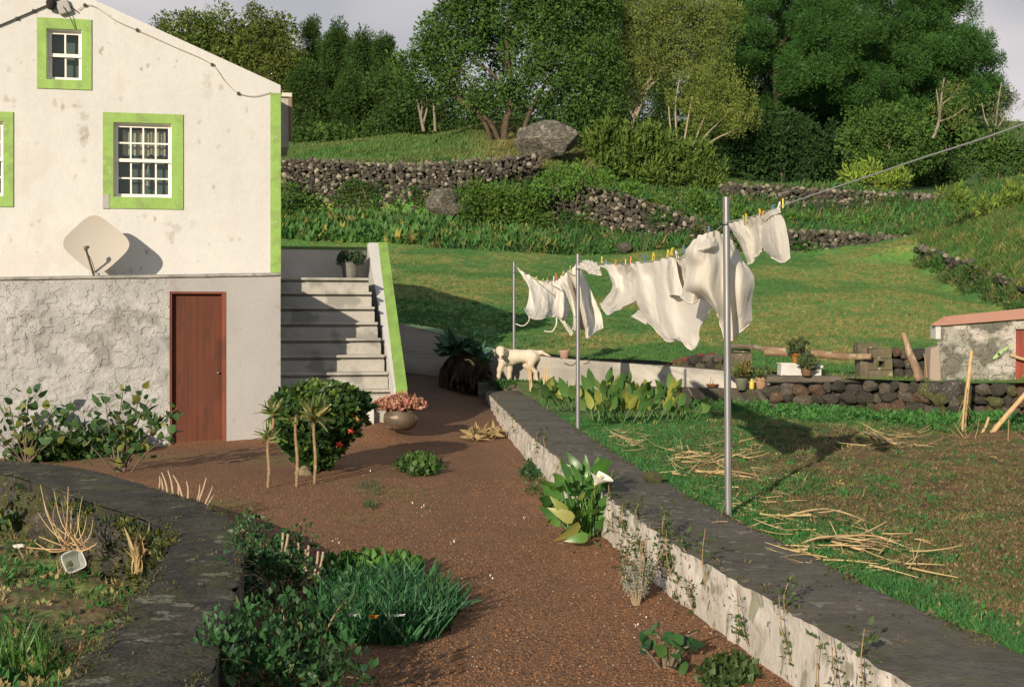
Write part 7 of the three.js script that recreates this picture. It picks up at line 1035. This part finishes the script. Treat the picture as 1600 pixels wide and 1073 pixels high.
const fib = tex(256, [0.06, 0.5], (u, v) => { const a = fbm(u * 20, v * 4, 4, 150), d = sstep(0.5, 0.7, fbm(u * 6, v * 8, 4, 151)); return mix3(mul3([0.56, 0.42, 0.235], 0.6 + 0.7 * a), [0.20, 0.14, 0.075], d * 0.6); });
const stalkM = [std({ map: fib, side: THREE.DoubleSide }), std({ map: fib, color: rgb(1.15, 1.05, 0.95) }), std({ map: fib, color: rgb(0.6, 0.55, 0.5) })];
function straw(label, list, seed, r0 = 0.018, frizz = 0, lv = 0.36) {      // stalks through pixels, lying on the plot
  const t = thing('dry_stalks', label, 'stalks'), R = rng(seed);
  const on = (x, y, up = 0.02) => { let q = G(x, y, lv); for (let i = 0; i < 4; i++) q = G(x, y, gardenH(q.x, -q.z) + up); return q; };
  list.forEach((p, i) => { const ra = r0 * (0.38 + 0.5 * R()), ph = R() * 9, g = tube(p.map(([x, y, u]) => on(x + (R() - 0.5) * 3, y + (R() - 0.5) * 2, u)), (q) => ra * (1 - 0.55 * q) * (0.8 + 0.4 * fbm(q * 9 + ph, 1, 3, 152)), 0, 7, 26); part(t, 'stalk', g, stalkM[i % 3]); });
  if (frizz) { const l = []; const [x0, x1, y0, y1] = list.flat().reduce((b, q) => [Math.min(b[0], q[0]), Math.max(b[1], q[0]), Math.min(b[2], q[1]), Math.max(b[3], q[1])], [1e9, -1e9, 1e9, -1e9]); for (let i = 0; i < frizz; i++) { const q = on(lerp(x0, x1, R()), lerp(y0, y1, R()), 0.015 + 0.05 * R()), d = ball(R).setY(0.10 * (R() - 0.4)); l.push(wisp.clone().applyMatrix4(M4(q, qDir(d, R() * 6.28), 0.10 + 0.20 * R()))); } part(t, 'dry_leaves', l, M.straw).userData.kind = 'stuff'; }
  return t;
}
straw('long pale dry stalks lying in an arc beside the nearest post', [[[1222, 808, 0.02], [1270, 797, 0.10], [1320, 800, 0.16], [1350, 812, 0.12], [1376, 826, 0.02]], [[1215, 804], [1240, 812], [1265, 818]], [[1370, 824], [1400, 838], [1415, 838]]], 911, 0.015, 26);
straw('thick bundle of dry stalks with torn leaves, nearest on the vegetable plot', [[[1245, 852, 0.02], [1290, 838, 0.10], [1340, 842, 0.12], [1385, 850, 0.08], [1410, 856, 0.02]], [[1260, 850], [1310, 850, 0.06], [1360, 842, 0.09], [1408, 846, 0.05]], [[1280, 840, 0.04], [1330, 846, 0.1], [1395, 856, 0.05], [1435, 862, 0.02]], [[1290, 855], [1330, 862], [1350, 890]], [[1300, 846, 0.05], [1345, 858, 0.05], [1360, 850]], [[1262, 846, 0.05], [1320, 836, 0.09], [1372, 846, 0.07]], [[1275, 858], [1325, 852, 0.05], [1385, 860, 0.03]], [[1310, 838, 0.1], [1370, 838, 0.09], [1425, 858, 0.02]]], 912, 0.013, 110);
straw('heap of dry leaves left of the nearest post, farther pile', [[[1050, 716], [1095, 712, 0.06], [1138, 715]], [[1052, 712], [1080, 706, 0.05], [1100, 712]], [[1065, 722], [1100, 720, 0.05], [1136, 712]], [[1075, 695, 0.08], [1078, 708, 0.04], [1070, 718]], [[1086, 735], [1110, 738], [1136, 742]], [[1120, 710, 0.04], [1150, 695, 0.06], [1178, 688, 0.02]]], 913, 0.014, 110);
straw('small pile of straw beside the long wall near the middle post', [[[945, 668], [962, 680, 0.05], [990, 690]], [[948, 672], [975, 685, 0.04], [1012, 700]], [[955, 682], [975, 692]]], 914, 0.02, 50);
straw('torn dry leaves around the foot of the nearest post', [[[1120, 778], [1150, 792, 0.04], [1192, 800]], [[1145, 778, 0.03], [1170, 792], [1188, 800]], [[1122, 735], [1160, 738, 0.05], [1188, 744]], [[1150, 742], [1178, 746], [1190, 752]], [[1178, 826], [1195, 820], [1230, 824]]], 915, 0.014, 60);
straw('straw heap in front of the dry-stone wall on the plot', [[[1350, 674, 0.02], [1385, 688, 0.10], [1420, 696, 0.04]], [[1362, 676, 0.06], [1400, 692, 0.1], [1435, 688, 0.04]], [[1375, 684], [1410, 698, 0.06], [1438, 694]]], 916, 0.016, 70);
{
  const t = thing('upright_cane', 'tall dry cane standing upright in front of the outbuilding', 'cane'), Z = 15.9; part(t, 'cane', tube([P(1506, 696, Z), P(1508, 650, Z), P(1512, 610, Z), P(1519, 548, Z)], 0.034, 0.022, 8), stalkM[1]); part(t, 'cane', tube([P(1503, 690, Z - 0.1), P(1507, 640, Z - 0.1), P(1511, 605, Z - 0.1)], 0.018, 0.012, 6), M.straw); const R = rng(921), l = []; for (let i = 0; i < 26; i++) { const q = P(1505 + R() * 6, lerp(690, 600, R()), Z - 0.05), d = new THREE.Vector3(R() - 0.5, -1 + R() * 0.6, R() - 0.3); l.push(wisp.clone().applyMatrix4(M4(q, qDir(d, R() * 6), 0.18 + 0.15 * R()))); } part(t, 'dry_leaves', l, M.straw2).userData.kind = 'stuff';
  const u = thing('leaning_cane', 'long dry cane leaning to the right at the right edge of the plot', 'cane'); part(u, 'cane', tube([P(1530, 704, 15.2), P(1560, 665, 15.4), P(1604, 614, 15.6), P(1640, 570, 15.8)], 0.036, 0.024, 8), stalkM[1]); const l2 = []; for (let i = 0; i < 30; i++) { const q = P(1526 + (R() - 0.5) * 30, 700 + (R() - 0.5) * 12, 15.2); l2.push(wisp.clone().applyMatrix4(M4(q, qDir(ball(R), R() * 6), 0.2 + 0.2 * R()))); } part(u, 'dry_leaves', l2, M.straw2).userData.kind = 'stuff';
  const w = thing('bent_cane', 'thin bent cane between the upright and the leaning cane', 'cane'); part(w, 'cane', tube([P(1498, 708, 15.3), P(1520, 694, 15.3), P(1538, 672, 15.4), P(1546, 652, 15.4)], 0.016, 0.018, 7), M.straw); 
  const x = thing('thin_stem', 'thin dark stem standing at the right edge below the outbuilding', 'stem'); part(x, 'stem', tube([P(1576, 722, 14.5), P(1576, 690, 14.5), P(1577, 655, 14.5)], 0.010, 0.006, 6), M.straw2);
  const y = thing('driftwood', 'bent grey dead branch standing between the pier and the outbuilding', 'dead branch'); part(y, 'branch', tube([P(1437, 594, 17.8), P(1432, 575, 17.8), P(1421, 550, 17.8), P(1417, 535, 17.8), P(1412, 520, 17.85)], 0.068, 0.034, 9), std({ map: T.bark, color: rgb(1.9, 1.7, 1.55), bumpMap: T.bark, bumpScale: 0.03 })); part(y, 'twig', tube([P(1449, 590, 17.8), P(1447, 565, 17.8), P(1444, 552, 17.8)], 0.014, 0.008, 6), M.straw2);
  const z = thing('dog_stalks', 'pale dry stalks standing in front of the white dog', 'stalks'); [[829, 612, 823, 562], [831, 610, 827, 570], [847, 618, 852, 574], [849, 612, 856, 580], [858, 606, 852, 568], [850, 618, 848, 585], [862, 605, 860, 590]].forEach(([a, b, c, d]) => part(z, 'stalk', tube([P(a, b, 22.6), P((a + c) / 2 + 1, (b + d) / 2, 22.6), P(c, d, 22.6)], 0.018, 0.009, 6), stalkM[1]));
}
scatter('plot_weeds', 'ragged grass and weeds over the soil of the vegetable plot', 26000, 931, (R) => {
  const Z = 4.6 + 13.5 * Math.pow(R(), 1.25), d = R() * R() * (Z * 0.42 - wr(Z)), X = wr(Z) + 0.03 + Math.max(0, d); if (Z > zEdge(X) - 0.3) return null;
  const near = sstep(0.55, 0.05, X - wr(Z)), green = clamp(near + sstep(11.5, 15, Z) * sstep(4.4, 2.0, X) + sstep(14.8, 16.2, Z) + 0.55 * sstep(0.56, 0.68, fbm(X * 1.4 + 3, Z * 1.4, 4, 38)));
  if (R() > 0.05 + 0.8 * green) return null; return new THREE.Vector3(X, gardenH(X, Z) - 0.012, -Z);
}, [tuft(941, 12, 0.055, 0.005, 0.09, 1.4), cluster(942, 14, 0.045, 0.022, 0.34, { up: 0.6 }), tuft(943, 12, 0.07, 0.004, 0.08, 1.2)], grassM, (R, q) => { const dry = R() < 0.05 + 0.2 * sstep(1, 3, q.x - wr(-q.z)), v = 0.6 + 0.75 * R(), c = dry ? [0.36, 0.29, 0.12] : [0.055, 0.19, 0.045]; return rgb(c[0] * v, c[1] * v, c[2] * v); }, (R) => 0.5 + 0.7 * R());
scatter('plot_edge_leaves', 'mass of small green leaves along the back of the vegetable plot', 3600, 951, (R) => { const px = lerp(845, 1600, R()), Z = edgeZ(px) - 0.5 - 1.7 * R() * R(), X = (px - CX) / FPX * Z; if (fbm(X * 1.3, Z * 1.3, 3, 49) < 0.36 + 0.25 * R()) return null; return new THREE.Vector3(X, gardenH(X, Z) + 0.07 * R(), -Z); }, [cluster(952, 12, 0.08, 0.055, 0.36, { up: 0.5 })], leafMat(rgb(1, 1, 1)), (R) => { const v = 0.55 + 0.8 * R(); return rgb(0.065 * v, 0.205 * v, 0.042 * v); }, (R) => 0.3 + 0.9 * R() * R());
scatter('clods', 'loose clods of soil on the vegetable plot and the lower garden', 5000, 961, (R) => {
  if (R() < 0.28) { const Z = 4.6 + 6.5 * R(), X = lerp(-4.6, -1.0, R()); if (!insideKerb(X + 0.3, -Z)) return null; return new THREE.Vector3(X, soilH(X, Z) + 0.004, -Z); }
  const Z = 4.8 + 12 * Math.pow(R(), 1.3), X = wr(Z) + 0.3 + R() * (Z * 0.42 - wr(Z)); return new THREE.Vector3(X, gardenH(X, Z) + 0.004, -Z); }, rocksB, std({ map: T.soil }), (R) => { const v = 0.7 + 0.7 * R(); return rgb(0.7 * v, 0.62 * v, 0.52 * v); }, (R) => 0.006 + 0.018 * R() * R());
scatter('plot_litter', 'thin olive and straw-coloured seedlings and litter over the bare soil', 24000, 962, (R) => { const Z = 4.8 + 11.5 * Math.pow(R(), 1.2), X = wr(Z) + 0.25 + R() * (Z * 0.42 - wr(Z)); return Z > zEdge(X) - 1 ? null : new THREE.Vector3(X, gardenH(X, Z) - 0.006, -Z); }, [tuft(963, 9, 0.04, 0.005, 0.09, 1.8), cluster(964, 8, 0.04, 0.018, 0.3, { up: 0.4, flat: 0.5 })], grassM, (R, q) => { const v = 0.6 + 0.7 * R(), k = R(), c = k < 0.42 ? [0.26, 0.19, 0.095] : k < 0.84 ? [0.15, 0.135, 0.052] : [0.07, 0.165, 0.045]; return rgb(c[0] * v, c[1] * v, c[2] * v); }, (R) => 0.5 + 0.7 * R());
// ---------- lower garden on the left ----------
scatter('lower_weeds', 'weeds and dry grass on the soil inside the curved wall', 3600, 971, (R) => { const Z = 4.5 + 7 * Math.pow(R(), 1.2), X = lerp(-0.42 * Z, -0.9, R()); if (!insideKerb(X + 0.32, -Z)) return null; const g = fbm(X * 1.6, Z * 1.6, 4, 44) + 0.35 * sstep(6.6, 5.2, Z); if (R() > sstep(0.38, 0.62, g) + 0.22) return null; return new THREE.Vector3(X, soilH(X, Z) - 0.01, -Z); }, [tuft(972, 9, 0.05, 0.005, 0.08, 1.3), tuft(973, 9, 0.08, 0.005, 0.05, 0.8), cluster(974, 8, 0.045, 0.05, 0.34, { up: 0.6 })], grassM, (R, q) => { const v = 0.6 + 0.7 * R(), c = R() < 0.3 ? [0.36, 0.28, 0.13] : [0.055, 0.18, 0.038]; return rgb(c[0] * v, c[1] * v, c[2] * v); }, (R) => 0.6 + 0.7 * R());
{
  const S = (px, py, up = 0) => { let q = G(px, py, -0.12); q = G(px, py, soilH(q.x, -q.z) + up); return q; };
  const t = thing('dry_bush', 'sprawling bundle of dry pale stalks against the mossy stones of the curved wall', 'dead plant'), Z = 8.7, b = P(112, 858, Z);
  [[62, 757, 75, 808], [106, 760, 104, 812], [100, 775, 112, 815], [120, 800, 120, 830], [135, 805, 128, 835], [90, 775, 82, 812], [58, 800, 80, 830], [145, 812, 138, 840], [70, 790, 88, 830], [112, 790, 110, 830], [84, 768, 96, 818], [96, 790, 104, 826], [128, 775, 122, 820], [76, 812, 92, 838], [140, 825, 132, 845], [66, 775, 78, 815], [118, 815, 116, 838], [104, 800, 108, 834]].forEach(([x, y, mx, my], i) => part(t, 'stalk', tube([b.clone().add(new THREE.Vector3((i - 5) * 0.012, 0, 0.02 * (i % 3))), P(mx, my, Z), P(x, y, Z + 0.1)], 0.0045, 0.002, 5), stalkM[i % 3]));
  [[55, 848, 80, 862], [60, 838, 90, 850], [40, 855, 75, 858], [150, 850, 130, 860]].forEach(([x, y, mx, my]) => part(t, 'stalk', tube([b, P(mx, my, Z - 0.1), P(x, y, Z - 0.1)], 0.006, 0.003, 5), stalkM[1]));
  const u = thing('dry_tuft', 'small tuft of dry grass at the bend of the curved wall', 'dead plant'); const R = rng(981), l = []; for (let i = 0; i < 26; i++) l.push(strap.clone().applyMatrix4(M4(P(213 + (R() - 0.5) * 14, 896, 8.3), qDir(new THREE.Vector3((R() - 0.3) * 0.8, 1, (R() - 0.5) * 0.6), R() * 6), 0.16 + 0.16 * R()))); part(u, 'dry_leaves', l, M.straw).userData.kind = 'stuff';
  const c = thing('plastic_tub', 'clear plastic tub lying on its side in the lower garden', 'tub', S(112, 893, 0.02)), pm = new THREE.MeshPhysicalMaterial({ color: rgb(0.82, 0.84, 0.82), roughness: 0.18, transmission: 0.55, thickness: 0, side: THREE.DoubleSide });
  const sq = (u0, r) => { const a = u0 * Math.PI * 2, x = Math.cos(a), y = Math.sin(a), k = Math.pow(Math.pow(Math.abs(x), 5) + Math.pow(Math.abs(y), 5), -0.2); return [x * k * r, y * k * r]; };
  const wall = grid(40, 8, (u0, v) => { const [x, y] = sq(u0, lerp(0.052, 0.066, v)); return new THREE.Vector3(x, y, lerp(-0.09, 0.06, v)); }), rim = grid(40, 2, (u0, v) => { const [x, y] = sq(u0, 0.066 + 0.008 * v); return new THREE.Vector3(x, y, 0.06 + 0.001 * v); }), base = grid(40, 3, (u0, v) => { const [x, y] = sq(u0, 0.052 * (0.4 + 0.6 * v)); return new THREE.Vector3(x, y, -0.09); });
  const body = part(c, 'tub_body', [wall, rim, base], pm); body.position.y = 0.07; body.rotation.set(-0.35, 0.5, 0.5); 
  const r = part(c, 'rim', tube(Array.from({ length: 41 }, (_, i) => { const [x, y] = sq(i / 40, 0.074); return new THREE.Vector3(x, y, 0.06); }), 0.004, 0.004, 5, 80), std({ color: rgb(0.75, 0.74, 0.70), roughness: 0.3 })); r.position.copy(body.position); r.rotation.copy(body.rotation);
  const q = S(30, 852, 0.02), f = thing('white_scrap', 'crumpled white scrap of plastic at the left edge of the lower garden', 'litter', q); part(f, 'scrap', rock(78, 2, 0.9), M.white).scale.set(0.05, 0.02, 0.03);
  const bl = thing('broad_weeds', 'dark green broad-leaved weeds at the far left of the lower garden', 'plants', S(8, 842)); const mats = gW; for (let i = 0; i < 26; i++) leaf(bl, broadL, mats, R, new THREE.Vector3((R() - 0.5) * 0.3, 0.04 + 0.26 * R(), (R() - 0.5) * 0.3), ball(R).setY(0.4 + R() * 0.6), 0.09 + 0.05 * R());
  const gt = thing('grass_clump', 'bright green grass clump at the lower left corner', 'grass clump', S(40, 1040)); const gl = []; for (let i = 0; i < 16; i++) gl.push(tuft(990 + i, 8, 0.22, 0.008, 0.1, 0.8, 3).translate((R() - 0.5) * 0.34, 0, (R() - 0.5) * 0.5)); part(gt, 'blades', gl, GL([0.085, 0.20, 0.035])).userData.kind = 'stuff';
}
scatter('wall_top_moss', 'small cushions of moss, lichen and litter on the tops of the two concrete-topped walls', 2600, 977, (R) => {
  if (R() < 0.45) { const u = R(), s = R() < 0.6 ? (R() < 0.5 ? R() * 0.14 : 1 - R() * 0.14) : R(), q = kOc.getPoint(u).lerp(kIc.getPoint(u), s); if (fbm(q.x * 3, q.z * 3, 3, 52) < 0.5) return null; q.y = WT + 0.006; return q; }
  const Z = lerp(4.6, 24, R() * R()), s = R() < 0.65 ? (R() < 0.45 ? R() * 0.1 : 1 - R() * 0.12) : R(), X = lerp(wl(Z) + 0.01, wr(Z) - 0.01, s); if (fbm(X * 3, Z * 2, 3, 53) < 0.5) return null; return new THREE.Vector3(X, 0.378, -Z); }, [cluster(978, 12, 0.02, 0.02, 0.3, { up: 0.3, flat: 0.4 }), rocksB[1].clone().scale(0.012, 0.006, 0.012), cluster(979, 10, 0.03, 0.022, 0.25, { up: 0.2, flat: 0.3 })], leafMat(rgb(1, 1, 1), { transmission: 0.1 }), (R) => { const v = 0.6 + 0.7 * R(), k = R(), c = k < 0.7 ? [0.085, 0.095, 0.028] : [0.15, 0.115, 0.07]; return rgb(c[0] * v, c[1] * v, c[2] * v); }, (R) => 0.35 + 0.6 * R());
scatter('yard_litter', 'dry leaf scraps and twigs gathered on the edges of the gravel', 900, 982, (R) => { const Z = 5 + 17 * R() * R(), X = R() < 0.7 ? wl(Z) - 0.03 - 0.5 * R() * R() : lerp(-4.6, wl(Z) - 0.1, R()); if (insideKerb(X - 0.3, -Z)) return null; return new THREE.Vector3(X, yardH(X, Z) + 0.004, -Z); }, [leafGeo(0.3, 0.4, 0.5, 2).rotateX(-1.45), leafGeo(0.06, 0.3, 0.2, 2).rotateX(-1.5)], std({ side: THREE.DoubleSide }), (R) => { const v = 0.5 + 0.8 * R(), c = R() < 0.6 ? [0.26, 0.18, 0.09] : [0.12, 0.075, 0.045]; return rgb(c[0] * v, c[1] * v, c[2] * v); }, (R) => 0.015 + 0.035 * R());
// moss cushions on the stones of the curved wall
scatter('wall_moss', 'yellow-green moss and small ferns on the stones of the curved wall', 900, 975, (R) => { const u = lerp(0.15, 0.62, Math.pow(R(), 0.7)), q = kIc.getPoint(u), o = kOc.getPoint(u), d = q.clone().sub(o).setY(0).normalize(); q.addScaledVector(d, 0.03 + 0.03 * R()); q.y = WT - 0.06 - 0.40 * R(); if (fbm(q.x * 4, q.y * 6 + q.z * 4, 3, 48) < 0.46 - 0.3 * sstep(0.45, 0.6, u)) return null; return q; }, [cluster(976, 14, 0.05, 0.045, 0.25, { up: 0.4 })], leafMat(rgb(1, 1, 1), { transmission: 0.2 }), (R) => { const v = 0.5 + 0.8 * R(); return R() < 0.5 ? rgb(0.13 * v, 0.14 * v, 0.025 * v) : rgb(0.035 * v, 0.06 * v, 0.02 * v); }, (R) => 0.6 + 0.6 * R());

// ---------- gravel grains, petals and the like ----------
scatter('lava_gravel', 'coarse red lava gravel of the yard', 46000, 991, (R) => { const Z = 4.7 + 9 * Math.pow(R(), 1.7), X = lerp(-0.40 * Z, wl(Z) - 0.02, R()); if (X > wl(Z) - 0.02 || insideKerb(X - 0.3, -Z)) return null; return new THREE.Vector3(X, yardH(X, Z) + 0.001, -Z); }, [rock(1, 0, 0.5), rock(2, 0, 0.6)], std({ roughness: 0.95 }), (R) => { const v = 0.6 + 0.65 * R(), w = R(); return w < 0.02 ? rgb(0.40, 0.33, 0.27) : w < 0.18 ? rgb(0.085 * v, 0.058 * v, 0.038 * v) : rgb(0.255 * v, 0.125 * v, 0.057 * v); }, (R) => 0.003 + 0.0045 * R());
scatter('fallen_petals', 'scraps of white petals lying on the red gravel', 46, 992, (R) => { const c = [[703, 857], [528, 850], [662, 802], [652, 795], [640, 880], [815, 815], [570, 738], [760, 905], [1000, 980]][Math.floor(R() * 9)], q = G(c[0] + (R() - 0.5) * 22, c[1] + (R() - 0.5) * 14); q.y = yardH(q.x, -q.z) + 0.008; return q; }, [leafGeo(0.35, 0.3, 0.4, 2)], std({ color: rgb(0.75, 0.70, 0.66), side: THREE.DoubleSide }), () => rgb(1, 1, 1), (R) => 0.010 + 0.014 * R());
scatter('yard_seedlings', 'tiny green seedlings and grass in the thin gravel near the saplings', 1500, 993, (R) => { const Z = 9.5 + 7 * R(), X = lerp(-5.5, -0.6, R()); const moss = sstep(0.50, 0.68, fbm(X * 1.1 + 2, Z * 1.1, 4, 24)); if (R() > moss * 1.2 || insideKerb(X, -Z) || Z > 17.2) return null; return new THREE.Vector3(X, yardH(X, Z) - 0.003, -Z); }, [tuft(994, 7, 0.035, 0.004, 0.05, 1.2)], grassM, (R) => { const v = 0.6 + 0.7 * R(); return rgb(0.11 * v, 0.135 * v, 0.035 * v); }, (R) => 0.6 + 0.6 * R());
renderer.render(scene, camera);
